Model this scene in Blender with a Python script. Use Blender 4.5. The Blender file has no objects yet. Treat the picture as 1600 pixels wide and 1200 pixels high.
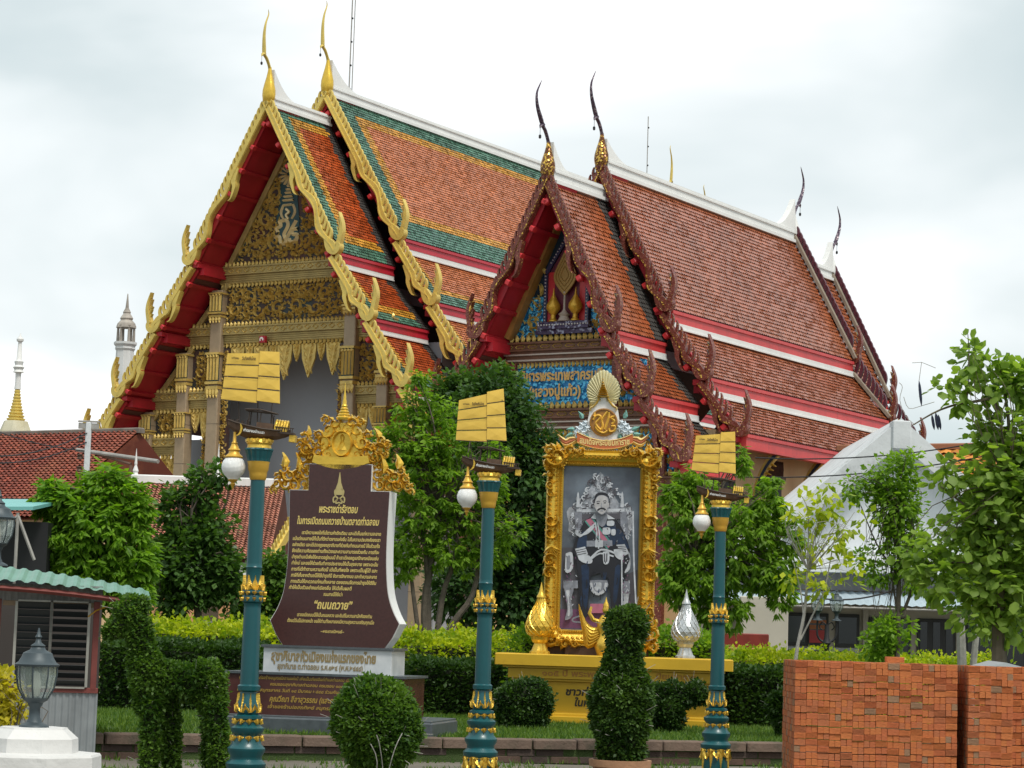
import bpy, math, random
import numpy as np
from mathutils import Vector, Matrix
rnd = random.Random(7)
nrs = np.random.RandomState(11)
PI = math.pi
SC = bpy.context.scene
COL = SC.collection

# ------------------------------------------------------------------ camera, sky, sun, exposure
FPX = 3650.0                       # focal length in pixels of a 1600 px wide picture
PITCH = math.atan(396 / FPX)
ROLL = math.radians(1.78)
EYE = 1.6
cam_d = bpy.data.cameras.new('camera')
cam_d.sensor_width = 36.0
cam_d.lens = 36.0 * FPX / 1600.0
cam_d.clip_start = 0.5
cam_d.clip_end = 3000.0
cam = bpy.data.objects.new('camera', cam_d)
COL.objects.link(cam)
cam.location = (0, 0, EYE)
cam.rotation_euler = (Matrix.Rotation(math.pi / 2 + PITCH, 3, 'X') @ Matrix.Rotation(ROLL, 3, 'Z')).to_euler()
SC.camera = cam
SC.view_settings.view_transform = 'Standard'
SC.view_settings.look = 'None'
SC.view_settings.gamma = 1.0
SC.view_settings.use_curve_mapping = False
SC.view_settings.exposure = 0.48

SUN_EL, SUN_AZ = math.radians(60), math.radians(148)      # azimuth clockwise from +Y
world = bpy.data.worlds.new('World')
SC.world = world
world.use_nodes = True
wn, wl = world.node_tree.nodes, world.node_tree.links
wn.clear()
w_out = wn.new('ShaderNodeOutputWorld')
w_bg = wn.new('ShaderNodeBackground'); w_bg.inputs['Strength'].default_value = 0.08
w_sky = wn.new('ShaderNodeTexSky'); w_sky.sky_type = 'NISHITA'; w_sky.sun_disc = False
w_sky.sun_elevation = SUN_EL; w_sky.sun_rotation = SUN_AZ; w_sky.dust_density = 3.0
wl.new(w_sky.outputs[0], w_bg.inputs['Color'])
w_tc = wn.new('ShaderNodeTexCoord')
w_map = wn.new('ShaderNodeMapping'); w_map.inputs['Scale'].default_value = (1.0, 1.0, 2.3)
w_map.inputs['Location'].default_value = (2.35, 0.9, 0.62)
wl.new(w_tc.outputs['Generated'], w_map.inputs['Vector'])
w_no = wn.new('ShaderNodeTexNoise'); w_no.inputs['Scale'].default_value = 3.1
w_no.inputs['Detail'].default_value = 5.0; w_no.inputs['Roughness'].default_value = 0.42
w_no.inputs['Distortion'].default_value = 0.35
wl.new(w_map.outputs[0], w_no.inputs['Vector'])
w_cr = wn.new('ShaderNodeValToRGB')
els = w_cr.color_ramp.elements
els[0].position = 0.40; els[0].color = (0.47, 0.56, 0.58, 1)
els[1].position = 0.66; els[1].color = (1.06, 1.06, 1.06, 1)
e = els.new(0.50); e.color = (0.60, 0.67, 0.68, 1)
e = els.new(0.58); e.color = (0.80, 0.84, 0.845, 1)
wl.new(w_no.outputs['Fac'], w_cr.inputs[0])
w_cl = wn.new('ShaderNodeBackground'); w_cl.inputs['Strength'].default_value = 0.93
wl.new(w_cr.outputs[0], w_cl.inputs['Color'])
w_mx = wn.new('ShaderNodeMixShader'); w_mx.inputs[0].default_value = 0.90
wl.new(w_bg.outputs[0], w_mx.inputs[1]); wl.new(w_cl.outputs[0], w_mx.inputs[2])
wl.new(w_mx.outputs[0], w_out.inputs['Surface'])

sun_d = bpy.data.lights.new('sun', 'SUN')
sun_d.energy = 2.0; sun_d.angle = math.radians(14); sun_d.color = (1.0, 0.96, 0.88)
sun = bpy.data.objects.new('sun', sun_d); COL.objects.link(sun)
sdir = Vector((math.sin(SUN_AZ) * math.cos(SUN_EL), math.cos(SUN_AZ) * math.cos(SUN_EL), math.sin(SUN_EL)))
sun.rotation_euler = sdir.to_track_quat('Z', 'Y').to_euler()

# ------------------------------------------------------------------ helpers
def ray(px, py):
    u, v = px - 800.0, 600.0 - py
    c, s = math.cos(ROLL), math.sin(ROLL)
    a, b = u * c - v * s, u * s + v * c
    return Vector((a, FPX * math.cos(PITCH) - b * math.sin(PITCH), FPX * math.sin(PITCH) + b * math.cos(PITCH)))
def P(px, py, Y):
    """world point at distance Y seen in that direction"""
    r = ray(px, py)
    return Vector((0, 0, EYE)) + r * (Y / r.y)
def PXM(Y): return FPX / Y            # pixels per metre at distance Y

def spl(pts, n=4):
    """catmull-rom through tuples"""
    out = []
    L = len(pts)
    for i in range(L - 1):
        p0, p1, p2, p3 = pts[max(i - 1, 0)], pts[i], pts[i + 1], pts[min(i + 2, L - 1)]
        for k in range(n):
            t = k / n
            out.append(tuple(0.5 * ((2 * b) + (c - a) * t + (2 * a - 5 * b + 4 * c - d) * t * t + (3 * b - a - 3 * c + d) * t ** 3)
                             for a, b, c, d in zip(p0, p1, p2, p3)))
    out.append(tuple(pts[-1]))
    return out

class MB:
    def __init__(s, M=None):
        s.v, s.f, s.m, s.M = [], [], [], M
    def add(s, vs, fs, mat=0):
        o = len(s.v)
        if s.M is not None:
            vs = [tuple(s.M @ Vector(v)) for v in vs]
        s.v += [tuple(v) for v in vs]
        s.f += [tuple(i + o for i in f) for f in fs]
        s.m += [mat] * len(fs)
        return s
    def box(s, x0, x1, y0, y1, z0, z1, mat=0):
        vs = [(x0, y0, z0), (x1, y0, z0), (x1, y1, z0), (x0, y1, z0), (x0, y0, z1), (x1, y0, z1), (x1, y1, z1), (x0, y1, z1)]
        return s.add(vs, [(0, 3, 2, 1), (4, 5, 6, 7), (0, 1, 5, 4), (1, 2, 6, 5), (2, 3, 7, 6), (3, 0, 4, 7)], mat)
    def bbox(s, x0, x1, y0, y1, z0, z1, b=0.01, mat=0):
        """box with chamfered vertical and top edges"""
        pts = [(x0 + b, y0), (x1 - b, y0), (x1, y0 + b), (x1, y1 - b), (x1 - b, y1), (x0 + b, y1), (x0, y1 - b), (x0, y0 + b)]
        cx, cy = (x0 + x1) / 2, (y0 + y1) / 2
        def ins(p): return (p[0] + (b if p[0] < cx else -b), p[1] + (b if p[1] < cy else -b))
        vs = [(p[0], p[1], z0) for p in pts] + [(p[0], p[1], z1 - b) for p in pts] + [(*ins(p), z1) for p in pts]
        fs = [tuple(range(7, -1, -1)), tuple(range(16, 24))]
        for k in range(2):
            for i in range(8):
                j = (i + 1) % 8
                fs.append((k * 8 + i, k * 8 + j, k * 8 + 8 + j, k * 8 + 8 + i))
        return s.add(vs, fs, mat)
    def prism(s, poly, y0, y1, mat=0, side=None):
        """polygon in xz pushed from y0 (front) to y1"""
        n = len(poly)
        vs = [(x, y0, z) for x, z in poly] + [(x, y1, z) for x, z in poly]
        s.add(vs, [tuple(range(n)), tuple(range(2 * n - 1, n - 1, -1))], mat)
        s.add(vs, [(i, i + n, (i + 1) % n + n, (i + 1) % n) for i in range(n)], mat if side is None else side)
        return s
    def ribbon(s, pts, yf, yb, mat=0, ridge=False, closed_back=True):
        """strip along (x, z, halfwidth) points in the xz plane, front at yf, back at yb"""
        n = len(pts); L, R = [], []
        for i in range(n):
            a, b = pts[max(i - 1, 0)], pts[min(i + 1, n - 1)]
            dx, dz = b[0] - a[0], b[1] - a[1]
            l = math.hypot(dx, dz) or 1e-6
            nx, nz = -dz / l, dx / l
            x, z, h = pts[i]
            L.append((x + nx * h, z + nz * h)); R.append((x - nx * h, z - nz * h))
        vs, fs = [], []
        if ridge:
            for i in range(n):
                vs += [(L[i][0], yb, L[i][1]), (pts[i][0], yf, pts[i][1]), (R[i][0], yb, R[i][1])]
            for i in range(n - 1):
                a, b = 3 * i, 3 * i + 3
                fs += [(a, b, b + 1, a + 1), (a + 1, b + 1, b + 2, a + 2)]
        else:
            for i in range(n):
                vs += [(L[i][0], yb, L[i][1]), (L[i][0], yf, L[i][1]), (R[i][0], yf, R[i][1]), (R[i][0], yb, R[i][1])]
            for i in range(n - 1):
                a, b = 4 * i, 4 * i + 4
                fs += [(a, b, b + 1, a + 1), (a + 1, b + 1, b + 2, a + 2), (a + 2, b + 2, b + 3, a + 3)]
                if closed_back: fs.append((a + 3, b + 3, b, a))
            fs += [(0, 1, 2, 3), (4 * n - 1, 4 * n - 2, 4 * n - 3, 4 * n - 4)]
        return s.add(vs, fs, mat)
    def lathe(s, prof, c=(0, 0, 0), n=16, mat=0, sx=1.0, sy=1.0, rib=0.0, ribn=0):
        vs, fs = [], []
        for r, z in prof:
            for k in range(n):
                a = 2 * PI * k / n
                rr = r * (1 + (rib * math.cos(ribn * a) if ribn else 0))
                vs.append((c[0] + rr * math.cos(a) * sx, c[1] + rr * math.sin(a) * sy, c[2] + z))
        for i in range(len(prof) - 1):
            for k in range(n):
                k2 = (k + 1) % n
                fs.append((i * n + k, i * n + k2, (i + 1) * n + k2, (i + 1) * n + k))
        if prof[0][0] > 1e-4: fs.append(tuple(range(n - 1, -1, -1)))
        if prof[-1][0] > 1e-4: fs.append(tuple((len(prof) - 1) * n + k for k in range(n)))
        return s.add(vs, fs, mat)
    def tube(s, path, rad, n=6, mat=0, flat=1.0):
        """path of 3d points, rad number or list"""
        m = len(path)
        if not hasattr(rad, '__len__'): rad = [rad] * m
        path = [Vector(p) for p in path]
        up = None; vs, fs = [], []
        for i in range(m):
            t = (path[min(i + 1, m - 1)] - path[max(i - 1, 0)])
            t = t.normalized() if t.length > 1e-9 else Vector((0, 0, 1))
            if up is None:
                up = Vector((0, 0, 1)) if abs(t.z) < 0.9 else Vector((1, 0, 0))
            sd = t.cross(up); sd = sd.normalized() if sd.length > 1e-6 else Vector((1, 0, 0))
            up = sd.cross(t).normalized()
            for k in range(n):
                a = 2 * PI * k / n
                vs.append(tuple(path[i] + sd * (math.cos(a) * rad[i] * flat) + up * (math.sin(a) * rad[i])))
        for i in range(m - 1):
            for k in range(n):
                k2 = (k + 1) % n
                fs.append((i * n + k, i * n + k2, (i + 1) * n + k2, (i + 1) * n + k))
        fs += [tuple(range(n - 1, -1, -1)), tuple((m - 1) * n + k for k in range(n))]
        return s.add(vs, fs, mat)
    def ball(s, c, r, n=8, mat=0, sz=1.0):
        h = max(3, n // 2)
        return s.lathe([(max(1e-5, r * math.sin(PI * i / h)), -r * sz * math.cos(PI * i / h)) for i in range(h + 1)], c, n, mat)
    def mesh(s, name, mats, smooth=False):
        me = bpy.data.meshes.new(name)
        me.from_pydata(s.v, [], s.f)
        for m in (mats if isinstance(mats, (list, tuple)) else [mats]): me.materials.append(m)
        if any(s.m): me.polygons.foreach_set('material_index', s.m)
        if smooth:
            me.polygons.foreach_set('use_smooth', [True] * len(me.polygons))
            try: me.set_sharp_from_angle(angle=math.radians(40))
            except Exception: pass
        me.update()
        return me
    def build(s, name, mats, parent=None, smooth=False, **kw):
        o = bpy.data.objects.new(name, s.mesh(name, mats, smooth))
        COL.objects.link(o); o.parent = parent
        for k, v in kw.items(): o[k] = v
        return o

def thing(name, label, cat, loc=(0, 0, 0), rz=0.0, group=None):
    o = bpy.data.objects.new(name, None); COL.objects.link(o)
    o.location = loc; o.rotation_euler = (0, 0, rz); o.empty_display_size = 0.2
    o['label'] = label; o['category'] = cat
    if group: o['group'] = group
    return o
def tag(o, label, cat, group=None):
    o['label'] = label; o['category'] = cat
    if group: o['group'] = group
    return o
def child(name, me, parent, loc=(0, 0, 0), rot=(0, 0, 0), sc=(1, 1, 1)):
    o = bpy.data.objects.new(name, me); COL.objects.link(o)
    o.parent = parent; o.location = loc; o.rotation_euler = rot; o.scale = sc
    return o
def copy_tree(o, parent=None):
    c = o.copy(); COL.objects.link(c); c.parent = parent
    for ch in list(o.children): copy_tree(ch, c)
    return c

# ------------------------------------------------------------------ materials
def mat(name, col, rough=0.6, metal=0.0, var=0.0, scale=4.0, bump=0.0, bscale=30.0, col2=None, tint=0.0, spec=0.5,
        streak=0.0, sparkle=None, dirt=None, coat=0.0):
    m = bpy.data.materials.new(name); m.use_nodes = True
    nt = m.node_tree; N, Lk = nt.nodes, nt.links
    b = N['Principled BSDF']
    b.inputs['Roughness'].default_value = rough; b.inputs['Metallic'].default_value = metal
    b.inputs['Specular IOR Level'].default_value = spec
    if coat: b.inputs['Coat Weight'].default_value = coat; b.inputs['Coat Roughness'].default_value = 0.15
    tc = N.new('ShaderNodeTexCoord')
    rgb = N.new('ShaderNodeRGB'); rgb.outputs[0].default_value = (*col, 1)
    cur = rgb.outputs[0]
    def mix(a, bcol, fac, mode='MIX'):
        x = N.new('ShaderNodeMix'); x.data_type = 'RGBA'; x.blend_type = mode
        Lk.new(a, x.inputs[6])
        if isinstance(bcol, tuple): x.inputs[7].default_value = (*bcol, 1)
        else: Lk.new(bcol, x.inputs[7])
        if isinstance(fac, float): x.inputs[0].default_value = fac
        else: Lk.new(fac, x.inputs[0])
        return x.outputs[2]
    def noise(sc, det=4.0, vec=None, ro=0.55):
        n = N.new('ShaderNodeTexNoise'); n.inputs['Scale'].default_value = sc; n.inputs['Detail'].default_value = det
        n.inputs['Roughness'].default_value = ro
        Lk.new(vec or tc.outputs['Object'], n.inputs['Vector']); return n.outputs['Fac']
    def rng(sock, a, bb, c=0.0, d=1.0):
        r = N.new('ShaderNodeMapRange'); Lk.new(sock, r.inputs[0])
        r.inputs[1].default_value = a; r.inputs[2].default_value = bb; r.inputs[3].default_value = c; r.inputs[4].default_value = d
        return r.outputs[0]
    if var or col2:
        c2 = col2 or tuple(max(0, c * (1 - var)) for c in col)
        cur = mix(cur, c2, rng(noise(scale), 0.35, 0.68))
    if tint:
        at = N.new('ShaderNodeAttribute'); at.attribute_name = 'tint'
        v = rng(at.outputs['Fac'], 0.0, 1.0, 1.0 - tint, 1.0 + tint)
        h = N.new('ShaderNodeVectorMath'); h.operation = 'SCALE'
        Lk.new(cur, h.inputs[0]); Lk.new(v, h.inputs['Scale']); cur = h.outputs[0]
    if streak:
        mp = N.new('ShaderNodeMapping'); mp.inputs['Scale'].default_value = (6, 6, 0.5)
        Lk.new(tc.outputs['Object'], mp.inputs['Vector'])
        cur = mix(cur, tuple(c * 0.35 for c in col), rng(noise(1.6, 5.0, mp.outputs[0]), 0.5, 0.8, 0.0, streak))
    if dirt:
        cur = mix(cur, dirt[0], rng(noise(dirt[1], 6.0, ro=0.7), dirt[2], dirt[2] + 0.2, 0.0, dirt[3]))
    if sparkle:
        vo = N.new('ShaderNodeTexVoronoi'); vo.inputs['Scale'].default_value = sparkle[1]
        Lk.new(tc.outputs['Object'], vo.inputs['Vector'])
        sp = N.new('ShaderNodeSeparateColor'); Lk.new(vo.outputs['Color'], sp.inputs[0])
        fac = rng(sp.outputs[0], sparkle[2] - 0.02, sparkle[2])
        cur = mix(cur, sparkle[0], fac)
        nm = N.new('ShaderNodeVectorMath'); nm.operation = 'SUBTRACT'
        Lk.new(vo.outputs['Color'], nm.inputs[0]); nm.inputs[1].default_value = (0.5, 0.5, 0.5)
        sc_ = N.new('ShaderNodeVectorMath'); sc_.operation = 'SCALE'; sc_.inputs['Scale'].default_value = 0.5
        Lk.new(nm.outputs[0], sc_.inputs[0])
        ge = N.new('ShaderNodeNewGeometry'); ad = N.new('ShaderNodeVectorMath'); ad.operation = 'ADD'
        Lk.new(ge.outputs['Normal'], ad.inputs[0]); Lk.new(sc_.outputs[0], ad.inputs[1])
        no = N.new('ShaderNodeVectorMath'); no.operation = 'NORMALIZE'; Lk.new(ad.outputs[0], no.inputs[0])
        Lk.new(no.outputs[0], b.inputs['Normal'])
    Lk.new(cur, b.inputs['Base Color'])
    if bump and not sparkle:
        bp = N.new('ShaderNodeBump'); bp.inputs['Strength'].default_value = bump; bp.inputs['Distance'].default_value = 0.02
        Lk.new(noise(bscale, 6.0), bp.inputs['Height']); Lk.new(bp.outputs[0], b.inputs['Normal'])
    return m

def leafmat(name, col, col2, trans=0.35, rough=0.5, tint=0.45, spec=0.35):
    m = bpy.data.materials.new(name); m.use_nodes = True
    nt = m.node_tree; N, Lk = nt.nodes, nt.links
    b = N['Principled BSDF']; b.inputs['Roughness'].default_value = rough
    b.inputs['Specular IOR Level'].default_value = spec
    at = N.new('ShaderNodeAttribute'); at.attribute_name = 'tint'
    x = N.new('ShaderNodeMix'); x.data_type = 'RGBA'
    x.inputs[6].default_value = (*col, 1); x.inputs[7].default_value = (*col2, 1)
    Lk.new(at.outputs['Fac'], x.inputs[0])
    Lk.new(x.outputs[2], b.inputs['Base Color'])
    tr = N.new('ShaderNodeBsdfTranslucent')
    mu = N.new('ShaderNodeMix'); mu.data_type = 'RGBA'; mu.blend_type = 'MULTIPLY'; mu.inputs[0].default_value = 1.0
    Lk.new(x.outputs[2], mu.inputs[6]); mu.inputs[7].default_value = (1.5, 1.6, 0.6, 1)
    Lk.new(mu.outputs[2], tr.inputs['Color'])
    ms = N.new('ShaderNodeMixShader'); ms.inputs[0].default_value = trans
    Lk.new(b.outputs[0], ms.inputs[1]); Lk.new(tr.outputs[0], ms.inputs[2])
    Lk.new(ms.outputs[0], N['Material Output'].inputs['Surface'])
    return m

M = {}
M['gold_trim'] = mat('pale_gold_paint', (0.74, 0.55, 0.13), 0.38, 0.15, 0.2, 3.0, 0.3, 20, dirt=((0.30, 0.24, 0.10), 1.5, 0.62, 0.5))
M['gold_carve'] = mat('old_gold_carving', (0.74, 0.52, 0.14), 0.42, 0.2, 0.25, 5.0, 0.3, 40)
M['gold_beam'] = mat('gold_beam', (0.50, 0.37, 0.13), 0.45, 0.2, 0.3, 2.0, 0.6, 60)
M['carve_ground'] = mat('dark_red_ground', (0.085, 0.032, 0.022), 0.7, 0, 0, 1.2, col2=(0.03, 0.05, 0.055))
M['teal_ground'] = mat('teal_ground', (0.02, 0.07, 0.08), 0.5, 0, 0.3, 3)
M['granite_col'] = mat('tan_granite', (0.40, 0.30, 0.19), 0.5, 0, 0.12, 8, 0.2, 60)
M['porch_grey'] = mat('grey_plaster', (0.36, 0.37, 0.40), 0.8, 0, 0.08, 0.6)
M['red_paint'] = mat('red_paint', (0.42, 0.014, 0.026), 0.45, 0, 0.2, 1.5, dirt=((0.09, 0.01, 0.012), 1.2, 0.62, 0.5))
M['red_bright'] = mat('bright_red_paint', (0.58, 0.030, 0.035), 0.4, 0, 0.15, 2.0)
M['red_fascia'] = mat('red_fascia', (0.52, 0.024, 0.045), 0.42, 0, 0.2, 1.0, streak=0.35)
M['red_salmon'] = mat('faded_red_fascia', (0.60, 0.055, 0.055), 0.45, 0, 0.2, 1.0, streak=0.4)
M['white_plaster'] = mat('white_plaster', (0.74, 0.74, 0.72), 0.6, 0, 0.08, 1.0, 0.1, 10, streak=0.16)
M['t_green'] = mat('green_glazed_tile', (0.085, 0.195, 0.135), 0.28, 0, 0.25, 1.2, tint=0.5, dirt=((0.03, 0.04, 0.03), 0.8, 0.6, 0.6))
M['t_yellow'] = mat('yellow_glazed_tile', (0.60, 0.28, 0.035), 0.33, 0, 0.25, 2.0, tint=0.45)
M['t_orange'] = mat('orange_glazed_tile', (0.43, 0.075, 0.018), 0.30, 0, 0.3, 1.2, tint=0.45)
M['t_salmon'] = mat('salmon_glazed_tile', (0.56, 0.170, 0.060), 0.36, 0, 0.2, 1.4, tint=0.22, coat=.2, dirt=((0.30, 0.11, 0.06), 0.8, .56, .5))
M['t_redbrown'] = mat('red_brown_glazed_tile', (0.37, 0.100, 0.036), 0.29, 0, 0.25, 0.8, tint=0.20, dirt=((0.42, 0.095, 0.028), 0.35, 0.5, 0.6), coat=.4)
M['mold_shade'] = mat('roof_mould_shade', (0.05, 0.045, 0.04), 0.7, 0, 0.4, 2.0, tint=0.4)  # blackened tiles: mould and the shade below the next gable in one colour
M['slab'] = mat('roof_underlay', (0.10, 0.03, 0.02), 0.8)
M['brown_mosaic'] = mat('brown_mosaic', (0.17, 0.042, 0.028), 0.35, 0.1, sparkle=((0.50, 0.30, 0.10), 34, 0.965))
M['gold_mosaic'] = mat('gold_mosaic', (0.16, 0.06, 0.02), 0.25, 0.5, sparkle=((0.70, 0.44, 0.08), 22, 0.72))
M['blue_mosaic'] = mat('blue_mosaic', (0.006, 0.15, 0.36), 0.2, 0.3, sparkle=((0.10, 0.48, 0.74), 18, 0.66))
M['purple_horn'] = mat('dark_mosaic_horn', (0.085, 0.055, 0.085), 0.35, 0.3, sparkle=((0.30, 0.24, 0.26), 24, 0.8))
M['gold_bright'] = mat('bright_gold_paint', (0.80, 0.52, 0.07), 0.30, 0.55, 0.15, 6.0, 0.2, 30)
M['gold_deep'] = mat('deep_gold_paint', (0.70, 0.40, 0.04), 0.35, 0.4, 0.2, 5.0)
M['cream'] = mat('cream_wall', (0.72, 0.52, 0.30), 0.8, 0, 0.1, 0.7, streak=0.15)
M['dark'] = mat('dark_interior', (0.012, 0.012, 0.014), 0.6)
M['dark_wood'] = mat('dark_wood', (0.09, 0.045, 0.025), 0.6, 0, 0.4, 6)
# ------------------------------------------------------------------ shared temple pieces
YAW = math.atan(2300 / math.hypot(FPX, 396))
def fin_mesh(h, w, d, mats, gap=False):
    mb = MB()
    pts = spl([(-w * .3, -0.05, w * .5), (w * .25, h * .22, w * .55), (w * .55, h * .5, w * .5), (w * .45, h * .8, w * .28), (w * .1, h, 0.004)], 3)
    mb.ribbon(pts, -d / 2, d / 2, 0)
    return mb.mesh('leaf_fin', mats)

def tile_roof(name, parent, s, ya, yb, p0, p1, size, mats, zone, kind_mold_shade=None, jit=1.0):
    """sloping field of single glazed tiles; s=+1 right slope, -1 left slope"""
    (x0, z0), (x1, z1) = p0, p1
    Ls = math.hypot(x1 - x0, z1 - z0); dx, dz = (x1 - x0) / Ls, (z1 - z0) / Ls
    nx, nz = -dz, dx                                   # outward normal (right slope)
    rows, cols = max(1, int(Ls / size)), max(1, int((yb - ya) / size))
    R, C = np.meshgrid(np.arange(rows), np.arange(cols), indexing='ij')
    R, C = R.ravel(), C.ravel(); n = len(R)
    sv = (yb - ya) / cols; sh = Ls / rows
    a0 = R * sh - 0.02 * (R > 0); a1 = (R + 1) * sh + 0.012
    off = (R % 2) * 0.5 * sv
    b0 = ya + C * sv + off; b1 = b0 + sv * 0.95
    b1 = np.minimum(b1, yb); b0 = np.minimum(b0, yb - 0.01)
    lift = 0.028 + nrs.rand(n) * 0.012 * jit
    tw = (nrs.rand(n) - .5) * 0.014 * jit
    def pt(a, b, h): return np.stack([s * (x0 + dx * a + nx * h), b, z0 + dz * a + nz * h], 1)
    # pointed lower edge
    bm = (b0 + b1) / 2
    V = np.stack([pt(a0, b0, 0 * a0 + .004), pt(a0, b1, 0 * a0 + .004), pt(a1 - sh * .28, b1, lift + tw), pt(a1, bm, lift), pt(a1 - sh * .28, b0, lift - tw)], 1)
    V = V.reshape(-1, 3)
    order = [0, 1, 2, 3, 4] if s < 0 else [4, 3, 2, 1, 0]
    me = bpy.data.meshes.new(name)
    me.vertices.add(5 * n); me.vertices.foreach_set('co', V.ravel())
    idx = (np.arange(n)[:, None] * 5 + np.array(order)[None]).ravel()
    me.loops.add(5 * n); me.loops.foreach_set('vertex_index', idx.astype(np.int32))
    me.polygons.add(n); me.polygons.foreach_set('loop_start', np.arange(n) * 5); me.polygons.foreach_set('loop_total', np.full(n, 5))
    for m in mats: me.materials.append(m)
    am, bmid = (R + .5) * sh, C * sv
    mi = zone(am, bmid, Ls, yb - ya).astype(np.int32)
    me.polygons.foreach_set('material_index', mi)
    me.update(calc_edges=True)
    at = me.attributes.new('tint', 'FLOAT', 'FACE')
    low = np.sin(am * 2.3 + 3) * np.sin(bmid * .9 + 1) * .08
    at.data.foreach_set('value', np.clip(nrs.beta(2, 2, n) + low, 0, 1).astype(np.float32))
    o = bpy.data.objects.new(name, me); COL.objects.link(o); o.parent = parent; o['kind'] = 'stuff'
    return o

def slab(parent, s, ya, yb, p0, p1, t, m, name='roof_slab'):
    (x0, z0), (x1, z1) = p0, p1
    L = math.hypot(x1 - x0, z1 - z0); nx, nz = (z1 - z0) / L, -(x1 - x0) / L       # inward/down
    if nz > 0: nx, nz = -nx, -nz
    mb = MB()
    poly = [(s * x0, z0), (s * x1, z1), (s * (x1 + nx * t), z1 + nz * t), (s * (x0 + nx * t), z0 + nz * t)]
    if s < 0: poly = poly[::-1]
    mb.prism(poly, ya, yb)
    return mb.build(name, m, parent)

def barge_line(parent, s, y, tiers, st, sgn=-1, fins=True, hooks=True, boards=True, finmax=99, curls=True):
    """bargeboards of one gable side. tiers = [((x0,z0),(x1,z1)),...]; sgn=-1 the gable faces -y"""
    w, d = st['w'], st['d']
    yf, yb = (y - d, y) if sgn < 0 else (y, y + d)
    for ti, (p0, p1) in enumerate(tiers):
        L = math.hypot(p1[0] - p0[0], p1[1] - p0[1]); dx, dz = (p1[0] - p0[0]) / L, (p1[1] - p0[1]) / L
        nx, nz = -dz, dx                                    # outward
        def at(a, h): return (p0[0] + dx * a + nx * h, p0[1] + dz * a + nz * h)
        k0 = 0.47 if ti == 0 else 0.50                      # where the straight part ends
        if boards:
            mb = MB(Matrix.Diagonal((s, 1, 1, 1)) if s < 0 else None)
            pts = []
            na = int(L / 0.10)
            nw = 2 if ti == 0 else 1
            for i in range(na + 1):
                a = L * i / na; u = i / na
                off = 0.0
                if u > k0:
                    q = (u - k0) / (1 - k0)
                    off = -w * .62 * math.sin(q * PI * 2 * nw * 0.9) * min(1, q * 5)
                hw = w * (.5 + (.10 * math.sin(u * 40) if u > k0 else 0))
                if u < 0.04: hw *= 1.0
                x, z = at(a, -w * .5 + off)
                pts.append((x, z, hw))
            mb.ribbon(pts, yf, yb, 0)
            # raised inner moulding
            mb.ribbon([(x - nx * h * .6, z - nz * h * .6, h * .18) for x, z, h in pts], yf - .03 * (1 if sgn < 0 else 0), yb + (.03 if sgn > 0 else 0), 1)
            # curl hanging inward where the wave begins
            c = at(L * k0, -w * .85); sc_ = st['hs'] * .85
            curl = spl([(c[0] - dx * .55 * sc_, c[1] - dz * .55 * sc_, .12 * sc_), (c[0] - nx * .10, c[1] - nz * .10, .13 * sc_),
                        (c[0] + dx * .25 * sc_ - nx * .32 * sc_, c[1] + dz * .25 * sc_ - nz * .32 * sc_, .09 * sc_), (c[0] + dx * .75 * sc_ - nx * .44 * sc_, c[1] + dz * .75 * sc_ - nz * .44 * sc_, .035 * sc_),
                        (c[0] + dx * .95 * sc_ - nx * .36 * sc_, c[1] + dz * .95 * sc_ - nz * .36 * sc_, .008)], 4)
            if curls: mb.ribbon(curl, yf - .015, yb + .01, 0)
            mb.build('bargeboard', [st['board'], st['inner']], parent)
        if fins:
            cnt = int((L - .35) / st['sp'])
            for i in range(min(cnt, finmax)):
                a = .12 + st['sp'] * (i + .5); x, z = at(a, -.03 + st.get('fo', 0))
                child('leaf_fin', st['fin'], parent, (s * x, (yf + yb) / 2, z), (0, 0, 0), (s, 1, 1))
        if hooks and not (st.get('nohook_last') and ti == len(tiers) - 1):
            mb = MB(Matrix.Translation((s * p1[0], (yf + yb) / 2, p1[1])) @ Matrix.Diagonal((s * st['hs'], 1, st['hs'], 1)))
            dd = d * .62
            mb.ribbon(spl([(-.42, .50, .08), (-.36, .24, .09), (-.24, .05, .10), (-.04, -.03, .11), (.12, .05, .10), (.16, .22, .08), (.06, .32, .04)], 4), -dd, dd, 0)
            for k, (ox, hh, w0) in enumerate(((0, 1.0, .068), (-.075, .82, .050), (-.14, .62, .040))):
                mb.ribbon(spl([(.12 + ox, .14, w0), (.19 + ox, .48 * hh, w0 * 1.15), (.25 + ox * .7, .80 * hh, w0), (.22 + ox * .6, 1.10 * hh, w0 * .6), (.10 + ox * .5, 1.46 * hh, .005)], 4), -dd * (.8 - .1 * k), dd * (.8 - .1 * k), k % 2)
            for q in range(5):                               # barbs on the inner edge of the flame
                mb.ribbon([(.12 + q * .02, .50 + q * .16, .03), (.03 + q * .02, .62 + q * .16, .004)], -dd * .5, dd * .5, 0)
            mb.build('naga_finial', [st['board'], st['hook2']], parent)
        for o_, r_ in st.get('balls', []): pass
    return

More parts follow.
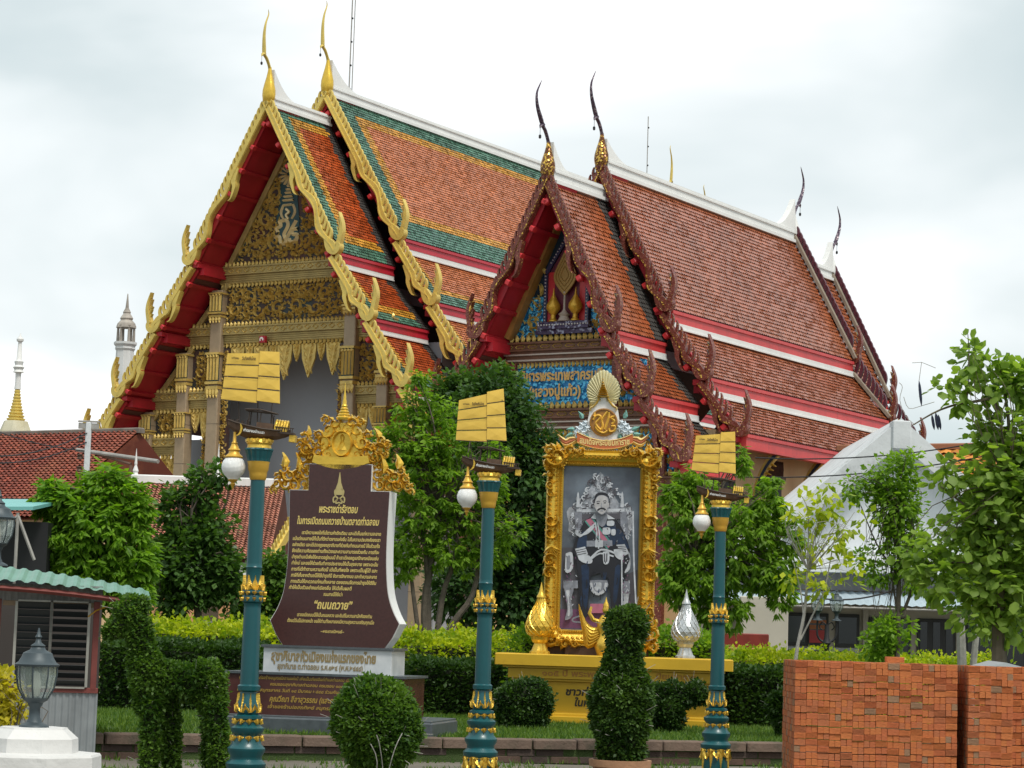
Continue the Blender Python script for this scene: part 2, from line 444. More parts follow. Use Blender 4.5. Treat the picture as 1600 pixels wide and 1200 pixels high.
def purlins(parent, s, yf, yb, tiers, st, w):
    """red rafters ends showing as knobs, and the red soffit between gable board and wall"""
    for ti, (p0, p1) in enumerate(tiers):
        L = math.hypot(p1[0] - p0[0], p1[1] - p0[1]); dx, dz = (p1[0] - p0[0]) / L, (p1[1] - p0[1]) / L
        nx, nz = -dz, dx
        def at(a, h): return (p0[0] + dx * a + nx * h, p0[1] + dz * a + nz * h)
        mb = MB()
        q = [at(0 if ti else .1, -.16), at(L, -.16), at(L, -.30), at(0 if ti else .1, -.30)]
        q = [(s * x, z) for x, z in q]
        if s < 0: q = q[::-1]
        mb.prism(q, yf + .05, yb, 0)
        mb.build('soffit_board', M['red_paint'], parent)
        mb = MB(); a_, b_ = at(.0 if ti else .25, -.17), at(L - .02, -.17)
        mb.ribbon([(s * a_[0], a_[1], .13), (s * b_[0], b_[1], .13)], yf + .01, yf + .12)
        if ti < len(tiers) - 1:
            mb.box(*sorted((s * (p1[0] - .50), s * (p1[0] - .06))), yf + .13, yb, p1[1] - .44, p1[1] - .16)
            mb.box(*sorted((s * (p1[0] - .30), s * (p1[0] - .05))), yf + .02, yf + .128, p1[1] - .40, p1[1] - .06)
        mb.build('verge_backing', M['red_paint'], parent)
        n = max(2, int(L / st['pur']))
        for i in range(n):
            a = L * (i + (.62 if ti else .85)) / n if n > 2 else L * (i + .5) / n
            if a > L - .1: a = L - .12
            cx, cz = at(a, -w - .12)
            b = MB(Matrix.Translation((s * cx, 0, cz)) @ Matrix.Rotation(-s * math.atan2(dz, dx), 4, 'Y'))
            b.bbox(-.065, .065, yf + .0, yb, -.05, .06, .015, 0); b.bbox(-.085, .085, yf - .20, yf + .01, -.075, .085, .03, 1)
            b.lathe([(.0001, -.05), (.09, -.04), (.115, 0), (.115, .05)], (0, 0, 0), 6) if False else None
            b.build('purlin', [M['red_paint'], M['red_bright']], parent)
        # block where the tier ends
        cx, cz = at(L - .08, -.30)
        b = MB(); b.bbox(s * cx - .13, s * cx + .13, yf - .12, yb, cz - .12, cz + .04, .02)
        b.build('purlin', M['red_paint'], parent)

def tiers_between(parent, s, ya, yb, tiers, fh, wh, red, first=True, last=True):
    """red fascia and white ridge roll under each tier's eave, on the side of the roof"""
    for i, (p0, p1) in enumerate(tiers):
        x, z = p1
        mb = MB(); x0, x1 = x - .20, x + .02
        mb.box(min(s * x0, s * x1), max(s * x0, s * x1), ya, yb, z - fh, z - .03)
        mb.box(*sorted((s * (x1 - .01), s * (x1 + .03))), ya - .01, yb + .01, z - fh + .00, z - fh + .07)
        mb.box(*sorted((s * (x1 - .01), s * (x1 + .045))), ya - .01, yb + .01, z - .13, z - .035)
        mb.build('fascia', red, parent)
        if i < len(tiers) - 1:
            nx0, nz0 = tiers[i + 1][0]
            mb = MB()
            mb.box(*sorted((s * (nx0 - .10), s * (nx0 + .14))), ya, yb, nz0 - .02, nz0 + wh * .55)
            mb.box(*sorted((s * (nx0 - .10), s * (nx0 + .09))), ya, yb, nz0 + wh * .58, nz0 + wh)
            mb.box(*sorted((s * (nx0 - .10), s * (nx0 + .17))), ya, yb, nz0 - .07, nz0 - .025)
            mb.build('ridge_roll', M['white_plaster'], parent)

def tier_closer(parent, s, ya, yb, tiers):
    for (p0, p1), (q0, q1) in zip(tiers[:-1], tiers[1:]):
        mb = MB(); mb.box(*sorted((s * (q0[0] - .15), s * (p1[0] - .03))), ya, yb, q0[1] - .12, p1[1] - .06); mb.build('fascia', M['red_paint'], parent)
def ridge_cap(parent, ya, yb, z, h=.30, fs=-1, fe=1, up0=0.0, up1=0.0, ln=1.8):
    """white plaster ridge, sweeping up into the finials at its ends"""
    mb = MB()
    mb.box(-.16, .16, ya, yb, z - .10, z + h)
    mb.box(-.20, .20, ya + .01, yb - .01, z + h * .55, z + h * .72)
    mb.box(-.24, .24, ya + .02, yb - .02, z - .16, z - .06)
    for end, up in ((0, up0), (1, up1)):
        if up <= 0: continue
        ye, sg = (ya, 1) if end == 0 else (yb, -1)
        n = 10
        prof = [(ye + sg * ln * i / n, z + h + up * (1 - i / n) ** 2.2) for i in range(n + 1)]
        vs, fs_ = [], []
        for y, zz in prof:
            t = .15
            vs += [(-t, y, z), (-t * .7, y, zz), (t * .7, y, zz), (t, y, z)]
        for i in range(n):
            a, b = 4 * i, 4 * i + 4
            fs_ += [(a, a + 1, b + 1, b), (a + 1, a + 2, b + 2, b + 1), (a + 2, a + 3, b + 3, b + 2)]
        fs_ += [(3, 2, 1, 0)]
        mb.add(vs, fs_)
    return mb.build('ridge_cap', M['white_plaster'], parent)

def chofa(parent, y, z, h, sg, horn, bulb, slim=.85, bulb_h=1.25, head=True, name='ridge_finial', lean=0.0):
    """horn finial: drop-shaped body, thin neck with a beak and bell, long tapering blade. sg=-1 faces -y"""
    mb = MB(Matrix.Translation((0, y, z)))
    bh = bulb_h; bw = .235 * slim
    mb.lathe([(.03, -.14), (bw * .62, -.10), (bw * .92, .02), (bw * 1.02, bh * .16), (bw * .98, bh * .30), (bw * .76, bh * .48), (bw * .50, bh * .66), (bw * .32, bh * .82), (bw * .24, bh * .95)], n=14, sy=.8)
    o = mb.build(name, [bulb], parent, smooth=True)
    zz = bh * .88
    path = [(0, .0, zz), (0, sg * .06, zz + .14), (0, sg * .20, zz + .34), (0, sg * .34, zz + .46), (0, sg * (.37 + .08 * lean), zz + .62), (0, sg * (.40 + .27 * lean), zz + (h - zz) * .55),
            (0, sg * (.34 + .38 * lean), zz + (h - zz) * .75), (0, sg * (.20 + .36 * lean), zz + (h - zz) * .92), (0, sg * (.24 + .22 * lean), h)]
    rad = [.085, .075, .08, .085, .10, .075, .05, .03, .008]
    pr = spl([(*p, r * slim * .78) for p, r in zip(path, rad)], 5)
    m2 = MB(Matrix.Translation((0, y, z)))
    m2.tube([q[:3] for q in pr], [q[3] for q in pr], 6, 0, .6)
    if head:
        m2.tube([(0, sg * .32, zz + .50), (0, sg * .46, zz + .44), (0, sg * .50, zz + .36)], [.07, .05, .01], 6)
        m2.tube([(0, sg * .48, zz + .40), (0, sg * .48, zz + .16)], .008, 4, 1)
        m2.ball((0, sg * .48, zz + .12), .05, 6, 1, 1.4)
    m2.build('horn', [horn, M['dark']], o, smooth=True)
    return o

# carved ornament ------------------------------------------------------
def curl(mb, cx, cz, r, hand, a0, y, d, mat=0, turns=1.25, w=.21):
    d = d * 1.35
    n = 15; pts = []
    for i in range(n + 1):
        t = i / n
        a = a0 + hand * turns * 2 * PI * t
        rr = r * (1 - t) ** .85 + r * .06
        pts.append((cx + rr * math.cos(a), cz + rr * math.sin(a), r * w * (1 - .65 * t)))
    mb.ribbon(pts, y - d, y, mat, ridge=True)
    for i in range(1, 9, 2):                       # flame leaves on the outside
        x, z, hw = pts[i]; ux, uz = (x - cx), (z - cz); l = math.hypot(ux, uz) or 1
        ux, uz = ux / l, uz / l; tx, tz = -uz * hand, ux * hand
        q = r * .42
        mb.ribbon([(x, z, q * .26), (x + ux * q * .5 + tx * q * .25, z + uz * q * .5 + tz * q * .25, q * .20), (x + ux * q * .8 + tx * q * .9, z + uz * q * .8 + tz * q * .9, q * .02)], y - d * .8, y, mat, ridge=True)
def leaf(mb, x, z, ang, l, y, d, mat=0, w=.24):
    c, s = math.cos(ang), math.sin(ang)
    mb.ribbon([(x, z, l * w * .5), (x + c * l * .35, z + s * l * .35, l * w), (x + c * l * .7 - s * l * .08, z + s * l * .7 + c * l * .08, l * w * .5), (x + c * l - s * l * .2, z + s * l + c * l * .2, l * .02)], y - d, y, mat, ridge=True)
def carve_fill(mb, inside, x0, x1, z0, z1, r, y, d=.07, seed=1, mirror=True, mat=0, leafl=.17, avoid=None):
    R = random.Random(seed)
    placed = []
    def ok(x, z, rr):
        return all(inside(x + rr * math.cos(a), z + rr * math.sin(a)) for a in (0, PI / 2, PI, 3 * PI / 2))
    for rr, tries in ((r, 260), (r * .68, 420), (r * .45, 700)):
        for _ in range(tries):
            x, z = R.uniform(x0, x1), R.uniform(z0, z1)
            if mirror and x < rr * .9: x = rr * 1.02
            if not ok(x, z, rr) or (avoid and avoid(x, z, rr)): continue
            if all((x - a) ** 2 + (z - b) ** 2 > ((rr + c) * .88) ** 2 for a, b, c in placed):
                placed.append((x, z, rr))
                h = R.choice((-1, 1)); a0 = R.uniform(0, 2 * PI)
                curl(mb, x, z, rr * .82, h, a0, y, d, mat, R.uniform(1.1, 1.5))
                if mirror: curl(mb, -x, z, rr * .82, -h, PI - a0, y, d, mat, 1.25)
    n = int((x1 - x0) * (z1 - z0) / (leafl * leafl) * 2.3)
    for _ in range(n):
        x, z = R.uniform(x0, x1), R.uniform(z0, z1)
        if not inside(x, z) or (avoid and avoid(x, z, .05)): continue
        if any((x - a) ** 2 + (z - b) ** 2 < (c * .55) ** 2 for a, b, c in placed): continue
        an = R.uniform(.2, PI - .2); l = leafl * R.uniform(.6, 1.3)
        leaf(mb, x, z, an, l, y, d * .8, mat)
        if mirror: leaf(mb, -x, z, PI - an, l, y, d * .8, mat)
def leaf_row(mb, x0, x1, z, h, y, d, sp, up=True, mat=0):
    n = max(1, int(round((x1 - x0) / sp))); sp = (x1 - x0) / n; sg = 1 if up else -1
    for i in range(n):
        x = x0 + sp * (i + .5)
        mb.ribbon([(x, z, sp * .30), (x, z + sg * h * .45, sp * .46), (x, z + sg * h, .01)], y - d, y, mat, ridge=True)
def beam(parent, x0, x1, z, y, m, mrow, sc=1.0, hang=True, name='cornice'):
    """z = top of the patterned band; spikes above, mouldings and hanging leaves below"""
    mb = MB()
    mb.box(x0, x1, y - .16 * sc, y + .1, z - .27 * sc, z)
    mb.box(x0 - .02, x1 + .02, y - .20 * sc, y + .1, z - .035 * sc, z + .02 * sc)
    mb.box(x0 - .02, x1 + .02, y - .20 * sc, y + .1, z - .285 * sc, z - .245 * sc)
    mb.box(x0, x1, y - .09 * sc, y + .1, z - .60 * sc, z - .27 * sc)
    for k, q in enumerate((.33, .40, .47, .54)):
        mb.box(x0 - .01, x1 + .01, y - (.13 - .012 * (k % 2)) * sc, y + .1, z - (q + .035) * sc, z - q * sc)
    o = mb.build(name, m, parent)
    mb = MB()
    leaf_row(mb, x0, x1, z + .015, .17 * sc, y - .10, .07, .17 * sc)
    if hang: leaf_row(mb, x0, x1, z - .58 * sc, .17 * sc, y - .04, .09, .17 * sc, False)
    n = max(1, int((x1 - x0) / (.34 * sc))); sp = (x1 - x0) / n
    for i in range(n):
        cx = x0 + sp * (i + .5); cz = z - .14 * sc; a, b = sp * .36, .085 * sc
        for (ax, az), (bx, bz) in (((-a, 0), (0, b)), ((0, b), (a, 0)), ((a, 0), (0, -b)), ((0, -b), (-a, 0))):
            mb.ribbon([(cx + ax, cz + az, .016), (cx + bx, cz + bz, .016)], y - .19 * sc, y - .15 * sc, 0, ridge=True)
    mb.build('leaf_row', mrow, o, kind='stuff')
    return o
def capital(mb, x, y, z0, z1, w, mat=0, mg=1):
    """fluted bell capital with leaves"""
    H = z1 - z0
    mb.box(x - w * .62, x + w * .62, y - w * .62, y + w * .3, z1 - H * .05, z1, mat)
    mb.box(x - w * .50, x + w * .50, y - w * .46, y + w * .3, z0 + H * .36, z1 - H * .05, mg)
    for k in range(4):
        xx = x + w * (-.42 + .28 * k)
        mb.ribbon([(xx, z0 + H * .38, w * .10), (xx, z1 - H * .07, w * .12)], y - w * .62, y - w * .46, mat, ridge=True)
        leaf(mb, xx, z1 - H * .12, PI / 2, H * .07, y - w * .6, .03, mat, .6)
    mb.box(x - w * .60, x + w * .60, y - w * .60, y + w * .3, z0 + H * .29, z0 + H * .35, mat)
    mb.box(x - w * .54, x + w * .54, y - w * .54, y + w * .3, z0 + H * .18, z0 + H * .25, mat)
    for k in range(4):
        xx = x + w * (-.42 + .28 * k)
        leaf(mb, xx, z0 + H * .18, -PI / 2, H * .2, y - w * .5, .05, mat, .35)

# ------------------------------------------------------------------ the golden ordination hall (left)
LO = Vector((-8.766, 80, 0))
hall = thing('ordination_hall', 'large temple hall with gold carved gable and green bordered orange tile roof', 'temple', LO, -YAW)
F1 = [((0, 19.94), (3.22, 14.42)), ((3.12, 13.95), (4.76, 12.10)), ((4.66, 11.65), (6.24, 9.84)), ((6.14, 9.38), (7.45, 8.00))]
F2 = [((0, 21.03), (3.50, 15.44)), ((3.40, 14.95), (5.00, 13.08)), ((4.90, 12.62), (6.50, 10.85)), ((6.40, 10.40), (7.70, 9.0))]
FB1 = [F1[0], ((3.10, 14.28), (4.74, 12.08)), ((4.64, 11.98), (6.22, 9.82)), ((6.12, 9.70), (7.45, 8.00))]
FB2 = [F2[0], ((3.38, 15.30), (4.98, 13.06)), ((4.88, 12.96), (6.48, 10.83))]
LST = dict(w=.19, d=.20, sp=.245, hs=.92, pur=.85, board=M['gold_trim'], inner=M['gold_trim'], hook2=M['gold_carve'],
           fin=fin_mesh(.42, .095, .09, M['gold_trim']))
for s in (-1, 1):
    barge_line(hall, s, 0, FB1, LST)
    purlins(hall, s, .02, 1.5, FB1, LST, .21)
barge_line(hall, 1, 3.35, FB2, LST)
barge_line(hall, -1, 3.35, F2[:1], LST, finmax=8, hooks=False, curls=False)
purlins(hall, 1, 3.37, 4.8, FB2, LST, .21)
purlins(hall, -1, 3.37, 4.8, F2[:1], LST, .21)
def lzone(g=.75, yl=.42, gr=.6, top=True):
    def f(a, b, LA, LB):
        da = np.minimum(a, LA - a); db = np.minimum(b, LB - b)
        e = np.minimum(da, db)
        m = np.where(e < g, 0, np.where(e < g + yl, 1, 2))
        return m
    return f
LM1 = [M['t_green'], M['t_yellow'], M['t_orange'], M['mold_shade']]
LM2 = [M['t_green'], M['t_yellow'], M['t_salmon'], M['mold_shade']]
def lz_low(g, yl):
    def f(a, b, LA, LB):
        e = np.minimum(LA - a, np.minimum(b, LB - b) * 1.25)
        return np.where(e < g, 0, np.where(e < g + yl, 1, 2))
    return f
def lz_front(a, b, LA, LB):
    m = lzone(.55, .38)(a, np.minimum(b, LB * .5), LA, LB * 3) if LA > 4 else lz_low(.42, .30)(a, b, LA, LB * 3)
    edge = LB - b - .22 - .07 * np.sin(a * 3) * np.sin(a * 7.7) + .10 * (nrs.rand(len(a)) - .5)  # dark band beside the second gable: mould plus its overhang's shade, painted in
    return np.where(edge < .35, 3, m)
for i, (t1, t2) in enumerate(zip(F1, F2)):
    for s in (1, -1):
        sz = .125 if s > 0 else .3
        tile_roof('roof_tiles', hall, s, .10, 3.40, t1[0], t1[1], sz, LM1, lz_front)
        slab(hall, s, .10, 3.45, t1[0], t1[1], .14, M['slab'])
        tile_roof('roof_tiles', hall, s, 3.45, 29.2, t2[0], t2[1], sz, LM2, lzone(.85, .45) if i == 0 else lz_low(.48, .34))
        slab(hall, s, 3.45, 29.2, t2[0], t2[1], .14, M['slab'])
        slab(hall, s, 29.2, 32.6, t1[0], t1[1], .14, M['t_orange'])
for s in (1, -1):
    if s > 0: tiers_between(hall, s, .12, 3.30, F1, .36, .26, M['red_fascia'])
    if s > 0: tiers_between(hall, s, 3.50, 29.1, F2, .36, .26, M['red_fascia'])
tier_closer(hall, -1, 1.55, 3.4, F1); tier_closer(hall, -1, 3.5, 29.1, F2)
ridge_cap(hall, .08, 3.4, 19.86, .26, up0=.95, ln=1.5)
ridge_cap(hall, 3.42, 29.3, 20.95, .28, up0=.95, up1=1.2, ln=2.0)
ridge_cap(hall, 29.3, 32.6, 19.86, .26, up1=.95)
chofa(hall, -.05, 19.95, 3.2, -1, M['gold_trim'], M['gold_bright'], 1.05)
chofa(hall, 3.30, 21.02, 3.28, -1, M['gold_trim'], M['gold_bright'], 1.05)
chofa(hall, 29.3, 21.0, 3.2, 1, M['gold_trim'], M['gold_trim'], .95)
chofa(hall, 32.7, 19.9, 3.1, 1, M['gold_trim'], M['gold_trim'], .95)

# gable wall with carving
YP = 1.50
def prof_x(z, T=F1, inset=.42):
    for (x0, z0), (x1, z1) in T:
        if z >= z1: return x0 + (x1 - x0) * (z0 - z) / (z0 - z1) - inset
    return T[-1][1][0] - inset
def region(mb, z0, z1, y0, y1, xin=None, mat=0, inset=.42):
    n = 5
    zs = [z0 + (z1 - z0) * i / n for i in range(n + 1)]
    if xin is None:
        R = [(max(.02, prof_x(z, inset=inset)), z) for z in zs]
        mb.prism(R + [(-x, z) for x, z in R[::-1]], y0, y1, mat)
    else:
        for s in (1, -1):
            R = [(xin, zs[0])] + [(max(xin + .05, prof_x(z, inset=inset)), z) for z in zs] + [(xin, zs[-1])]
            q = [(s * x, z) for x, z in R]
            mb.prism(q if s > 0 else q[::-1], y0, y1, mat)
mb = MB()
region(mb, 14.3, 18.95, YP, YP + .2, mat=0)
region(mb, 11.5, 13.9, YP, YP + .2)
region(mb, 9.3, 11.6, YP, YP + .2, 2.9)
region(mb, 7.9, 9.4, YP, YP + .2, 4.3)
mb.build('gable_wall', M['carve_ground'], hall)
mb = MB(); ins = lambda lo, hi, xin=0, xo=99, inset=.62: (lambda x, z: lo < z < hi and xin < abs(x) < min(xo, prof_x(z, inset=inset)))
keep = lambda x, z, r: abs(x) < .46 + r * .4 and 15.15 < z < 17.95
carve_fill(mb, ins(14.62, 18.9), 0, 2.9, 14.62, 18.9, .34, YP, .10, 3, True, 0, .17, keep)
mb.build('gable_carving', M['gold_carve'], hall, kind='stuff')
mb = MB(); carve_fill(mb, lambda x, z: 12.45 < z < 13.62 and abs(x) < 2.62, 0, 2.62, 12.45, 13.62, .30, YP, .09, 5, True, 0, .16)
mb.build('frieze_carving', M['gold_carve'], hall, kind='stuff')
mb = MB()
carve_fill(mb, ins(12.42, 13.2, 3.3, 99, .95), 3.3, 4.2, 12.42, 13.2, .16, YP, .07, 6, True, 0, .11)
carve_fill(mb, lambda x, z: 10.15 < z < 11.35 and 3.25 < abs(x) < 4.0, 3.25, 4.0, 10.15, 11.35, .26, YP, .09, 8, True, 0, .13)
carve_fill(mb, ins(10.1, 11.3, 4.7), 4.7, 6, 10.1, 11.3, .2, YP, .08, 9, True, 0, .13)
carve_fill(mb, lambda x, z: 8.45 < z < 9.2 and 4.75 < abs(x) < 5.6, 4.75, 5.6, 8.45, 9.2, .24, YP, .09, 10, True, 0, .13)
carve_fill(mb, ins(8.4, 9.2, 6.3), 6.3, 7.2, 8.4, 9.2, .16, YP, .08, 12, True, 0, .12)
carve_fill(mb, lambda x, z: 6.2 < z < 7.6 and 4.75 < abs(x) < 5.6, 4.75, 5.6, 6.2, 7.6, .2, YP, .08, 14, True, 0, .13)
mb.build('side_carving', M['gold_carve'], hall, kind='stuff')
# royal sunburst, crown tier and cipher in the middle of the gable
mb = MB(Matrix.Translation((-.12, 0, -.30))); mb.prism([(-.42, 15.5), (.42, 15.5), (.52, 16.2), (.40, 17.0), (.36, 18.2), (-.36, 18.2), (-.40, 17.0), (-.52, 16.2)][::-1], YP - .03, YP + .01)
mb.build('cipher_ground', M['teal_ground'], hall)
mb = MB(Matrix.Translation((-.12, 0, 15.80)) @ Matrix.Diagonal((1.3, 1, 1.22, 1)) @ Matrix.Translation((0, 0, -16.12)))
for k in range(14):
    a = PI / 2 + 2 * PI * k / 14
    mb.ribbon([(.06 * math.cos(a), 17.62 + .06 * math.sin(a), .01), (.30 * math.cos(a), 17.62 + .30 * math.sin(a), .035), (.34 * math.cos(a), 17.62 + .34 * math.sin(a), .01)], YP - .13, YP - .03, 0, ridge=True)
for k, (hw, z) in enumerate(((.05, 17.28), (.08, 17.18), (.11, 17.08), (.15, 16.97), (.18, 16.86), (.15, 16.72))):
    mb.ribbon([(-hw, z, .04), (hw, z, .04)], YP - .12, YP - .02, 0, ridge=True)
for s in (-1, 1):
    mb.ribbon(spl([(s * .16, 16.72, .04), (s * .24, 16.5, .05), (s * .14, 16.3, .03)], 3), YP - .11, YP - .02, 0, ridge=True)
mb.ribbon(spl([(-.05, 16.6, .03), (.06, 16.5, .03), (-.04, 16.42, .03), (.05, 16.3, .02)], 3), YP - .1, YP - .02)
th = .062
for pts in ([(-.30, 15.92), (-.36, 16.05), (-.22, 16.12), (-.26, 16.24), (-.05, 16.27), (.02, 16.10), (-.10, 15.86), (-.02, 15.70)],
            [(.30, 16.25), (.12, 15.95), (-.02, 15.70)], [(-.40, 15.78), (-.26, 15.80), (-.20, 15.62), (-.05, 15.60), (-.02, 15.72)],
            [(.36, 16.0), (.18, 15.98), (.20, 15.85), (.34, 15.82), (.30, 15.66), (.14, 15.62), (.08, 15.72)]):
    mb.ribbon(spl([(*p, th) for p in pts], 4), YP - .14, YP - .02, 0, ridge=True)
mb.build('royal_cipher', mat('cipher_gold', (.86, .70, .38), .45, .1), hall)
# beams
beam(hall, -2.98, 2.98, 14.42, YP, M['gold_beam'], M['gold_carve'])
beam(hall, -4.70, 4.70, 12.27, YP, M['gold_beam'], M['gold_carve'])
for s in (-1, 1):
    a, b = sorted((s * 2.85, s * 5.9)); beam(hall, a, b, 9.97, YP, M['gold_beam'], M['gold_carve'])
    a, b = sorted((s * 4.25, s * 7.3)); beam(hall, a, b, 8.33, YP, M['gold_beam'], M['gold_carve'])
mb = MB()
for s in (-1, 1):                                                    # slope-following frame of the gable carving
    for (p0, p1) in F1:
        mb.ribbon([(s * max(.0, p0[0] - .52), p0[1] - (1.0 if p0[0] == 0 else .1), .10), (s * (p1[0] - .52), p1[1] - .1, .10)], YP - .12, YP + .05)
mb.build('gable_frame', M['gold_beam'], hall)
# columns
for s in (-1, 1):
    for x, w, caps, top in ((2.95, .50, ((12.42, 13.5), (9.75, 11.35)), 13.6), (4.38, .46, ((9.98, 11.35), (8.35, 9.25)), 11.4), (6.0, .50, ((8.33, 9.2), (5.9, 7.6)), 9.3)):
        mb = MB(); mb.bbox(s * x - w / 2, s * x + w / 2, YP - .30, YP + .15, 0, top, .03)
        for z in (3, 4.5, 6.0, 7.4, 8.8, 10.2): mb.box(s * x - w / 2 - .002, s * x + w / 2 + .002, YP - .302, YP, z, z + .012, 1)
        col = mb.build('column', [M['granite_col'], M['dark']], hall)
        for z0, z1 in caps:
            mb = MB(); capital(mb, s * x, YP - .12, z0, z1, w * .98); mb.build('capital', [M['gold_carve'], M['teal_ground']], col)
# pendants under the beams, gilded door-post strips
def pendant(mb, x, z, w, h, y):
    mb.ribbon([(x, z, w * .5), (x, z - h * .45, w * .42), (x, z - h, .01)], y - .05, y + .02)
    for s in (-1, 1):
        for k in range(4):
            q = k / 4
            leaf(mb, x + s * w * .30 * (1 - q * .8), z - h * (.05 + .2 * k), -PI / 2 - s * .5, h * .26, y - .04, .07, 0, .3)
    leaf(mb, x, z - h * .1, -PI / 2, h * .8, y - .05, .06, 0, .12)
def pend_part(*a): mb = MB(); pendant(mb, *a); mb.build('leaf_pendant', M['gold_carve'], hall)
for x, w, h in ((-2.1, .62, 1.15), (-1.05, .66, 1.2), (0.0, .66, 1.25), (1.05, .66, 1.2), (2.1, .62, 1.15)): pend_part(x, 11.56, w, h, YP)
for x in (-1.58, -.52, .52, 1.58): pend_part(x, 11.56, .34, .62, YP)
for x in (-3.9, -3.45, 3.45, 3.9): pend_part(x, 9.28, .44, .75 + .5 * (abs(x) < 3.6), YP)
for x in (-4.95, -5.4, 4.95, 5.4): pend_part(x, 7.62, .44, 1.2, YP)
for s in (-1, 1):
    for x, z1 in ((2.55, 11.5), (3.35, 8.4)):
        mb = MB(); mb.box(s * x - .13, s * x + .13, YP - .1, YP + .1, 4.0, z1, 1)
        carve_fill(mb, lambda a, b: abs(a - s * x) < .12 and b < z1, s * x - .12, s * x + .12, 4.0, z1, .11, YP - .1, .06, 21, False, 0, .13)
        mb.build('gilded_strip', [M['gold_carve'], M['carve_ground']], hall)
# body walls and porch
mb = MB()
mb.box(-5.2, 5.2, 3.6, 29, 0, 11.7); mb.box(-7.0, -5.3, 4.6, 28, 0, 8.6); mb.box(5.3, 7.0, 4.6, 28, 0, 8.6)
mb.box(-3.3, 3.3, YP + .3, 3.59, 11.71, 11.8)
mb.build('wall', M['porch_grey'], hall)
mb = MB(); mb.bbox(-.8, .8, 3.45, 3.62, 1.5, 6.2, .03)
mb.build('door_surround', M['gold_beam'], hall)
mb = MB(); mb.box(-8.2, 8.2, .6, 31, 0, 1.4); mb.build('plinth', M['white_plaster'], hall)
# small red emblem box with a white elephant on the lower beam
mb = MB(); mb.bbox(-.92, -.66, YP - .36, YP - .21, 11.62, 11.86, .02); eb = mb.build('emblem_box', M['red_paint'], hall)
mb = MB(); mb.ribbon(spl([(-.86, 11.68, .02), (-.85, 11.76, .025), (-.80, 11.79, .03), (-.75, 11.76, .03), (-.73, 11.69, .02)], 3), YP - .375, YP - .362)
mb.build('elephant_emblem', mat('emblem_white', (.8, .75, .7), .5), eb)

# ------------------------------------------------------------------ the red-roofed hall (right)
GO = Vector((0.86, 65.9, 0))
hall2 = thing('shrine_hall', 'smaller temple hall with dark red tile roof, brown mosaic gable boards and blue name board', 'temple', GO, -YAW)
G1 = [((0, 14.80), (2.30, 10.25)), ((2.22, 9.78), (3.40, 8.42)), ((3.32, 7.95), (4.60, 6.62))]
G2 = [((0, 15.66), (2.38, 11.25)), ((2.30, 10.75), (3.66, 9.22)), ((3.58, 8.72), (4.86, 7.58))]
GB1 = [G1[0], ((2.20, 10.12), (3.40, 8.40)), ((3.30, 8.28), (4.60, 6.60))]
GB2 = [G2[0], ((2.28, 11.10), (3.66, 9.20)), ((3.56, 9.08), (4.86, 7.56))]
GST = dict(w=.17, d=.18, sp=.24, hs=.84, pur=.80, board=M['brown_mosaic'], inner=M['gold_mosaic'], hook2=M['gold_mosaic'],
           fin=fin_mesh(.38, .075, .08, M['brown_mosaic']))
GSR = dict(GST); GSR['fo'] = .08; GSR['fin'] = fin_mesh(.56, .11, .10, mat('dark_maroon_fin', (.11, .02, .035), .4, 0, .3, 5))
for s in (-1, 1):
    barge_line(hall2, s, 0, GB1, GST)
    purlins(hall2, s, .02, 1.3, GB1, GST, .20)
barge_line(hall2, 1, 3.05, GB2, GST)
barge_line(hall2, -1, 3.05, G2[:1], GST, finmax=5, hooks=False, curls=False)
purlins(hall2, 1, 3.07, 4.3, GB2, GST, .20); purlins(hall2, -1, 3.07, 4.3, G2[:1], GST, .20)
barge_line(hall2, 1, 16.3, GB2[:2], GSR, sgn=1, boards=True)
barge_line(hall2, 1, 19.5, GB1, GSR, sgn=1)
GM = [M['t_redbrown'], M['mold_shade']]
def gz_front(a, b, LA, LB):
    e = LB - b - .35 - .10 * np.sin(a * 2.1) * np.sin(a * 5.3) + .14 * (nrs.rand(len(a)) - .5)  # tiles next to the rear gable darkened for mould and painted-in overhang shade
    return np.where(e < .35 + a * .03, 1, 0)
gz = lambda a, b, LA, LB: np.zeros(len(a))
for i, (t1, t2) in enumerate(zip(G1, G2)):
    for s in (1, -1):
        sz = .15 if s > 0 else .3
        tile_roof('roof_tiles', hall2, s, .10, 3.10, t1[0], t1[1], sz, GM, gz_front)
        slab(hall2, s, .10, 3.15, t1[0], t1[1], .14, M['slab'])
        tile_roof('roof_tiles', hall2, s, 3.15, 16.3, t2[0], t2[1], sz, GM, gz, jit=.8)
        slab(hall2, s, 3.15, 16.3, t2[0], t2[1], .14, M['slab'])
        tile_roof('roof_tiles', hall2, s, 16.3, 19.5, t1[0], t1[1], sz, GM, gz, jit=.8)
        slab(hall2, s, 16.3, 19.5, t1[0], t1[1], .14, M['slab'])
for s in (1, -1):
    if s > 0: tiers_between(hall2, s, .12, 3.0, G1, .40, .22, M['red_salmon'])
    if s > 0: tiers_between(hall2, s, 3.2, 16.2, G2, .46, .22, M['red_salmon'])
    tiers_between(hall2, s, 16.4, 19.4, G1, .40, .22, M['red_salmon'])
tier_closer(hall2, -1, 1.35, 3.1, G1); tier_closer(hall2, -1, 3.2, 16.2, G2); tier_closer(hall2, -1, 16.3, 19.4, G1)
ridge_cap(hall2, .06, 3.1, 14.72, .30, up0=.75, ln=1.1)
ridge_cap(hall2, 3.12, 16.3, 15.58, .30, up0=.6, up1=1.1, ln=1.6)
ridge_cap(hall2, 16.3, 19.5, 14.72, .28, up1=1.0, ln=1.1)
mb = MB()                                                           # plaster verge at the far ends
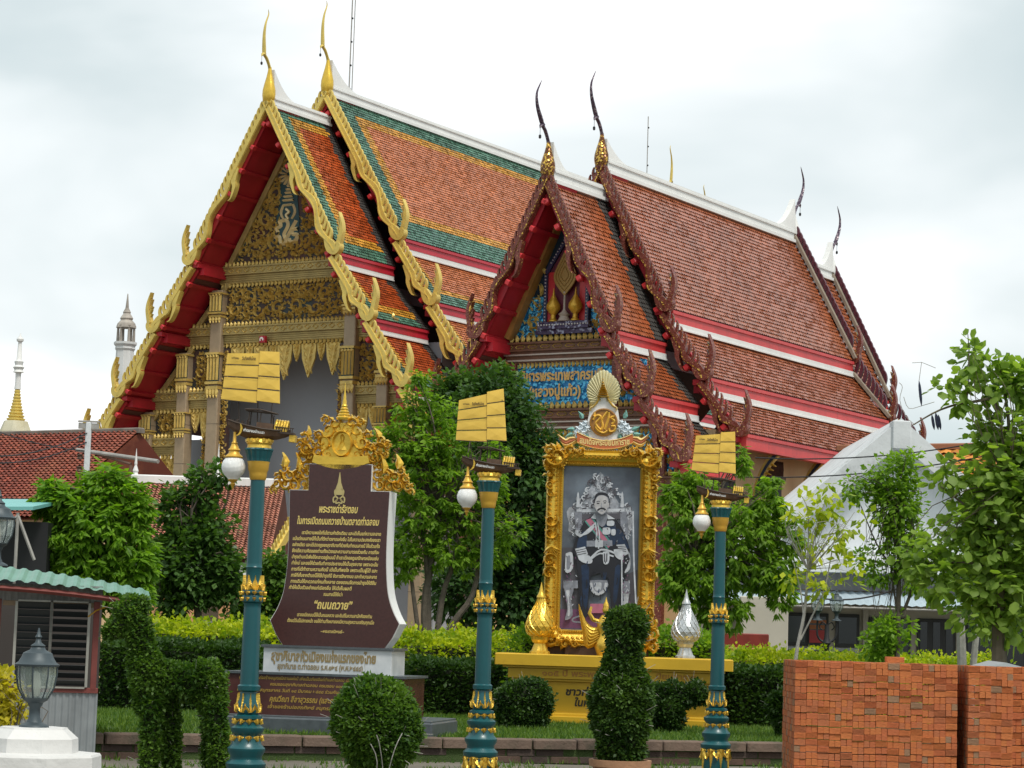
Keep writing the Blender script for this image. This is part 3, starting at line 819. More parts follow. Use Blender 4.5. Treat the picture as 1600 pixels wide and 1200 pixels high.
for y, T in ((16.32, G2), (19.52, G1)):
    for p0, p1 in T:
        mb.ribbon([(p0[0] + .10, p0[1] + .08, .05), (p1[0] + .10, p1[1] + .08, .05)], y - .18, y - .02)
mb.build('verge_edge', mat('weathered_verge', (.30, .25, .19), .8, 0, .3, 3), hall2)
chofa(hall2, -.05, 14.82, 2.65, -1, M['purple_horn'], M['gold_mosaic'], .95, 1.0, lean=1.0)
chofa(hall2, 3.0, 15.68, 2.75, -1, M['purple_horn'], M['gold_mosaic'], .95, 1.0, lean=1.0)
chofa(hall2, 16.45, 15.65, 2.6, 1, M['purple_horn'], M['white_plaster'], .95, .9, lean=1.0)
chofa(hall2, 19.6, 14.8, 2.6, 1, M['purple_horn'], M['white_plaster'], .95, .9, lean=1.0)

YG = 1.30
def gx(z, inset=.40): return prof_x(z, G1, inset)
mb = MB()
R = [(max(.02, gx(z)), z) for z in (9.5, 10.2, 10.3, 11.2, 12.2, 13.2, 14.0)]
mb.prism(R + [(-x, z) for x, z in R[::-1]], YG, YG + .2)
mb.build('gable_wall', mat('dark_blue_ground', (.012, .03, .05), .4, .2), hall2)
mb = MB()
for s in (-1, 1):
    q = [(s * .80, 10.3), (s * 1.75, 10.3), (s * 1.2, 11.5), (s * .80, 11.5)]
    mb.prism(q if s > 0 else q[::-1], YG - .02, YG + .01)
mb.prism([(-2.6, 8.3), (2.6, 8.3), (2.6, 9.55), (-2.6, 9.55)], YG - .06, YG + .1)
mb.prism([(-3.6, 6.3), (3.6, 6.3), (3.6, 7.6), (-3.6, 7.6)], YG - .06, YG + .1)
mb.build('blue_mosaic_panel', M['blue_mosaic'], hall2)
mb = MB()
carve_fill(mb, lambda x, z: 10.3 < z < 13.9 and abs(x) < gx(z, .62) and (abs(x) > .85 or z > 13.1 + .5), .0, 1.7, 10.3, 13.9, .27, YG, .10, 31, True, 0, .22, lambda x, z, r: abs(x) < .85 + r * .5 and z < 13.35 - abs(x) * .9 + r)
mb.build('gable_carving', M['gold_carve'], hall2, kind='stuff')
# niche
mb = MB()
mb.prism([(-.66, 10.72), (.66, 10.72), (.66, 12.1), (.50, 12.35), (0, 13.15), (-.50, 12.35), (-.66, 12.1)], YG - .05, YG + .05, 0)
mb.prism([(-.64, 10.72), (-.42, 10.72), (-.42, 12.2), (-.64, 12.2)], YG - .07, YG - .05, 1); mb.prism([(.42, 10.72), (.64, 10.72), (.64, 12.2), (.42, 12.2)], YG - .07, YG - .05, 1)
niche = mb.build('niche', [mat('maroon_niche', (.13, .012, .03), .5), M['red_bright']], hall2)
mb = MB()
for s in (-1, 1):
    mb.ribbon([(s * .70, 10.72, .055), (s * .70, 12.12, .055)], YG - .13, YG, 0); mb.ribbon([(s * .70, 12.16, .06), (s * .54, 12.42, .06), (0, 13.22, .055)], YG - .13, YG, 0)
    leaf(mb, s * .72, 12.15, PI / 2 - s * .5, .3, YG - .08, .08, 2)
    for k in range(14): mb.ball((s * .70, YG - .14, 10.78 + k * .10), .026, 5, 1)
    for k in range(10): mb.ball((s * (.52 - .052 * k), YG - .14, 12.46 + k * .08), .026, 5, 1)
mb.build('niche_frame', [mat('navy_frame', (.03, .03, .08), .4), mat('silver_bead', (.7, .7, .7), .3, .3), M['gold_carve']], hall2)
g = MB(Matrix.Translation((0, YG - .2, 11.46)))
g.prism([(x, z) for x, z, _ in spl([(0, 0, 0), (.30, .35, 0), (.37, .62, 0), (.22, .95, 0), (0, 1.35, 0)], 5)] + [(-x, z) for x, z, _ in spl([(0, 1.35, 0), (.22, .95, 0), (.37, .62, 0), (.30, .35, 0), (0, 0, 0)], 5)][1:-1], -.03, .03)
for k in (.78, .56, .34): 
    ring = [(x * k, .62 + (z - .62) * k, .012) for x, z, _ in spl([(0, 0, 0), (.30, .35, 0), (.37, .62, 0), (.22, .95, 0), (0, 1.35, 0)], 4)]
    g.ribbon(ring, -.05, -.03, 0, True); g.ribbon([(-x, z, h) for x, z, h in ring], -.05, -.03, 0, True)
g.build('fan_disc', mat('bronze_gold', (.34, .20, .05), .45, .3), niche)
g = MB(Matrix.Translation((0, YG - .2, 10.72)))
g.lathe([(.20, 0), (.16, .06), (.12, .14), (.17, .2), (.09, .26), (.035, .34), (.03, .8), (.05, .84), (.025, .88)], n=10)
g.build('fan_stand', mat('pale_post', (.45, .38, .32), .5), niche, smooth=True)
for s in (-1, 1):
    g = MB(Matrix.Translation((s * .37, YG - .2, 10.72)))
    g.lathe([(.13, 0), (.13, .04), (.08, .08), (.07, .2), (.13, .26), (.21, .38), (.20, .50), (.10, .66), (.04, .78), (.008, .98)], n=12)
    g.build('urn', M['gold_deep'], niche, smooth=True)
mb = MB(); mb.box(-.85, .85, YG - .28, YG, 10.50, 10.71, 0); mb.box(-.95, .95, YG - .22, YG, 10.36, 10.49, 0)
for k in range(18): mb.ball((-.8 + k * .094, YG - .3, 10.62), .026, 5, 1)
mb.build('niche_base', [mat('violet_mosaic', (.06, .04, .09), .4, .2, sparkle=((.3, .3, .4), 14, .8)), M['white_plaster']], hall2)
def cornice2(x0, x1, z):
    mb = MB(); cm = 0
    for k, (dz, h, dy) in enumerate(((0, .06, .26), (.06, .16, .18), (.22, .05, .24), (.27, .08, .16), (.35, .04, .20), (.39, .12, .12), (.51, .05, .18), (.56, .06, .10))):
        mb.box(x0 + .02 * k, x1 - .02 * k, YG - dy, YG + .1, z - dz - h, z - dz, 0 if k != 4 and k != 6 else 1)
    o = mb.build('cornice', [mat('brown_cornice', (.20, .085, .045), .5, .1, .4, 6), mat('silver_line', (.5, .42, .36), .4, .3)], hall2)
    mb = MB(); leaf_row(mb, x0, x1, z + .02, .20, YG - .12, .07, .19); leaf_row(mb, x0 + .1, x1 - .1, z - .60, .16, YG - .06, .08, .14, False)
    n = int((x1 - x0) / .42)
    for i in range(n):
        cx = x0 + (x1 - x0) * (i + .5) / n; cz = z - .14
        mb.ribbon([(cx - .16, cz, .012), (cx - .1, cz + .05, .012), (cx + .1, cz + .05, .012), (cx + .16, cz, .012), (cx + .1, cz - .05, .012), (cx - .1, cz - .05, .012), (cx - .16, cz, .012)], YG - .21, YG - .18, 0, True)
    mb.build('leaf_row', M['gold_carve'], o, kind='stuff')
cornice2(-2.1, 2.1, 10.16); cornice2(-3.3, 3.3, 8.18); cornice2(-4.4, 4.4, 6.2)
mb = MB()
carve_fill(mb, lambda x, z: 8.5 < z < 9.4 and 1.75 < abs(x) < gx(z, .5), 1.75, 3, 8.5, 9.4, .2, YG - .06, .08, 41, True, 0, .16)
carve_fill(mb, lambda x, z: 6.5 < z < 7.4 and abs(x) < gx(z, .5), 0, 3.6, 6.5, 7.4, .24, YG - .06, .08, 42, True, 0, .16)
mb.build('side_carving', M['gold_carve'], hall2, kind='stuff')
for s in (-1, 1):
    mb = MB(); mb.bbox(s * 1.72 - .11, s * 1.72 + .11, YG - .2, YG, 8.2, 9.55, .02); mb.build('pilaster', M['brown_mosaic'], hall2)
    mb = MB(); mb.bbox(s * 3.2 - .2, s * 3.2 + .2, YG - .2, YG, 0, 7.5, .02); mb.build('pilaster', M['brown_mosaic'], hall2)
mb = MB()
for s in (-1, 1):
    mb.ribbon([(s * .05, 14.25, .13), (s * 1.92, 10.3, .16)], YG - .35, YG + .05, 0)
    mb.ribbon([(s * 1.9, 9.6, .12), (s * 3.0, 8.2, .12)], YG - .35, YG + .05, 0)
mb.build('gable_frame', mat('ochre_frame', (.40, .20, .05), .5, .1, .3, 3), hall2)
# body, cream side wall with ornate window heads and brackets
mb = MB(); mb.box(-3.9, 3.9, 3.2, 16.0, 0, 7.7); mb.box(-3.0, 3.0, 1.6, 19.0, 0, 6.2); mb.build('wall', M['cream'], hall2)
mb = MB(); mb.box(-3.95, 3.95, 2.0, 2.19, 0, 6.2); mb.build('porch_wall', M['cream'], hall2)
for k in range(4):
    y = 3.9 + k * 3.1
    mb = MB(Matrix.Translation((3.9, y, .50)) @ Matrix.Rotation(PI / 2, 4, 'Z'))
    mb.bbox(-.45, .45, -.10, .02, 3.4, 6.1, .02, 0)
    mb.box(-.36, .36, -.115, -.09, 3.6, 5.9, 1)
    for q in range(5): mb.ribbon([(-.32 + q * .16, 6.05, .07), (-.34 + q * .17, 6.35, .09), (-.30 + q * .15, 6.58, .05)], -.2, 0, 0, True)
    mb.box(-.5, .5, -.2, 0, 6.02, 6.12, 0)
    mb.build('window', [mat('brown_window_carving', (.13, .05, .025), .5, .1, .4, 6), M['dark']], hall2)
    y = y + 1.55
    mb = MB(Matrix.Translation((3.9, y, .22)) @ Matrix.Rotation(0, 4, 'Z'))
    pp = spl([(.08, 5.0, .05), (.20, 5.5, .08), (.30, 6.1, .09), (.55, 6.6, .10), (.85, 6.95, .12)], 4)
    mb.ribbon(pp, -.07, .07, 0); mb.ribbon([(a + .02, b - .02, c * .4) for a, b, c in pp], -.09, .09, 1)
    for q in range(6): mb.ribbon([(.28 + q * .08, 6.0 + q * .13, .04), (.44 + q * .08, 5.98 + q * .12, .01)], -.05, .05, 2)
    mb.build('eave_bracket', [M['gold_carve'], mat('navy_scale', (.03, .05, .09), .4), M['gold_deep']], hall2)
mb = MB(); mb.box(-6, 6, -1, 21, 0, 1.0); mb.build('plinth', M['cream'], hall2)
# ------------------------------------------------------------------ ground
def sheet(name, pts, z, m, **kw):
    mb = MB(); mb.add([(x, y, z) for x, y in pts], [tuple(range(len(pts)))])
    o = mb.build(name, m); o['kind'] = 'structure'
    for k, v in kw.items(): o[k] = v
    return o
M['asphalt'] = mat('dusty_pavement', (.16, .14, .11), .9, 0, .3, .8, .5, 40, dirt=((.07, .09, .03), .9, .55, .7))
M['soil'] = mat('compound_ground', (.20, .18, .15), .9, 0, .3, .3, .3, 10)
M['lawn'] = mat('lawn_ground', (.05, .085, .018), .9, 0, .3, 2.0, .8, 60)
sheet('ground', [(-1500, -200), (1500, -200), (1500, 2500), (-1500, 2500)], -.02, M['soil'])
sheet('pavement', [(-30, -10), (30, -10), (30, 33.5), (-30, 27)], 0.0, M['asphalt'])
WA, WB = Vector((-12.0, 25.6, 0)), Vector((12.0, 35.2, 0))
def wl_y(x): return 30.35 + .40 * x
mb = MB()
n = 24
poly = [(-12, wl_y(-12)), (12, wl_y(12)), (12, 50), (-12, 50)]
mb.add([(x, y, .28) for x, y in poly] + [(x, y, -.02) for x, y in poly], [(0, 1, 2, 3), (4, 5, 1, 0)])
o = mb.build('lawn', M['lawn']); o['kind'] = 'structure'

def grass(name, n, xr, yr, z, hmin, hmax, m, cond=None):
    x = nrs.uniform(*xr, n); y = nrs.uniform(*yr, n)
    if cond is not None:
        k = cond(x, y); x, y = x[k], y[k]; n = len(x)
    h = nrs.uniform(hmin, hmax, n); a = nrs.uniform(0, 6.28, n); w = .008 + .006 * nrs.rand(n)
    l = nrs.normal(0, .35, (n, 2)) * h[:, None]
    V = np.zeros((n, 3, 3))
    V[:, 0] = np.stack([x - w * np.cos(a), y - w * np.sin(a), 0 * x + z], 1)
    V[:, 1] = np.stack([x + w * np.cos(a), y + w * np.sin(a), 0 * x + z], 1)
    V[:, 2] = np.stack([x + l[:, 0], y + l[:, 1], z + h], 1)
    return raw_mesh(name, V.reshape(-1, 3), 3, n, m, nrs.rand(n))
def raw_mesh(name, V, k, n, m, tint, fold=None):
    me = bpy.data.meshes.new(name)
    me.vertices.add(len(V)); me.vertices.foreach_set('co', V.ravel().astype(np.float32))
    idx = np.arange(k * n) if fold is None else fold
    npoly = n if fold is None else len(fold) // 3
    kk = k if fold is None else 3
    me.loops.add(len(idx)); me.loops.foreach_set('vertex_index', idx.astype(np.int32))
    me.polygons.add(npoly); me.polygons.foreach_set('loop_start', np.arange(npoly) * kk); me.polygons.foreach_set('loop_total', np.full(npoly, kk))
    for q in (m if isinstance(m, list) else [m]): me.materials.append(q)
    me.update(calc_edges=True)
    at = me.attributes.new('tint', 'FLOAT', 'FACE')
    t = np.clip(tint, 0, 1).astype(np.float32)
    at.data.foreach_set('value', t if fold is None else np.repeat(t, npoly // len(t)))
    o = bpy.data.objects.new(name, me); COL.objects.link(o)
    return o
gm = leafmat('grass_blade', (.035, .10, .012), (.14, .22, .025), .3)
g = grass('grass', 90000, (-6.5, 6), (26, 41), .28, .03, .085, gm, lambda x, y: y > wl_y(x) + .12)
g['kind'] = 'stuff'; g['label'] = 'short green lawn grass behind the low stone wall'; g['category'] = 'grass'
g = grass('weeds', 16000, (-6, 6.5), (22, 32.5), 0.0, .02, .09, gm, lambda x, y: (y < wl_y(x) - .08) & (np.sin(x * 3 + y) * np.sin(y * 2.3 - x) > .0))
g['kind'] = 'stuff'; g['label'] = 'sparse weeds on the dusty ground before the low wall'; g['category'] = 'weeds'

# low stone edging wall
gw = thing('garden_wall', 'low brown stone retaining wall with coping along the front of the lawn', 'wall', (0, wl_y(0), 0), math.atan(.40))
cop = mat('weathered_coping', (.17, .115, .085), .85, 0, .4, 2.0, .6, 25, dirt=((.05, .05, .03), 2.5, .5, .8), tint=0)
stn = [mat('brown_block_stone', (.10, .060, .042), .85, 0, .4, 3, .6, 20), mat('dark_block_stone', (.075, .05, .04), .85, 0, .4, 3, .6, 20)]
L0 = -7.0
for i in range(22):
    l = .60; x = L0 + i * .62
    mb = MB(); mb.bbox(x, x + l, -.06 + rnd.uniform(-.01, .01), .20, .18, .31 + rnd.uniform(-.006, .006), .018); mb.build('coping_stone', cop, gw)
for r in range(2):
    for i in range(34):
        l = .39; x = L0 + i * .405 + (r % 2) * .2
        mb = MB(); mb.bbox(x, x + l, rnd.uniform(-.02, .015), .18, .0 + r * .09, .083 + r * .09, .01); mb.build('stone', stn[rnd.random() < .4], gw)

# ------------------------------------------------------------------ text
def text_mb(mb, s, w, h, cx, cz, y, mat_=0, bold=.02, thick=.004, shear=0.0, warp=None):
    """lettering fitted into a box w x h centred at cx, cz, standing just proud of plane y"""
    c = bpy.data.curves.new('lettering', 'FONT'); c.body = s; c.size = 1.0; c.align_x = 'LEFT'
    c.offset = bold; c.resolution_u = 2; c.shear = shear
    o = bpy.data.objects.new('lettering', c); COL.objects.link(o)
    bpy.context.view_layer.update()
    me = bpy.data.meshes.new_from_object(o.evaluated_get(bpy.context.evaluated_depsgraph_get()))
    vs = [v.co.copy() for v in me.vertices]; fs = [tuple(p.vertices) for p in me.polygons]
    bpy.data.objects.remove(o); bpy.data.curves.remove(c)
    if not vs: bpy.data.meshes.remove(me); return
    x0, x1 = min(v.x for v in vs), max(v.x for v in vs); 
    k = w / (x1 - x0)
    kz = h
    out = []
    for v in vs:
        x = (v.x - (x0 + x1) / 2) * k; z = (v.y - .33) * kz
        if warp: x, z = warp(x, z)
        out.append((cx + x, y - thick, cz + z))
    mb.add(out, fs, mat_)
    bpy.data.meshes.remove(me)

# name board lettering on the red-roofed hall
mb = MB()
text_mb(mb, 'วิหารพระเทพสาครมุนี', 2.75, .40, -.10, 9.16, YG - .10, 0, .035, .02)
text_mb(mb, '(หลวงปู่แก้ว)', 1.75, .40, -.30, 8.70, YG - .10, 0, .035, .02)
mb.build('lettering', mat('gold_letter', (.72, .42, .12), .4, .3), hall2)

# ------------------------------------------------------------------ boat lamps
def boat_lamp_parts(t, sail_tilt, hang):
    teal, gold = M['teal'], M['gold_leaf']
    oct_ = [(.165, 0), (.165, .30), (.185, .32), (.19, .36), (.15, .40), (.15, .43), (.175, .47), (.178, .50), (.14, .54), (.13, .59), (.125, .62), (.155, .66), (.158, .69), (.115, .72), (.112, .755), (.135, .775), (.135, .80), (.095, .815), (.118, .85), (.112, .90), (.088, .97), (.082, 1.02), (.105, 1.035), (.108, 1.075), (.088, 1.09),
            (.0875, 1.13), (.0805, 1.80), (.080, 1.83), (.088, 1.845)]
    mb = MB(); mb.lathe(oct_, n=16); mb.build('base', teal, t, smooth=True)
    mb = MB(); mb.lathe([(.080, 1.845), (.098, 1.86), (.102, 1.90), (.09, 1.92), (.108, 1.945), (.106, 1.965), (.084, 1.98), (.076, 2.02), (.0745, 2.06), (.074, 2.17), (.080, 2.18), (.073, 2.19), (.0728, 2.22), (.069, 2.95), (.068, 3.02)], n=16); mb.build('pole', teal, t, smooth=True)
    def flames(nn, r, z, h, w, tilt=.1, name='gilded_leaves'):
        mb = MB()
        for k in range(nn):
            a = 2 * PI * (k + .5) / nn - PI / 2
            mb.M = Matrix.Rotation(a + PI / 2, 4, 'Z') @ Matrix.Translation((0, -r, z)) @ Matrix.Rotation(-tilt, 4, 'X')
            sg = 1 if h > 0 else -1
            mb.ribbon(spl([(0, 0, w * .35), (0, h * .22, w * .52), (0, h * .5, w * .34), (0, h * .75, w * .13), (0, h, .002)], 2), -.022, .01, 0, ridge=True)
            for s in (-1, 1):
                leaf(mb, s * w * .18, h * .05, PI / 2 - s * .5 if sg > 0 else -PI / 2 + s * .5, abs(h) * .42, -.004, .022, 0, .22)
        mb.M = None
        return mb
    fl = flames(8, .086, 1.955, .15, .075, .05)
    for args in ((10, .106, 1.955, -.035, .06, 0), (10, .098, 1.90, -.035, .05, 0), (8, .104, .83, .18, .082, .12), (10, .116, .77, -.05, .07, .3), (10, .13, .615, -.05, .07, .3), (8, .158, .30, -.28, .09, 0), (8, .162, .31, -.08, .12, 0)):
        f2 = flames(*args); o_ = len(fl.v); fl.v += f2.v; fl.f += [tuple(i + o_ for i in f) for f in f2.f]; fl.m += f2.m
    fl.build('gilded_leaves', gold, t)
    mb = MB(); mb.lathe([(.070, 3.0), (.078, 3.01), (.084, 3.05), (.088, 3.08), (.098, 3.10), (.102, 3.15), (.108, 3.175)], n=16); cp = mb.build('capital', M['gold_satin'], t, smooth=True)
    mb = MB(); mb.lathe([(.100, 3.17), (.105, 3.20), (.124, 3.27), (.132, 3.285), (.125, 3.30)], n=32, rib=.05, ribn=16); mb.build('fluted_cup', teal, cp)
    mb = MB(); mb.lathe([(.105, 3.29), (.118, 3.30), (.112, 3.33), (.126, 3.35), (.12, 3.375), (.10, 3.39)], n=16)
    for k in range(12):
        a = 2 * PI * k / 12; mb.ball((.112 * math.cos(a), .112 * math.sin(a), 3.372), .027, 6, 0, .8)
    mb.build('lotus_ring', gold, cp, smooth=True)
    # boat: hull, deckhouse, canopy, stern cabin
    bt = MB(Matrix.Translation((-.02, 0, 3.38)) @ Matrix.Rotation(math.radians(5), 4, 'Y'))
    st_ = [(-.30, .02, .10, .155), (-.22, .055, .04, .135), (-.10, .085, .0, .115), (.05, .09, .0, .10), (.18, .08, .02, .10), (.26, .05, .05, .115), (.30, .03, .07, .12)]
    vs, fs = [], []
    for x, hw, zb, zt in st_:
        vs += [(x, -hw, zt), (x, -hw * .75, (zb + zt) / 2 - .01), (x, 0, zb), (x, hw * .75, (zb + zt) / 2 - .01), (x, hw, zt)]
    for i in range(len(st_) - 1):
        for k in range(4): fs.append((i * 5 + k, i * 5 + k + 1, i * 5 + 5 + k + 1, i * 5 + 5 + k))
        fs.append((i * 5, i * 5 + 5, i * 5 + 9, i * 5 + 4))
    bt.add(vs, fs, 0)
    for sy in (-1, 1): bt.tube([(x, sy * (hw + .004), zt + .004) for x, hw, _, zt in st_], .009, 5, 1)
    boat = bt.build('boat', [M['hull'], M['hull_dark']], t)
    W = Matrix.Translation((-.02, 0, 3.38)) @ Matrix.Rotation(math.radians(5), 4, 'Y')
    b = MB(W)
    b.box(-.02, .14, -.05, .05, .10, .165, 0)
    b.tube([(-.10, -.045, .12), (-.10, -.045, .27)], .006, 4, 1); b.tube([(-.10, .045, .12), (-.10, .045, .27)], .006, 4, 1)
    b.tube([(.12, -.045, .12), (.12, -.045, .25)], .006, 4, 1); b.tube([(.12, .045, .12), (.12, .045, .25)], .006, 4, 1)
    b.tube([(.01, -.045, .12), (.01, -.045, .27)], .005, 4, 1)
    b.box(-.14, .16, -.06, .06, .262, .272, 1)
    b.tube([(-.14, -.062, .272), (0, -.062, .285), (.16, -.062, .262)], .007, 4, 1)
    for k in range(4): b.box(-.27 + k * .05, -.25 + k * .05, -.03, .03, .13, .165 + .01 * (k % 2), 1)
    b.build('deckhouse', [M['hull'], M['hull_dark']], boat)
    b = MB(W @ Matrix.Translation((.165, 0, .10)))
    for k in range(5):
        x = k * .026
        arc = [(x, .062 * math.cos(a), .105 * math.sin(a)) for a in [PI * q / 8 for q in range(9)]]
        b.tube(arc, .0125, 6, 0)
    b.build('barrel_cover', gold, boat, smooth=True)
    b = MB(W @ Matrix.Translation((.165, 0, .10)))
    vs = [(0.0, .058 * math.cos(PI * q / 8), .10 * math.sin(PI * q / 8)) for q in range(9)]
    b.add(vs, [tuple(range(9))], 0)
    b.box(.0, .18, -.07, .07, -.018, .002, 1)
    for k in range(9): b.box(.01 + k * .019, .016 + k * .019, -.072, -.066, .002, .036, 1)
    b.box(.0, .18, -.074, -.064, .036, .044, 1)
    b.box(.14, .20, -.05, .05, -.085, -.02, 2)
    b.build('stern_rail', [M['dark'], M['hull_dark'], gold], boat)
    b = MB(W)
    b.ribbon(spl([(-.165, .13, .004), (-.15, .09, .010), (-.16, .04, .008), (-.185, .015, .004)], 3), -.085, -.070, 0)
    b.build('bow_ornament', gold, boat)
    b = MB(W @ Matrix.Rotation(math.radians(1.5), 4, 'Y')); text_mb(b, 'ท่าฉลอมบ้านเรา', .20, .035, -.03, .072, -.083, 0, .04, .003); b.build('lettering', M['white_plaster'], boat)
    # masts and sail
    b = MB(); b.tube([(-.03, 0, 3.45), (-.03, .0, 4.2)], .006, 5); b.tube([(-.20, 0, 3.50), (-.22, 0, 3.80)], .004, 4); b.tube([(.10, 0, 3.48), (.115, 0, 4.2)], .004, 4)
    mast = b.build('mast', M['hull_dark'], t)
    xl = [(-.30, -.33), (.0, .0), (.17, .20)]
    for c in range(2):
        for r in range(4):
            z1 = .455 - r * .113 + c * (.018); z0 = z1 - .113
            def X(i, z):                      # edge positions taper upward
                q = (.455 - z) / .455
                return (-.305 - .035 * q, .005, .185 + .035 * q)[i]
            b = MB(Matrix.Translation((-.04, -.03, 3.74)) @ Matrix.Rotation(sail_tilt, 4, 'Y'))
            yy = -.012 * c - .004 * (r % 2)
            sl = .05 if c == 1 else 0.0
            xa, xb = X(c, z0), X(c + 1, z0); xc, xd = X(c, z1), X(c + 1, z1)
            dz = (.02 if c == 0 else .0)
            k_ = (hang, -.05 + hang)[0]; sk = lambda x, z: z + (x + .3) * (k_ * (z / .455) - .06 * (1 - z / .455))
            vs = [(xa, yy, sk(xa, z0)), (xb, yy + sl, sk(xb, z0)), (xd, yy + sl, sk(xd, z1) - .006), (xc, yy, sk(xc, z1) - .006)]
            mid = ((xa + xb) / 2, yy + sl / 2 - .004, sk((xa + xb) / 2, z0 + .05))
            n4 = [(x, y + .006, z) for x, y, z in vs]
            b.add(vs + [mid] + n4, [(0, 1, 4), (1, 2, 4), (2, 3, 4), (3, 0, 4), (5, 8, 7, 6), (0, 5, 6, 1), (1, 6, 7, 2), (2, 7, 8, 3), (3, 8, 5, 0)], 0)
            b.add([(xa, yy - .008, sk(xa, z0) - .004), (xb, yy + sl - .008, sk(xb, z0) - .004), (xb, yy + sl - .008, sk(xb, z0) + .004), (xa, yy - .008, sk(xa, z0) + .004)], [(0, 1, 2, 3)], 1)
            o = b.build('sail_panel', [M['sail'], M['hull_dark']], t)
            if c == 0 and r == 0:
                b2 = MB(b.M); text_mb(b2, 'ต.ท่าฉลอม', .07, .026, -.225, .405, -.012, 0, .03, .004); text_mb(b2, 'วันท้องถิ่นไทย', .13, .042, -.095, .405, -.012, 0, .03, .004)
                b2.build('lettering', M['hull_dark'], o)
    # globe lantern hung from the bow
    gx_ = -.235
    b = MB(Matrix.Translation((gx_, -.01, 3.12)))
    R = .113
    b.lathe([(.055, .095), (.075, .085), (.098, .055), (.112, .015), (.112, -.02), (.10, -.055), (.078, -.085), (.05, -.112), (.045, -.122)], n=24)
    gl = b.build('glass_globe', M['globe'], t, smooth=True)
    b = MB(Matrix.Translation((gx_, -.01, 3.12)))
    b.lathe([(.085, .085), (.088, .095), (.055, .125), (.05, .15), (.062, .158), (.045, .175), (.028, .215), (.032, .225), (.018, .24), (.014, .33)], n=14)
    b.build('globe_cap', M['gold_satin'], gl, smooth=True)
    b = MB(Matrix.Translation((gx_, -.01, 3.12)))
    b.lathe([(.046, -.118), (.05, -.125), (.03, -.14), (.018, -.15), (.026, -.165), (.016, -.18), (.004, -.215)], n=10)
    b.build('globe_finial', M['gold_satin'], gl, smooth=True)
M['teal'] = mat('teal_gloss_paint', (.003, .078, .090), .36, 0, .15, 3, coat=.08, dirt=((.03, .10, .10), 3, .6, .4))
M['gold_leaf'] = mat('gilded_metal', (.78, .50, .07), .32, .55, .25, 14, .3, 60)
M['gold_satin'] = mat('satin_gold_paint', (.68, .40, .05), .42, .3, .2, 5, .1, 30)
M['hull'] = mat('boat_brown_wood', (.12, .065, .035), .6, 0, .4, 20)
M['hull_dark'] = mat('boat_dark_wood', (.045, .028, .018), .7)
M['sail'] = mat('brass_sail_plate', (.82, .53, .085), .34, .18, .15, 5, .15, 8)
gm_ = bpy.data.materials.new('ribbed_globe_glass'); gm_.use_nodes = True
_b = gm_.node_tree.nodes['Principled BSDF']; _b.inputs['Base Color'].default_value = (.92, .92, .90, 1); _b.inputs['Roughness'].default_value = .3
_b.inputs['Transmission Weight'].default_value = .15; _b.inputs['Alpha'].default_value = 1.0
_w = gm_.node_tree.nodes.new('ShaderNodeTexWave'); _w.bands_direction = 'Z'; _w.inputs['Scale'].default_value = 26
_w2 = gm_.node_tree.nodes.new('ShaderNodeTexWave'); _w2.bands_direction = 'X'; _w2.inputs['Scale'].default_value = 26
_t = gm_.node_tree.nodes.new('ShaderNodeTexCoord'); _m = gm_.node_tree.nodes.new('ShaderNodeMath'); _bp = gm_.node_tree.nodes.new('ShaderNodeBump')
_bp.inputs['Strength'].default_value = .5; _bp.inputs['Distance'].default_value = .006
for w_ in (_w, _w2): gm_.node_tree.links.new(_t.outputs['Object'], w_.inputs['Vector'])
gm_.node_tree.links.new(_w.outputs['Fac'], _m.inputs[0]); gm_.node_tree.links.new(_w2.outputs['Fac'], _m.inputs[1])
gm_.node_tree.links.new(_m.outputs[0], _bp.inputs['Height']); gm_.node_tree.links.new(_bp.outputs[0], _b.inputs['Normal'])
M['globe'] = gm_
for px, Y, lab, st, hg in ((396.5, 22.0, 'tall teal and gold boat lamp post before the carved golden temple doorway', .02, .04),
                       (759.5, 25.6, 'teal and gold boat lamp post between the maroon tablet and the framed portrait', -.03, .22),
                       (1124.0, 29.3, 'smallest teal and gold boat lamp post, right of the silver urn', .03, .12)):
    c = P(px, 900, Y)
    t = thing('street_lamp', lab, 'street lamp', (c.x, Y, 0), math.radians(-4), 'boat topped lamp posts')
    boat_lamp_parts(t, st, hg)

# ------------------------------------------------------------------ carved tablet monument
c = P(527, 1008, 31.0)
ms_ = thing('monument', 'maroon granite inscribed tablet with gold crest on a marble and granite base', 'monument', (c.x, 31.0, .28), -.20)
K = 1 / 117.7
M['maroon_gr'] = mat('maroon_granite', (.060, .019, .016), .22, 0, .25, 30, spec=.5)
M['maroon_dull'] = mat('maroon_granite_base', (.085, .030, .026), .25, 0, .3, 5, streak=.0, dirt=((.16, .10, .09), 2, .6, .5))
M['marble'] = mat('white_marble', (.60, .62, .63), .35, 0, .35, 3, col2=(.40, .43, .45), dirt=((.25, .25, .24), 5, .62, .6))
M['grey_gr'] = mat('grey_granite', (.085, .10, .11), .4, 0, .3, 12)
M['white_edge'] = mat('white_painted_edge', (.78, .78, .76), .5, 0, .05, 2)
zz = lambda y: (987 - y) * K + 1.6 - .28
mb = MB(); mb.bbox(-1.62, 1.45, -.55, .95, 0, .20, .02); mb.build('plinth', M['grey_gr'], ms_)
mb = MB(); mb.bbox(-1.60, 1.43, -.53, .93, .20, .222, .006, 1); mb.bbox(-1.38, 1.02, -.40, .75, .222, .745, .006, 0); mb.box(-1.42, 1.06, -.43, .78, .745, .775, 1); mb.build('base_block', [M['maroon_dull'], M['grey_gr']], ms_)
mb = MB(); mb.bbox(-.94, .80, -.22, .50, .775, 1.10, .006, 0); mb.box(-.97, .83, -.25, .53, 1.10, 1.13, 1); mb.build('marble_block', [M['marble'], M['grey_gr']], ms_)
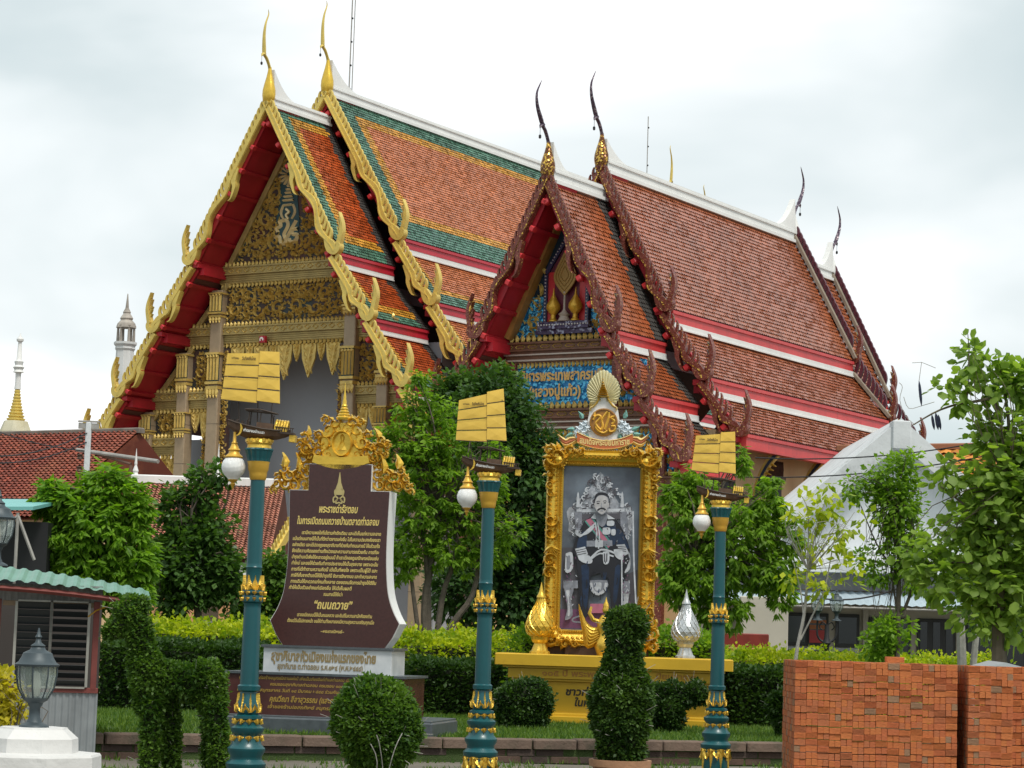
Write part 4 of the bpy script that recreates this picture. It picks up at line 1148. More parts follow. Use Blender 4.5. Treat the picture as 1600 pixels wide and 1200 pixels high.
half = [(.70, 1.13), (.90, 1.45), (.78, 1.62), (.70, 1.85), (.668, 2.15), (.66, 2.5), (.68, 3.18), (.43, 3.18), (.43, 3.53)]
hs_ = [(.70, 1.13), (.80, 1.27), (.885, 1.45)] + [(a, b) for a, b, _ in spl([(.885, 1.45, 0), (.79, 1.62, 0), (.715, 1.85, 0), (.68, 2.2, 0), (.675, 2.6, 0), (.69, 3.18, 0)], 4)[1:]] + [(.43, 3.18), (.43, 3.53)]
full = hs_ + [(-x, z) for x, z in hs_[::-1]]
mb = MB(); mb.prism(full, -.17, .17, 0, 0); tb = mb.build('tablet', M['white_edge'], ms_)
mb = MB(); mb.prism([(x * .985, 1.13 + (z - 1.13) * .997) for x, z in full], -.19, -.165, 0, 0); face = mb.build('granite_face', M['maroon_gr'], ms_)
M['gold_text'] = mat('gold_inscription', (.74, .56, .17), .45, .2)
mb = MB(); YT = -.192
text_mb(mb, 'พระราชดำรัสตอบ', .53, .135, 0, 2.93, YT, 0, .03, .003, .25)
text_mb(mb, 'ในการเปิดถนนถวายบ้านตลาดท่าฉลอม', 1.12, .125, 0, 2.77, YT, 0, .03, .003, .25)
body = ['เรามีความพอใจที่ได้ตามคำตักเตือน และได้เห็นแก่ความสะอาด', 'แม้แต่ถนนสายนี้ก็เป็นที่ดีกว่าตลาดแห่งอื่น ไปในความประสงค์ของเรา', 'อย่างเดียว และได้ปรากฏของสุขาภิบาลที่ช่วยกันทำถนนสายนี้ ให้แล้วเสร็จ',
        'ซึ่งได้ความคิดของท่านทั้งปวงและความสามารถช่วยกัน การที่จะ', 'บำรุงตำบลนี้เพื่อให้สะอาดอยู่ถนนนี้ ถ้าเราได้คอยดูแลรักษาเหมือนเช่น', 'ทำใหม่ และขอให้ช่วยกันทำการประชาชนให้เป็นสุขสบาย เพราะฉะนั้น',
        'การที่ได้ทำตามความคิดนี้ ได้เป็นที่พอใจ เพราะเป็นผู้ได้ และ', 'ภาษีที่เก็บจากตำบลนี้ให้ใช้บำรุงที่นี้ จัดการรักษาถนน และทำความสะอาด', 'ทางเดินให้สะดวกแก่คนทั้งหลาย ตลอดจนจัดการบำรุงให้ดีขึ้น', 'ทำให้เป็นตัวอย่างแก่เมืองอื่น ให้ได้เห็นผลดี']
for i, s in enumerate(body):
    w = 1.20 - .004 * i; z = 2.615 - i * .0805; cx = -.01
    if i == 0: w, cx = 1.08, .05
    if i == 9: w, cx = .86, -.18
    text_mb(mb, s, w, .062, cx - .006 * i * .5, z, YT, 0, .025, .003, .2)
text_mb(mb, 'ถนนสายนี้ให้ชื่อว่า', .26, .062, -.03, 1.81, YT, 0, .02, .003, .2)
text_mb(mb, '“ถนนถวาย”', .52, .15, -.02, 1.67, YT, 0, .03, .003, .25)
text_mb(mb, 'เราขอเปิดถนนนี้ให้เป็นถนนหลวง และยินดีในความสามัคคีของท่าน', 1.02, .062, 0, 1.535, YT, 0, .02, .003, .2)
text_mb(mb, 'ตั้งแต่วันนี้ไปภายหน้า ขอให้ท่านทั้งหลายจงมีความสุขความเจริญทุกเมื่อ', 1.18, .062, -.05, 1.455, YT, 0, .02, .003, .2)
text_mb(mb, '~พระราชนิพนธ์~', .32, .055, -.02, 1.325, YT, 0, .02, .003, .2)
mb.build('inscription', M['gold_text'], face)
mb = MB()                                                        # small spired cipher above the text
mb.ribbon([(0, 3.12, .055), (0, 3.20, .05), (0, 3.28, .022), (0, 3.42, .003)], -.20, -.191, 0)
for s in (-1, 1):
    for pts in ([(.01, 3.07), (.05, 3.11), (.06, 3.17), (.03, 3.20)], [(.02, 3.06), (.07, 3.02), (.075, 3.08), (.045, 3.10)], [(.0, 3.02), (.04, 3.01), (.03, 3.06)]):
        mb.ribbon(spl([(s * a, b, .009) for a, b in pts], 3), -.20, -.191, 0)
mb.build('cipher', mat('dull_gold_relief', (.50, .40, .17), .5, .2), face)
mb = MB()
text_mb(mb, 'สุขาภิบาลหัวเมืองแห่งแรกของไทย', 1.42, .17, -.12, .985, -.222, 0, .045, .004); text_mb(mb, 'สุขาภิบาล ต.ท่าฉลอม ร.ศ.๑๒๔ (พ.ศ.๒๔๔๘)', 1.16, .10, -.16, .855, -.222, 0, .03, .004)
mb.build('inscription', mat('bronze_inscription', (.30, .22, .10), .45, .3), ms_)
mb = MB()
text_mb(mb, 'ผู้ออกแบบและก่อสร้างอนุสรณ์สถานแห่งนี้ เพื่อเป็นเกียรติแก่ตำบลท่าฉลอม เมืองสาครบุรี', 1.7, .055, -.35, .70, -.402, 0, .02, .004, .2); text_mb(mb, 'ครบรอบสุขาภิบาลท่าฉลอม ครบรอบ ๑๐๐ ปี', 1.05, .055, -.25, .62, -.402, 0, .02, .004, .2)
text_mb(mb, 'เทศบาลนครสมุทรสาคร วันที่ ๑๘ มีนาคม ๒๕๔๘ ร่วมกับประชาชน', 1.6, .055, -.42, .54, -.402, 0, .02, .004, .2); text_mb(mb, 'คุณวีณา ลีลาสุวรรณ (และครอบครัว)', 1.15, .10, -.20, .43, -.402, 0, .03, .004, .2)
text_mb(mb, 'เจ้าของร้านโอสถทิพย์ สมุทรสาคร สาขา', 1.15, .06, -.22, .33, -.402, 0, .02, .004, .2)
mb.build('inscription', mat('faded_gold_inscription', (.42, .27, .05), .5, .2), ms_)
# gold crest
def relief(mb, blobs, y, seed, r0=.05, mat_=0):
    R = random.Random(seed)
    for x, z, r in blobs:
        h = R.choice((-1, 1)); curl(mb, x, z, r, h, R.uniform(0, 6), y, r * .55, mat_, 1.2, .34)
        mb.ball((x, y, z), r * .42, 6, mat_)
        for k in range(5):
            a = R.uniform(0, 6.28); leaf(mb, x + r * .6 * math.cos(a), z + r * .6 * math.sin(a), a + R.uniform(-.6, .6), r * .9, y + .01, r * .5, mat_, .35)
mb = MB()
mb.prism([(x, z) for x, z in [(-.22, 3.58), (.22, 3.58), (.30, 3.75), (.27, 3.95), (.14, 4.08), (-.14, 4.08), (-.27, 3.95), (-.30, 3.75)]], -.14, -.05)
mb.ribbon(spl([(-.38, 3.60, .05), (-.2, 3.56, .07), (0, 3.54, .08), (.2, 3.56, .07), (.38, 3.60, .05)], 3), -.19, -.02)
ov = [(.0 + .13 * math.cos(a), 3.80 + .165 * math.sin(a), .016) for a in [2 * PI * k / 18 for k in range(19)]]
mb.ribbon(ov, -.20, -.14, 0, True)
mb.ribbon([(0, 3.72, .09), (0, 3.80, .045), (0, 3.84, .03), (0, 3.90, .045), (0, 3.93, .01)], -.17, -.13, 0, True)
relief(mb, [(s * x, z, r) for s in (-1, 1) for x, z, r in ((.20, 3.98, .09), (.27, 3.82, .10), (.33, 3.68, .08), (.12, 4.08, .08), (.24, 4.12, .06), (.42, 3.62, .07), (.20, 3.66, .07), (.40, 3.78, .06), (.34, 3.92, .06), (.05, 4.0, .06))], -.11, 5)
mb.build('crest', M['gold_bright'], ms_)
mb = MB(Matrix.Translation((0, -.1, 4.12)))
mb.lathe([(.10, 0), (.11, .03), (.085, .05), (.09, .07), (.065, .09), (.072, .11), (.05, .13), (.056, .15), (.036, .17), (.042, .19), (.026, .22), (.03, .24), (.018, .29), (.02, .31), (.009, .38), (.004, .50)], n=12)
mb.build('spire', M['gold_bright'], ms_, smooth=True)
for s in (-1, 1):
    mb = MB(); relief(mb, [(s * x, z, r) for x, z, r in ((.47, 3.62, .08), (.50, 3.74, .09), (.53, 3.86, .08), (.60, 3.80, .05), (.44, 3.55, .06), (.58, 3.68, .06))], -.08, 9 + s)
    leaf(mb, s * .50, 3.88, PI / 2 + s * .3, .16, -.08, .06, 0, .3)
    mb.build('corner_crest', M['gold_bright'], ms_)
    mb = MB(); relief(mb, [(s * x, z, r) for x, z, r in ((.52, 3.27, .08), (.66, 3.24, .08), (.78, 3.26, .08), (.60, 3.38, .08), (.50, 3.50, .07), (.72, 3.38, .09), (.80, 3.46, .06), (.90, 3.26, .06), (.94, 3.18, .05), (.88, 3.36, .05), (.48, 3.40, .07))], -.08, 15 + s)
    leaf(mb, s * .58, 3.42, PI / 2, .26, -.10, .06, 0, .2); leaf(mb, s * .78, 3.48, PI / 2, .2, -.1, .06, 0, .3)
    mb.build('shoulder_crest', M['gold_bright'], ms_)

# ------------------------------------------------------------------ portrait monument
c = P(960, 1028, 37.4); XP = c.x
pm = thing('portrait_monument', 'huge gold framed portrait under a sunburst crest on a yellow gold pedestal', 'monument', (XP, 37.4, .28), -.06)
kx = lambda px, y=850: (px - 960) / 97.6 + .0
def U2(px, py):                                                  # picture coordinates on the monument's own front plane
    p = P(px, py, 37.4); return (p.x - XP, p.z - .28)
mb = MB()
for x, z0, z1, b in ((1.66, 0, .12, .01), (1.58, .12, .17, .02), (1.50, .17, .66, .01), (1.60, .66, .70, .01), (1.66, .70, .86, .01), (1.74, .86, .90, .01), (1.86, .90, 1.08, .015)):
    mb.bbox(-x, x, -.35 - (x - 1.5), .55 + (x - 1.5), z0, z1, b)
ped = mb.build('pedestal', mat('yellow_gold_paint', (.66, .40, .025), .35, .25, .15, 1.5, .05, 12, dirt=((.40, .22, .02), 1.2, .55, .6)), pm)
mb = MB()
text_mb(mb, '๑๐๕ ปี พระพุทธ', 1.0, .13, -.62, .785, -.515, 0, .02, .005); text_mb(mb, 'ปิยมหาราช', .62, .12, .98, .785, -.515, 0, .02, .005)
mb.build('inscription', mat('ochre_letter', (.48, .20, .03), .5), ped)
mb = MB()
text_mb(mb, 'ชาวท่าฉลอมร่วมใจ', 1.25, .16, -.12, .50, -.355, 0, .035, .005, .15); text_mb(mb, 'ในหลวงรัชกาลที่ ๕', 1.1, .16, -.05, .335, -.355, 0, .035, .005, .15)
mb.build('inscription', mat('black_letter', (.03, .02, .01), .5), ped)
# frame
ix0, izT = U2(879, 728); ix1, izB = U2(997, 983); izT = U2(940, 729)[1]; izB = U2(935, 985)[1]
ix0, ix1 = -.83 + .02, .40 + .0
ix0 = U2(878, 855)[0]; ix1 = U2(997.5, 855)[0]
FM = M['gold_bright']
fw = .27
mb = MB()
def frame_side(mb, a, b, nrm):
    """moulded bar from a to b in xz, nrm points outward"""
    prof = [(0, -.03), (.02, -.07), (.05, -.05), (.08, -.10), (.17, -.15), (.22, -.10), (.245, -.12), (.27, -.05), (.27, .08)]
    d = Vector((b[0] - a[0], b[1] - a[1])).normalized()
    vs = []
    for (o_, y) in prof:
        for e, sg in ((a, -1), (b, 1)):
            vs.append((e[0] + nrm[0] * o_ + d.x * sg * o_, y, e[1] + nrm[1] * o_ + d.y * sg * o_))
    mb.add(vs, [(2 * i, 2 * i + 1, 2 * i + 3, 2 * i + 2) for i in range(len(prof) - 1)])
cs = [(ix0, izB), (ix1, izB), (ix1, izT), (ix0, izT)]
for i, nrm in enumerate(((0, -1), (1, 0), (0, 1), (-1, 0))): frame_side(mb, cs[i], cs[(i + 1) % 4], nrm)
fr = mb.build('frame', FM, pm)
mb = MB()                                                        # beads, braid and scrolls along the frame
def along(mb, x, z0, z1, vertical=True):
    n = int(abs(z1 - z0) / .075)
    for i in range(n):
        q = z0 + (z1 - z0) * (i + .5) / n
        for s in (-1, 1):
            if vertical: leaf(mb, x - s * .03, q, PI / 2 + s * .7, .075, -.12, .03, 0, .4)
            else: leaf(mb, q, x - s * .03, s * .7, .075, -.12, .03, 0, .4)
    for i in range(n * 2):
        q = z0 + (z1 - z0) * (i + .5) / (n * 2)
        for o_ in (-.105, .115):
            if vertical: mb.ball((x + o_, -.085 if o_ < 0 else -.10, q), .017, 4)
            else: mb.ball((q, -.085, x + o_), .017, 4)
along(mb, ix0 - .145, izB, izT); along(mb, ix1 + .145, izB, izT); along(mb, izT + .145, ix0, ix1, False); along(mb, izB - .145, ix0, ix1, False)
mb.build('frame_braid', M['gold_deep'], fr, kind='stuff')
mb = MB()
cz, cxm = (izT + izB) / 2, (ix0 + ix1) / 2
def scroll(mb, x, z, seed, r=.13):
    R = random.Random(seed)
    relief(mb, [(x, z, r)], -.13, seed)
for s, x in ((-1, ix0 - .16), (1, ix1 + .16)):
    mb = MB()
    for dz, h in ((.22, 1), (-.22, -1), (.42, 1), (-.42, -1)):
        curl(mb, x + s * .02, cz + dz, .11, h * s, .5, -.12, .06, 0, 1.3, .28)
    for k in range(7): leaf(mb, x, cz, -PI / 2 + s * (k - 3) * .35 + (0 if s > 0 else PI) * 0, .16, -.14, .05, 0, .2)
    mb.build('frame_scroll', FM, fr, kind='stuff')
for (x, z, sx, sz) in ((ix0 - .10, izT + .10, -1, 1), (ix1 + .10, izT + .10, 1, 1), (ix0 - .10, izB - .10, -1, -1), (ix1 + .10, izB - .10, 1, -1)):
    mb = MB()
    relief(mb, [(x + sx * .02, z + sz * .04, .16), (x + sx * .15, z - sz * .06, .10), (x + sx * .13, z - sz * .24, .085), (x + sx * .11, z - sz * .42, .07), (x + sx * .09, z - sz * .56, .055), (x - sx * .20, z + sz * .13, .085), (x - sx * .36, z + sz * .12, .065), (x + sx * .15, z + sz * .13, .085)], -.13, int(z * 10) + sx)
    mb.ball((x - sx * .02, -.17, z - sz * .02), .075, 8)
    for q in range(16):
        a = 2 * PI * q / 16; mb.ball((x - sx * .02 + .12 * math.cos(a), -.15, z - sz * .02 + .12 * math.sin(a)), .02, 4)
    mb.build('corner_scroll', FM, fr)
mb = MB(); mb.box(ix0 - .2, ix1 + .2, .02, .10, 1.08, izT + .2); mb.box(ix0 + .1, ix1 - .1, -.1, .3, 1.07, izB - .2)
mb.build('backing', M['dark_wood'], pm)
# printed portrait: a seated man in dress uniform on a carved chair (flat print in layers of ink)
def pic(px, py):                                                 # zoomed picture units (621 x 1200) to the print's plane
    return U2(860 + px * .2415, 720 + py * .2415)
def plain(name, col, r=.5): return mat(name, col, r)
INK = [mat('print_backdrop', (.15, .18, .22), .35, 0, .4, 2.2, col2=(.07, .08, .105)), mat('print_white', (.56, .58, .63), .4, 0, .35, 9), mat('print_grey', (.27, .28, .33), .4, 0, .4, 12), mat('print_navy', (.016, .035, .085), .4, 0, .5, 8),
       plain('print_black', (.012, .012, .018)), mat('print_skin', (.50, .48, .49), .4, 0, .3, 10), plain('print_pink', (.42, .13, .20)), plain('print_purple', (.16, .06, .13)), plain('print_green', (.08, .25, .22)), plain('print_dark_grey', (.08, .075, .09)), mat('print_pale_grey', (.40, .42, .47), .4, 0, .4, 14)]
mb = MB(); lay = [0]
def ink(pts, c, smooth=0, close=True):
    lay[0] += 1; y = -.004 - lay[0] * .0004
    q = [pic(a, b) for a, b in pts]
    if smooth: q = [(a, b) for a, b in spl(q + [q[0]], smooth)[:-1]]
    mb.add([(x, y, z) for x, z in q], [tuple(range(len(q)))], c)
def inkline(pts, w, c):
    lay[0] += 1; y = -.004 - lay[0] * .0004
    q = spl([(*pic(a, b), w * .0025) for a, b in pts], 3)
    mb.ribbon(q, y - .0002, y, c, True)
mb.box(ix0 - .02, ix1 + .02, -.003, .02, izB - .02, izT + .02, 0)
ink([(60, 960), (580, 940), (575, 1085), (62, 1085)], 7)
ink([(75, 560), (200, 560), (200, 960), (75, 960)], 9); ink([(480, 740), (575, 700), (575, 940), (480, 940)], 9)
R_ = random.Random(4)
back = [(125, 300), (160, 290), (215, 270), (245, 200), (285, 130), (325, 72), (365, 130), (405, 200), (440, 270), (500, 290), (530, 320), (525, 430), (480, 480), (150, 490), (120, 400), (105, 330)]
ink(back, 10, 2)
for _ in range(150):                                              # pierced carving of the chair back
    t = R_.random(); a = R_.uniform(-1, 1); y0 = 90 + t * 380; x0 = 325 + a * min(195, 20 + (y0 - 70) * .75)
    if 290 < x0 < 380 and y0 > 220: continue
    r = R_.uniform(8, 18); inkline([(x0 + r * math.cos(q), y0 + r * math.sin(q)) for q in [R_.uniform(0, 2) + k * 1.2 for k in range(4)]], 4, R_.choice((1, 1, 9)))
for x in (180, 465): ink([(x - 12, 300), (x - 6, 215), (x, 200), (x + 6, 215), (x + 12, 300)], 1)
ink([(170, 315), (480, 310), (482, 330), (170, 335)], 1); ink([(200, 345), (455, 340), (455, 378), (200, 380)], 9)
ink([(160, 330), (205, 330), (200, 520), (165, 500)], 2); ink([(450, 330), (500, 330), (505, 520), (460, 520)], 2)
for x in (120, 490):
    ink([(x - 20, 600), (x + 22, 595), (x + 25, 700), (x - 22, 720)], 1, 3); ink([(x - 14, 620), (x + 8, 615), (x + 8, 690), (x - 14, 700)], 2, 3)
ink([(85, 775), (178, 775), (180, 825), (85, 825)], 2); ink([(465, 780), (515, 780), (515, 860), (465, 860)], 2)
ink([(90, 825), (150, 825), (135, 900), (145, 1000), (95, 1030), (110, 960), (100, 880)], 2, 3); ink([(100, 840), (125, 840), (120, 900), (128, 990), (112, 1000), (118, 930)], 1, 3)
ink([(470, 860), (510, 860), (500, 935), (470, 935)], 1)
ink([(255, 775), (368, 775), (362, 835), (305, 868), (262, 840)], 2, 2); inkline([(262, 790), (275, 840), (310, 862), (350, 838), (362, 790)], 9, 1); ink([(285, 790), (330, 790), (325, 835), (290, 835)], 1, 3)
ink([(258, 925), (358, 925), (358, 985), (258, 985)], 6)
# trousers, coat
ink([(160, 600), (500, 590), (480, 720), (455, 930), (395, 960), (375, 760), (260, 750), (245, 1000), (190, 1000), (185, 760)], 4, 2)
ink([(200, 680), (250, 690), (240, 930), (215, 930)], 3, 2); ink([(420, 690), (455, 680), (430, 900), (405, 900)], 3, 2)
ink([(225, 385), (290, 355), (325, 400), (370, 355), (425, 380), (470, 450), (505, 540), (510, 600), (440, 570), (400, 620), (240, 620), (150, 600), (165, 500), (195, 440)], 4, 2)
ink([(430, 440), (465, 460), (505, 545), (500, 570), (430, 545)], 3, 2); ink([(190, 480), (230, 450), (235, 560), (170, 570)], 3, 2); ink([(345, 410), (420, 410), (420, 540), (345, 540)], 3, 2)
ink([(228, 385), (262, 372), (395, 545), (375, 565)], 6); ink([(222, 392), (230, 386), (375, 568), (366, 574)], 8); ink([(264, 374), (276, 368), (400, 535), (394, 545)], 8)
ink([(235, 518), (400, 515), (402, 552), (235, 556)], 2); ink([(290, 515), (340, 515), (340, 560), (290, 560)], 1)
ink([(160, 570), (225, 555), (245, 605), (185, 640)], 1); ink([(425, 545), (480, 540), (510, 600), (480, 615)], 1)
for k in range(3): inkline([(166, 583 + k * 14), (232, 568 + k * 15)], 2.5, 9); inkline([(432, 555 + k * 12), (490, 560 + k * 14)], 2.5, 9)
ink([(185, 640), (240, 610), (272, 640), (262, 665), (215, 660)], 1, 3); ink([(410, 575), (460, 575), (475, 620), (450, 640), (418, 615)], 1, 3)
inkline([(262, 630), (330, 575), (420, 600), (470, 640)], 6, 1); inkline([(250, 650), (320, 600), (410, 620)], 5, 1)
ink([(340, 590), (380, 590), (378, 660), (345, 665)], 1, 3); inkline([(350, 600), (352, 655)], 4, 9); inkline([(366, 600), (364, 655)], 4, 9)
for k in range(3): inkline([(165 + k * 12, 450), (175 + k * 8, 480 + k * 6), (240, 470 - k * 10), (290, 420 - k * 6)], 5, 1)
inkline([(290, 400), (300, 470), (296, 560)], 5, 1); inkline([(305, 400), (318, 480), (312, 570)], 4, 1)
ink([(340, 435), (385, 435), (385, 475), (340, 475)], 1, 3); ink([(395, 445), (420, 445), (420, 480), (395, 480)], 1, 4)
ink([(368, 390), (410, 390), (410, 420), (368, 420)], 1, 3)
ink([(262, 372), (288, 340), (300, 380)], 1); ink([(365, 345), (420, 378), (372, 380)], 1)
ink([(292, 345), (366, 340), (362, 400), (335, 430), (302, 400)], 2, 2)
for k in range(16):
    a_ = R_.uniform(240, 440); b_ = R_.uniform(400, 540); inkline([(a_, b_), (a_ + R_.uniform(-10, 10), b_ + R_.uniform(4, 14))], 2.5, R_.choice((2, 9)))
for k in range(60):
    a_ = R_.choice((R_.uniform(85, 175), R_.uniform(465, 515))); b_ = R_.uniform(600, 930); inkline([(a_, b_), (a_ + R_.uniform(-10, 10), b_ + R_.uniform(6, 18))], 2.2, R_.choice((1, 9, 7)))
for k in range(40):
    a_ = R_.uniform(125, 205) + R_.choice((0, 320)); b_ = R_.uniform(300, 500); inkline([(a_, b_), (a_ + R_.uniform(-14, 14), b_ + R_.uniform(4, 16)), (a_ + R_.uniform(-8, 8), b_ + 22)], 2.6, R_.choice((1, 9, 9)))
for k in range(30):
    a_ = R_.uniform(190, 470); b_ = R_.uniform(640, 900); inkline([(a_, b_), (a_ + R_.uniform(-12, 12), b_ + R_.uniform(20, 60))], 3, R_.choice((3, 4)))
# head: face, hair, brow, eyes, nose, moustache, ears
ink([(285, 245), (300, 215), (335, 207), (372, 220), (385, 262), (375, 300), (292, 300), (283, 275)], 4, 3)
ink([(290, 262), (308, 230), (345, 226), (376, 245), (378, 292), (364, 328), (335, 351), (304, 332), (288, 300)], 2, 3); ink([(292, 262), (310, 232), (345, 228), (370, 245), (374, 290), (362, 325), (335, 348), (306, 330), (290, 300)], 5, 3)
ink([(284, 280), (293, 275), (294, 305), (288, 305)], 5, 2); ink([(373, 275), (381, 278), (378, 305), (372, 305)], 5, 2)
inkline([(300, 268), (312, 264), (322, 268)], 2.5, 9); inkline([(342, 266), (354, 261), (364, 266)], 2.5, 9)
inkline([(302, 278), (318, 278)], 3, 4); inkline([(346, 275), (361, 275)], 3, 4)
inkline([(333, 275), (330, 300), (338, 303)], 2, 2); inkline([(306, 324), (320, 313), (333, 311), (346, 312), (358, 322)], 5, 4); inkline([(324, 326), (342, 325)], 2.5, 2)
inkline([(462, 640), (464, 935)], 4, 1); inkline([(535, 330), (540, 640), (555, 960)], 5, 1); inkline([(205, 1000), (150, 1020), (150, 1040), (200, 1045)], 5, 2)
mb.build('portrait_print', INK, pm)
# crest over the frame
zc = izT
def CU(px, py): return U2(800 + px * .21667, 570 + py * .21667)      # from the enlarged crop
cx0, cz0 = CU(662, 418)
mb = MB()
def cp(pts): return [CU(*p) for p in pts]
mb.prism(cp([(490, 500), (540, 440), (560, 330), (590, 290), (620, 240), (700, 240), (740, 290), (765, 330), (780, 430), (850, 510), (780, 550), (660, 560), (560, 545)])[::-1], -.06, .04)
mb.build('crest_board', M['white_edge'], pm)
mb = MB(); apx = CU(660, 250)
for k in range(23):
    a = PI / 2 + (k - 11) * .2
    tip = (660 + 120 * math.cos(a), 190 - 132 * math.sin(a) - 22 * max(0, math.sin(a)) ** 10) 
    t_ = CU(*tip); b_ = CU(660 + 20 * math.cos(a), 250 - 20 * math.sin(a))
    mb.ribbon([(*b_, .008), (t_[0] * .85 + b_[0] * .15, t_[1] * .85 + b_[1] * .15, .036), (t_[0] * .96 + b_[0] * .04, t_[1] * .96 + b_[1] * .04, .032), (*t_, .012)], -.075 - .004 * (k % 2), -.02, 0, True)
mb.build('sunburst', mat('cream_paint', (.72, .66, .42), .5, 0, .1, 5), pm)
mb = MB()
for k, (w, py) in enumerate(((42, 232), (34, 215), (30, 200), (26, 188), (20, 176), (16, 164), (10, 150), (6, 130), (3, 105))):
    x, z = CU(658, py); ww = w * .21667 / 97.6; mb.ribbon([(x - ww, z, .018), (x + ww, z, .018)], -.13, -.05, 0, True)
for s in (-1, 1):
    mb.ribbon(spl([(*CU(660 + s * 30, 240), .018), (*CU(660 + s * 45, 270), .022), (*CU(660 + s * 70, 300), .02), (*CU(660 + s * 95, 315), .018), (*CU(660 + s * 90, 335), .01)], 3), -.12, -.05, 0, True)
mb.build('crown_tier', M['gold_bright'], pm)
mb = MB(Matrix.Translation((cx0, -.06, cz0)) @ Matrix.Rotation(PI / 2, 4, 'X'))
mb.lathe([(.226, 0), (.226, .045), (.205, .05), (.20, .03), (.0001, .03)], n=32)
disc = mb.build('medallion', [mat('brown_enamel', (.32, .14, .02), .4)], pm, smooth=False)
mb = MB()
def dk(px, py): x, z = CU(px, py); return (x, z)
for pts in ([(585, 400), (610, 370), (640, 375), (625, 400), (605, 430), (640, 470), (655, 440), (650, 400), (690, 340)], [(700, 345), (695, 390), (680, 440), (670, 470)], [(740, 375), (715, 385), (740, 410), (720, 430)], [(715, 445), (745, 450), (735, 480), (705, 485), (700, 460)], [(600, 450), (625, 480), (660, 495), (690, 480)], [(600, 345), (590, 375)]):
    mb.ribbon(spl([(*dk(*p), .024) for p in pts], 4), -.125, -.085, 0, True)
mb.build('cipher', mat('yellow_gold_enamel', (.82, .52, .10), .35, .2), disc)
mb = MB()
for k in range(2):
    z_off = 0
top = [CU(*p) for p in ((470, 490), (560, 530), (665, 552), (780, 540), (870, 505))]; bot = [CU(*p) for p in ((470, 560), (560, 595), (665, 612), (780, 600), (875, 565))]
T2 = spl(top, 3); B2 = spl(bot, 3)
mb.prism([(x, z) for x, z in B2] + [(x, z) for x, z in T2[::-1]], -.12, -.06, 0)
mb.build('scroll_banner', mat('orange_red_banner', (.52, .13, .035), .5), pm)
mb = MB(); mb.ribbon([(x, z, .012) for x, z in T2], -.13, -.10, 0, True); mb.ribbon([(x, z, .012) for x, z in B2], -.13, -.10, 0, True)
bc = CU(668, 580)
text_mb(mb, 'สมเด็จพระปิยมหาราช', .80, .13, bc[0], bc[1] + .03, -.122, 0, .03, .004, 0, lambda x, z: (x, z + x * x * .22))
for s in (-1, 1):
    o_ = 660
    for dy, l in ((0, 1.0), (22, .8), (44, .62)):
        pts = [(o_ + s * 200, 560 + dy * .4 - 30), (o_ + s * 240, 530 + dy), (o_ + s * 275, 545 + dy * .8), (o_ + s * (275 + 55 * l), 500 + dy * 1.2)]
        mb.ribbon(spl([(*CU(*p), h) for p, h in zip(pts, (.03, .035, .03, .004))], 4), -.11, -.05, 1 if dy == 22 else 0, True)
mb.build('banner_lettering', [mat('pale_yellow_letter', (.80, .58, .22), .5), mat('salmon_tail', (.55, .20, .12), .5)], pm)
mb = MB()
R_ = random.Random(8)
for s in (-1, 1):
    for (a, b, r) in ((150, 440, .06), (175, 470, .065), (120, 460, .055), (150, 490, .06), (195, 495, .05), (130, 420, .04)):
        x, z = CU(660 + s * a, b)
        for k in range(6): leaf(mb, x, z, k * PI / 3 + .2, r * 1.3, -.08 + .01 * (k % 2), .04, 0, .4)
    for (a, b, an) in ((150, 390, 1.2), (205, 470, .2), (215, 500, -.2), (120, 500, -1.6)):
        x, z = CU(660 + s * a, b); leaf(mb, x, z, an if s > 0 else PI - an, .14, -.07, .03, 1, .3)
mb.build('white_roses', [mat('pale_rose', (.66, .72, .76), .6), mat('grey_green_leaf', (.15, .32, .28), .6)], pm)
for px, mtl, lab, (hh, nm) in ((843, M['gold_bright'], 'gold teardrop urn with net relief left of the big portrait', (1.13, 'urn')), (1070.5, mat('silver_paint', (.55, .57, .58), .32, .5, .2, 8), 'silver teardrop urn with net relief right of the big portrait', (1.09, 'urn'))):
    p = P(px, 1024, 37.2)
    t = thing('urn', lab, 'urn', (p.x, 37.2, 1.36), 0, 'urns on the pedestal')
    mb = MB(); k = hh / 1.13
    mb.lathe([(.155 * k, 0), (.155 * k, .03), (.125 * k, .05), (.10 * k, .12), (.085 * k, .16), (.11 * k, .18), (.13 * k, .22), (.14 * k, .27)], n=20, rib=.05, ribn=10); mb.build('foot', mtl, t)
    mb = MB(); B_ = [(.13, .27), (.19, .30), (.225, .36), (.235, .43), (.215, .52), (.170, .62), (.118, .72), (.078, .80), (.052, .88)]
    mb.lathe([(a * k, b * k) for a, b in B_], n=20)
    for i in range(14):                                          # raised net
        for h in (-1, 1):
            pth = []
            for j, (r, z) in enumerate(spl([(a, b) for a, b in B_], 2)):
                a = 2 * PI * i / 14 + h * j * .14; pth.append(((r + .003) * k * math.cos(a), (r + .003) * k * math.sin(a), z * k))
            mb.tube(pth, .0075, 3)
    mb.build('body', mtl, t)
    mb = MB(); mb.lathe([(a * k, b * k) for a, b in ((.05, .88), (.075, .885), (.07, .91), (.045, .95), (.03, 1.0), (.015, 1.07), (.003, 1.13))], n=12); mb.build('lid_spire', mtl, t, smooth=True)
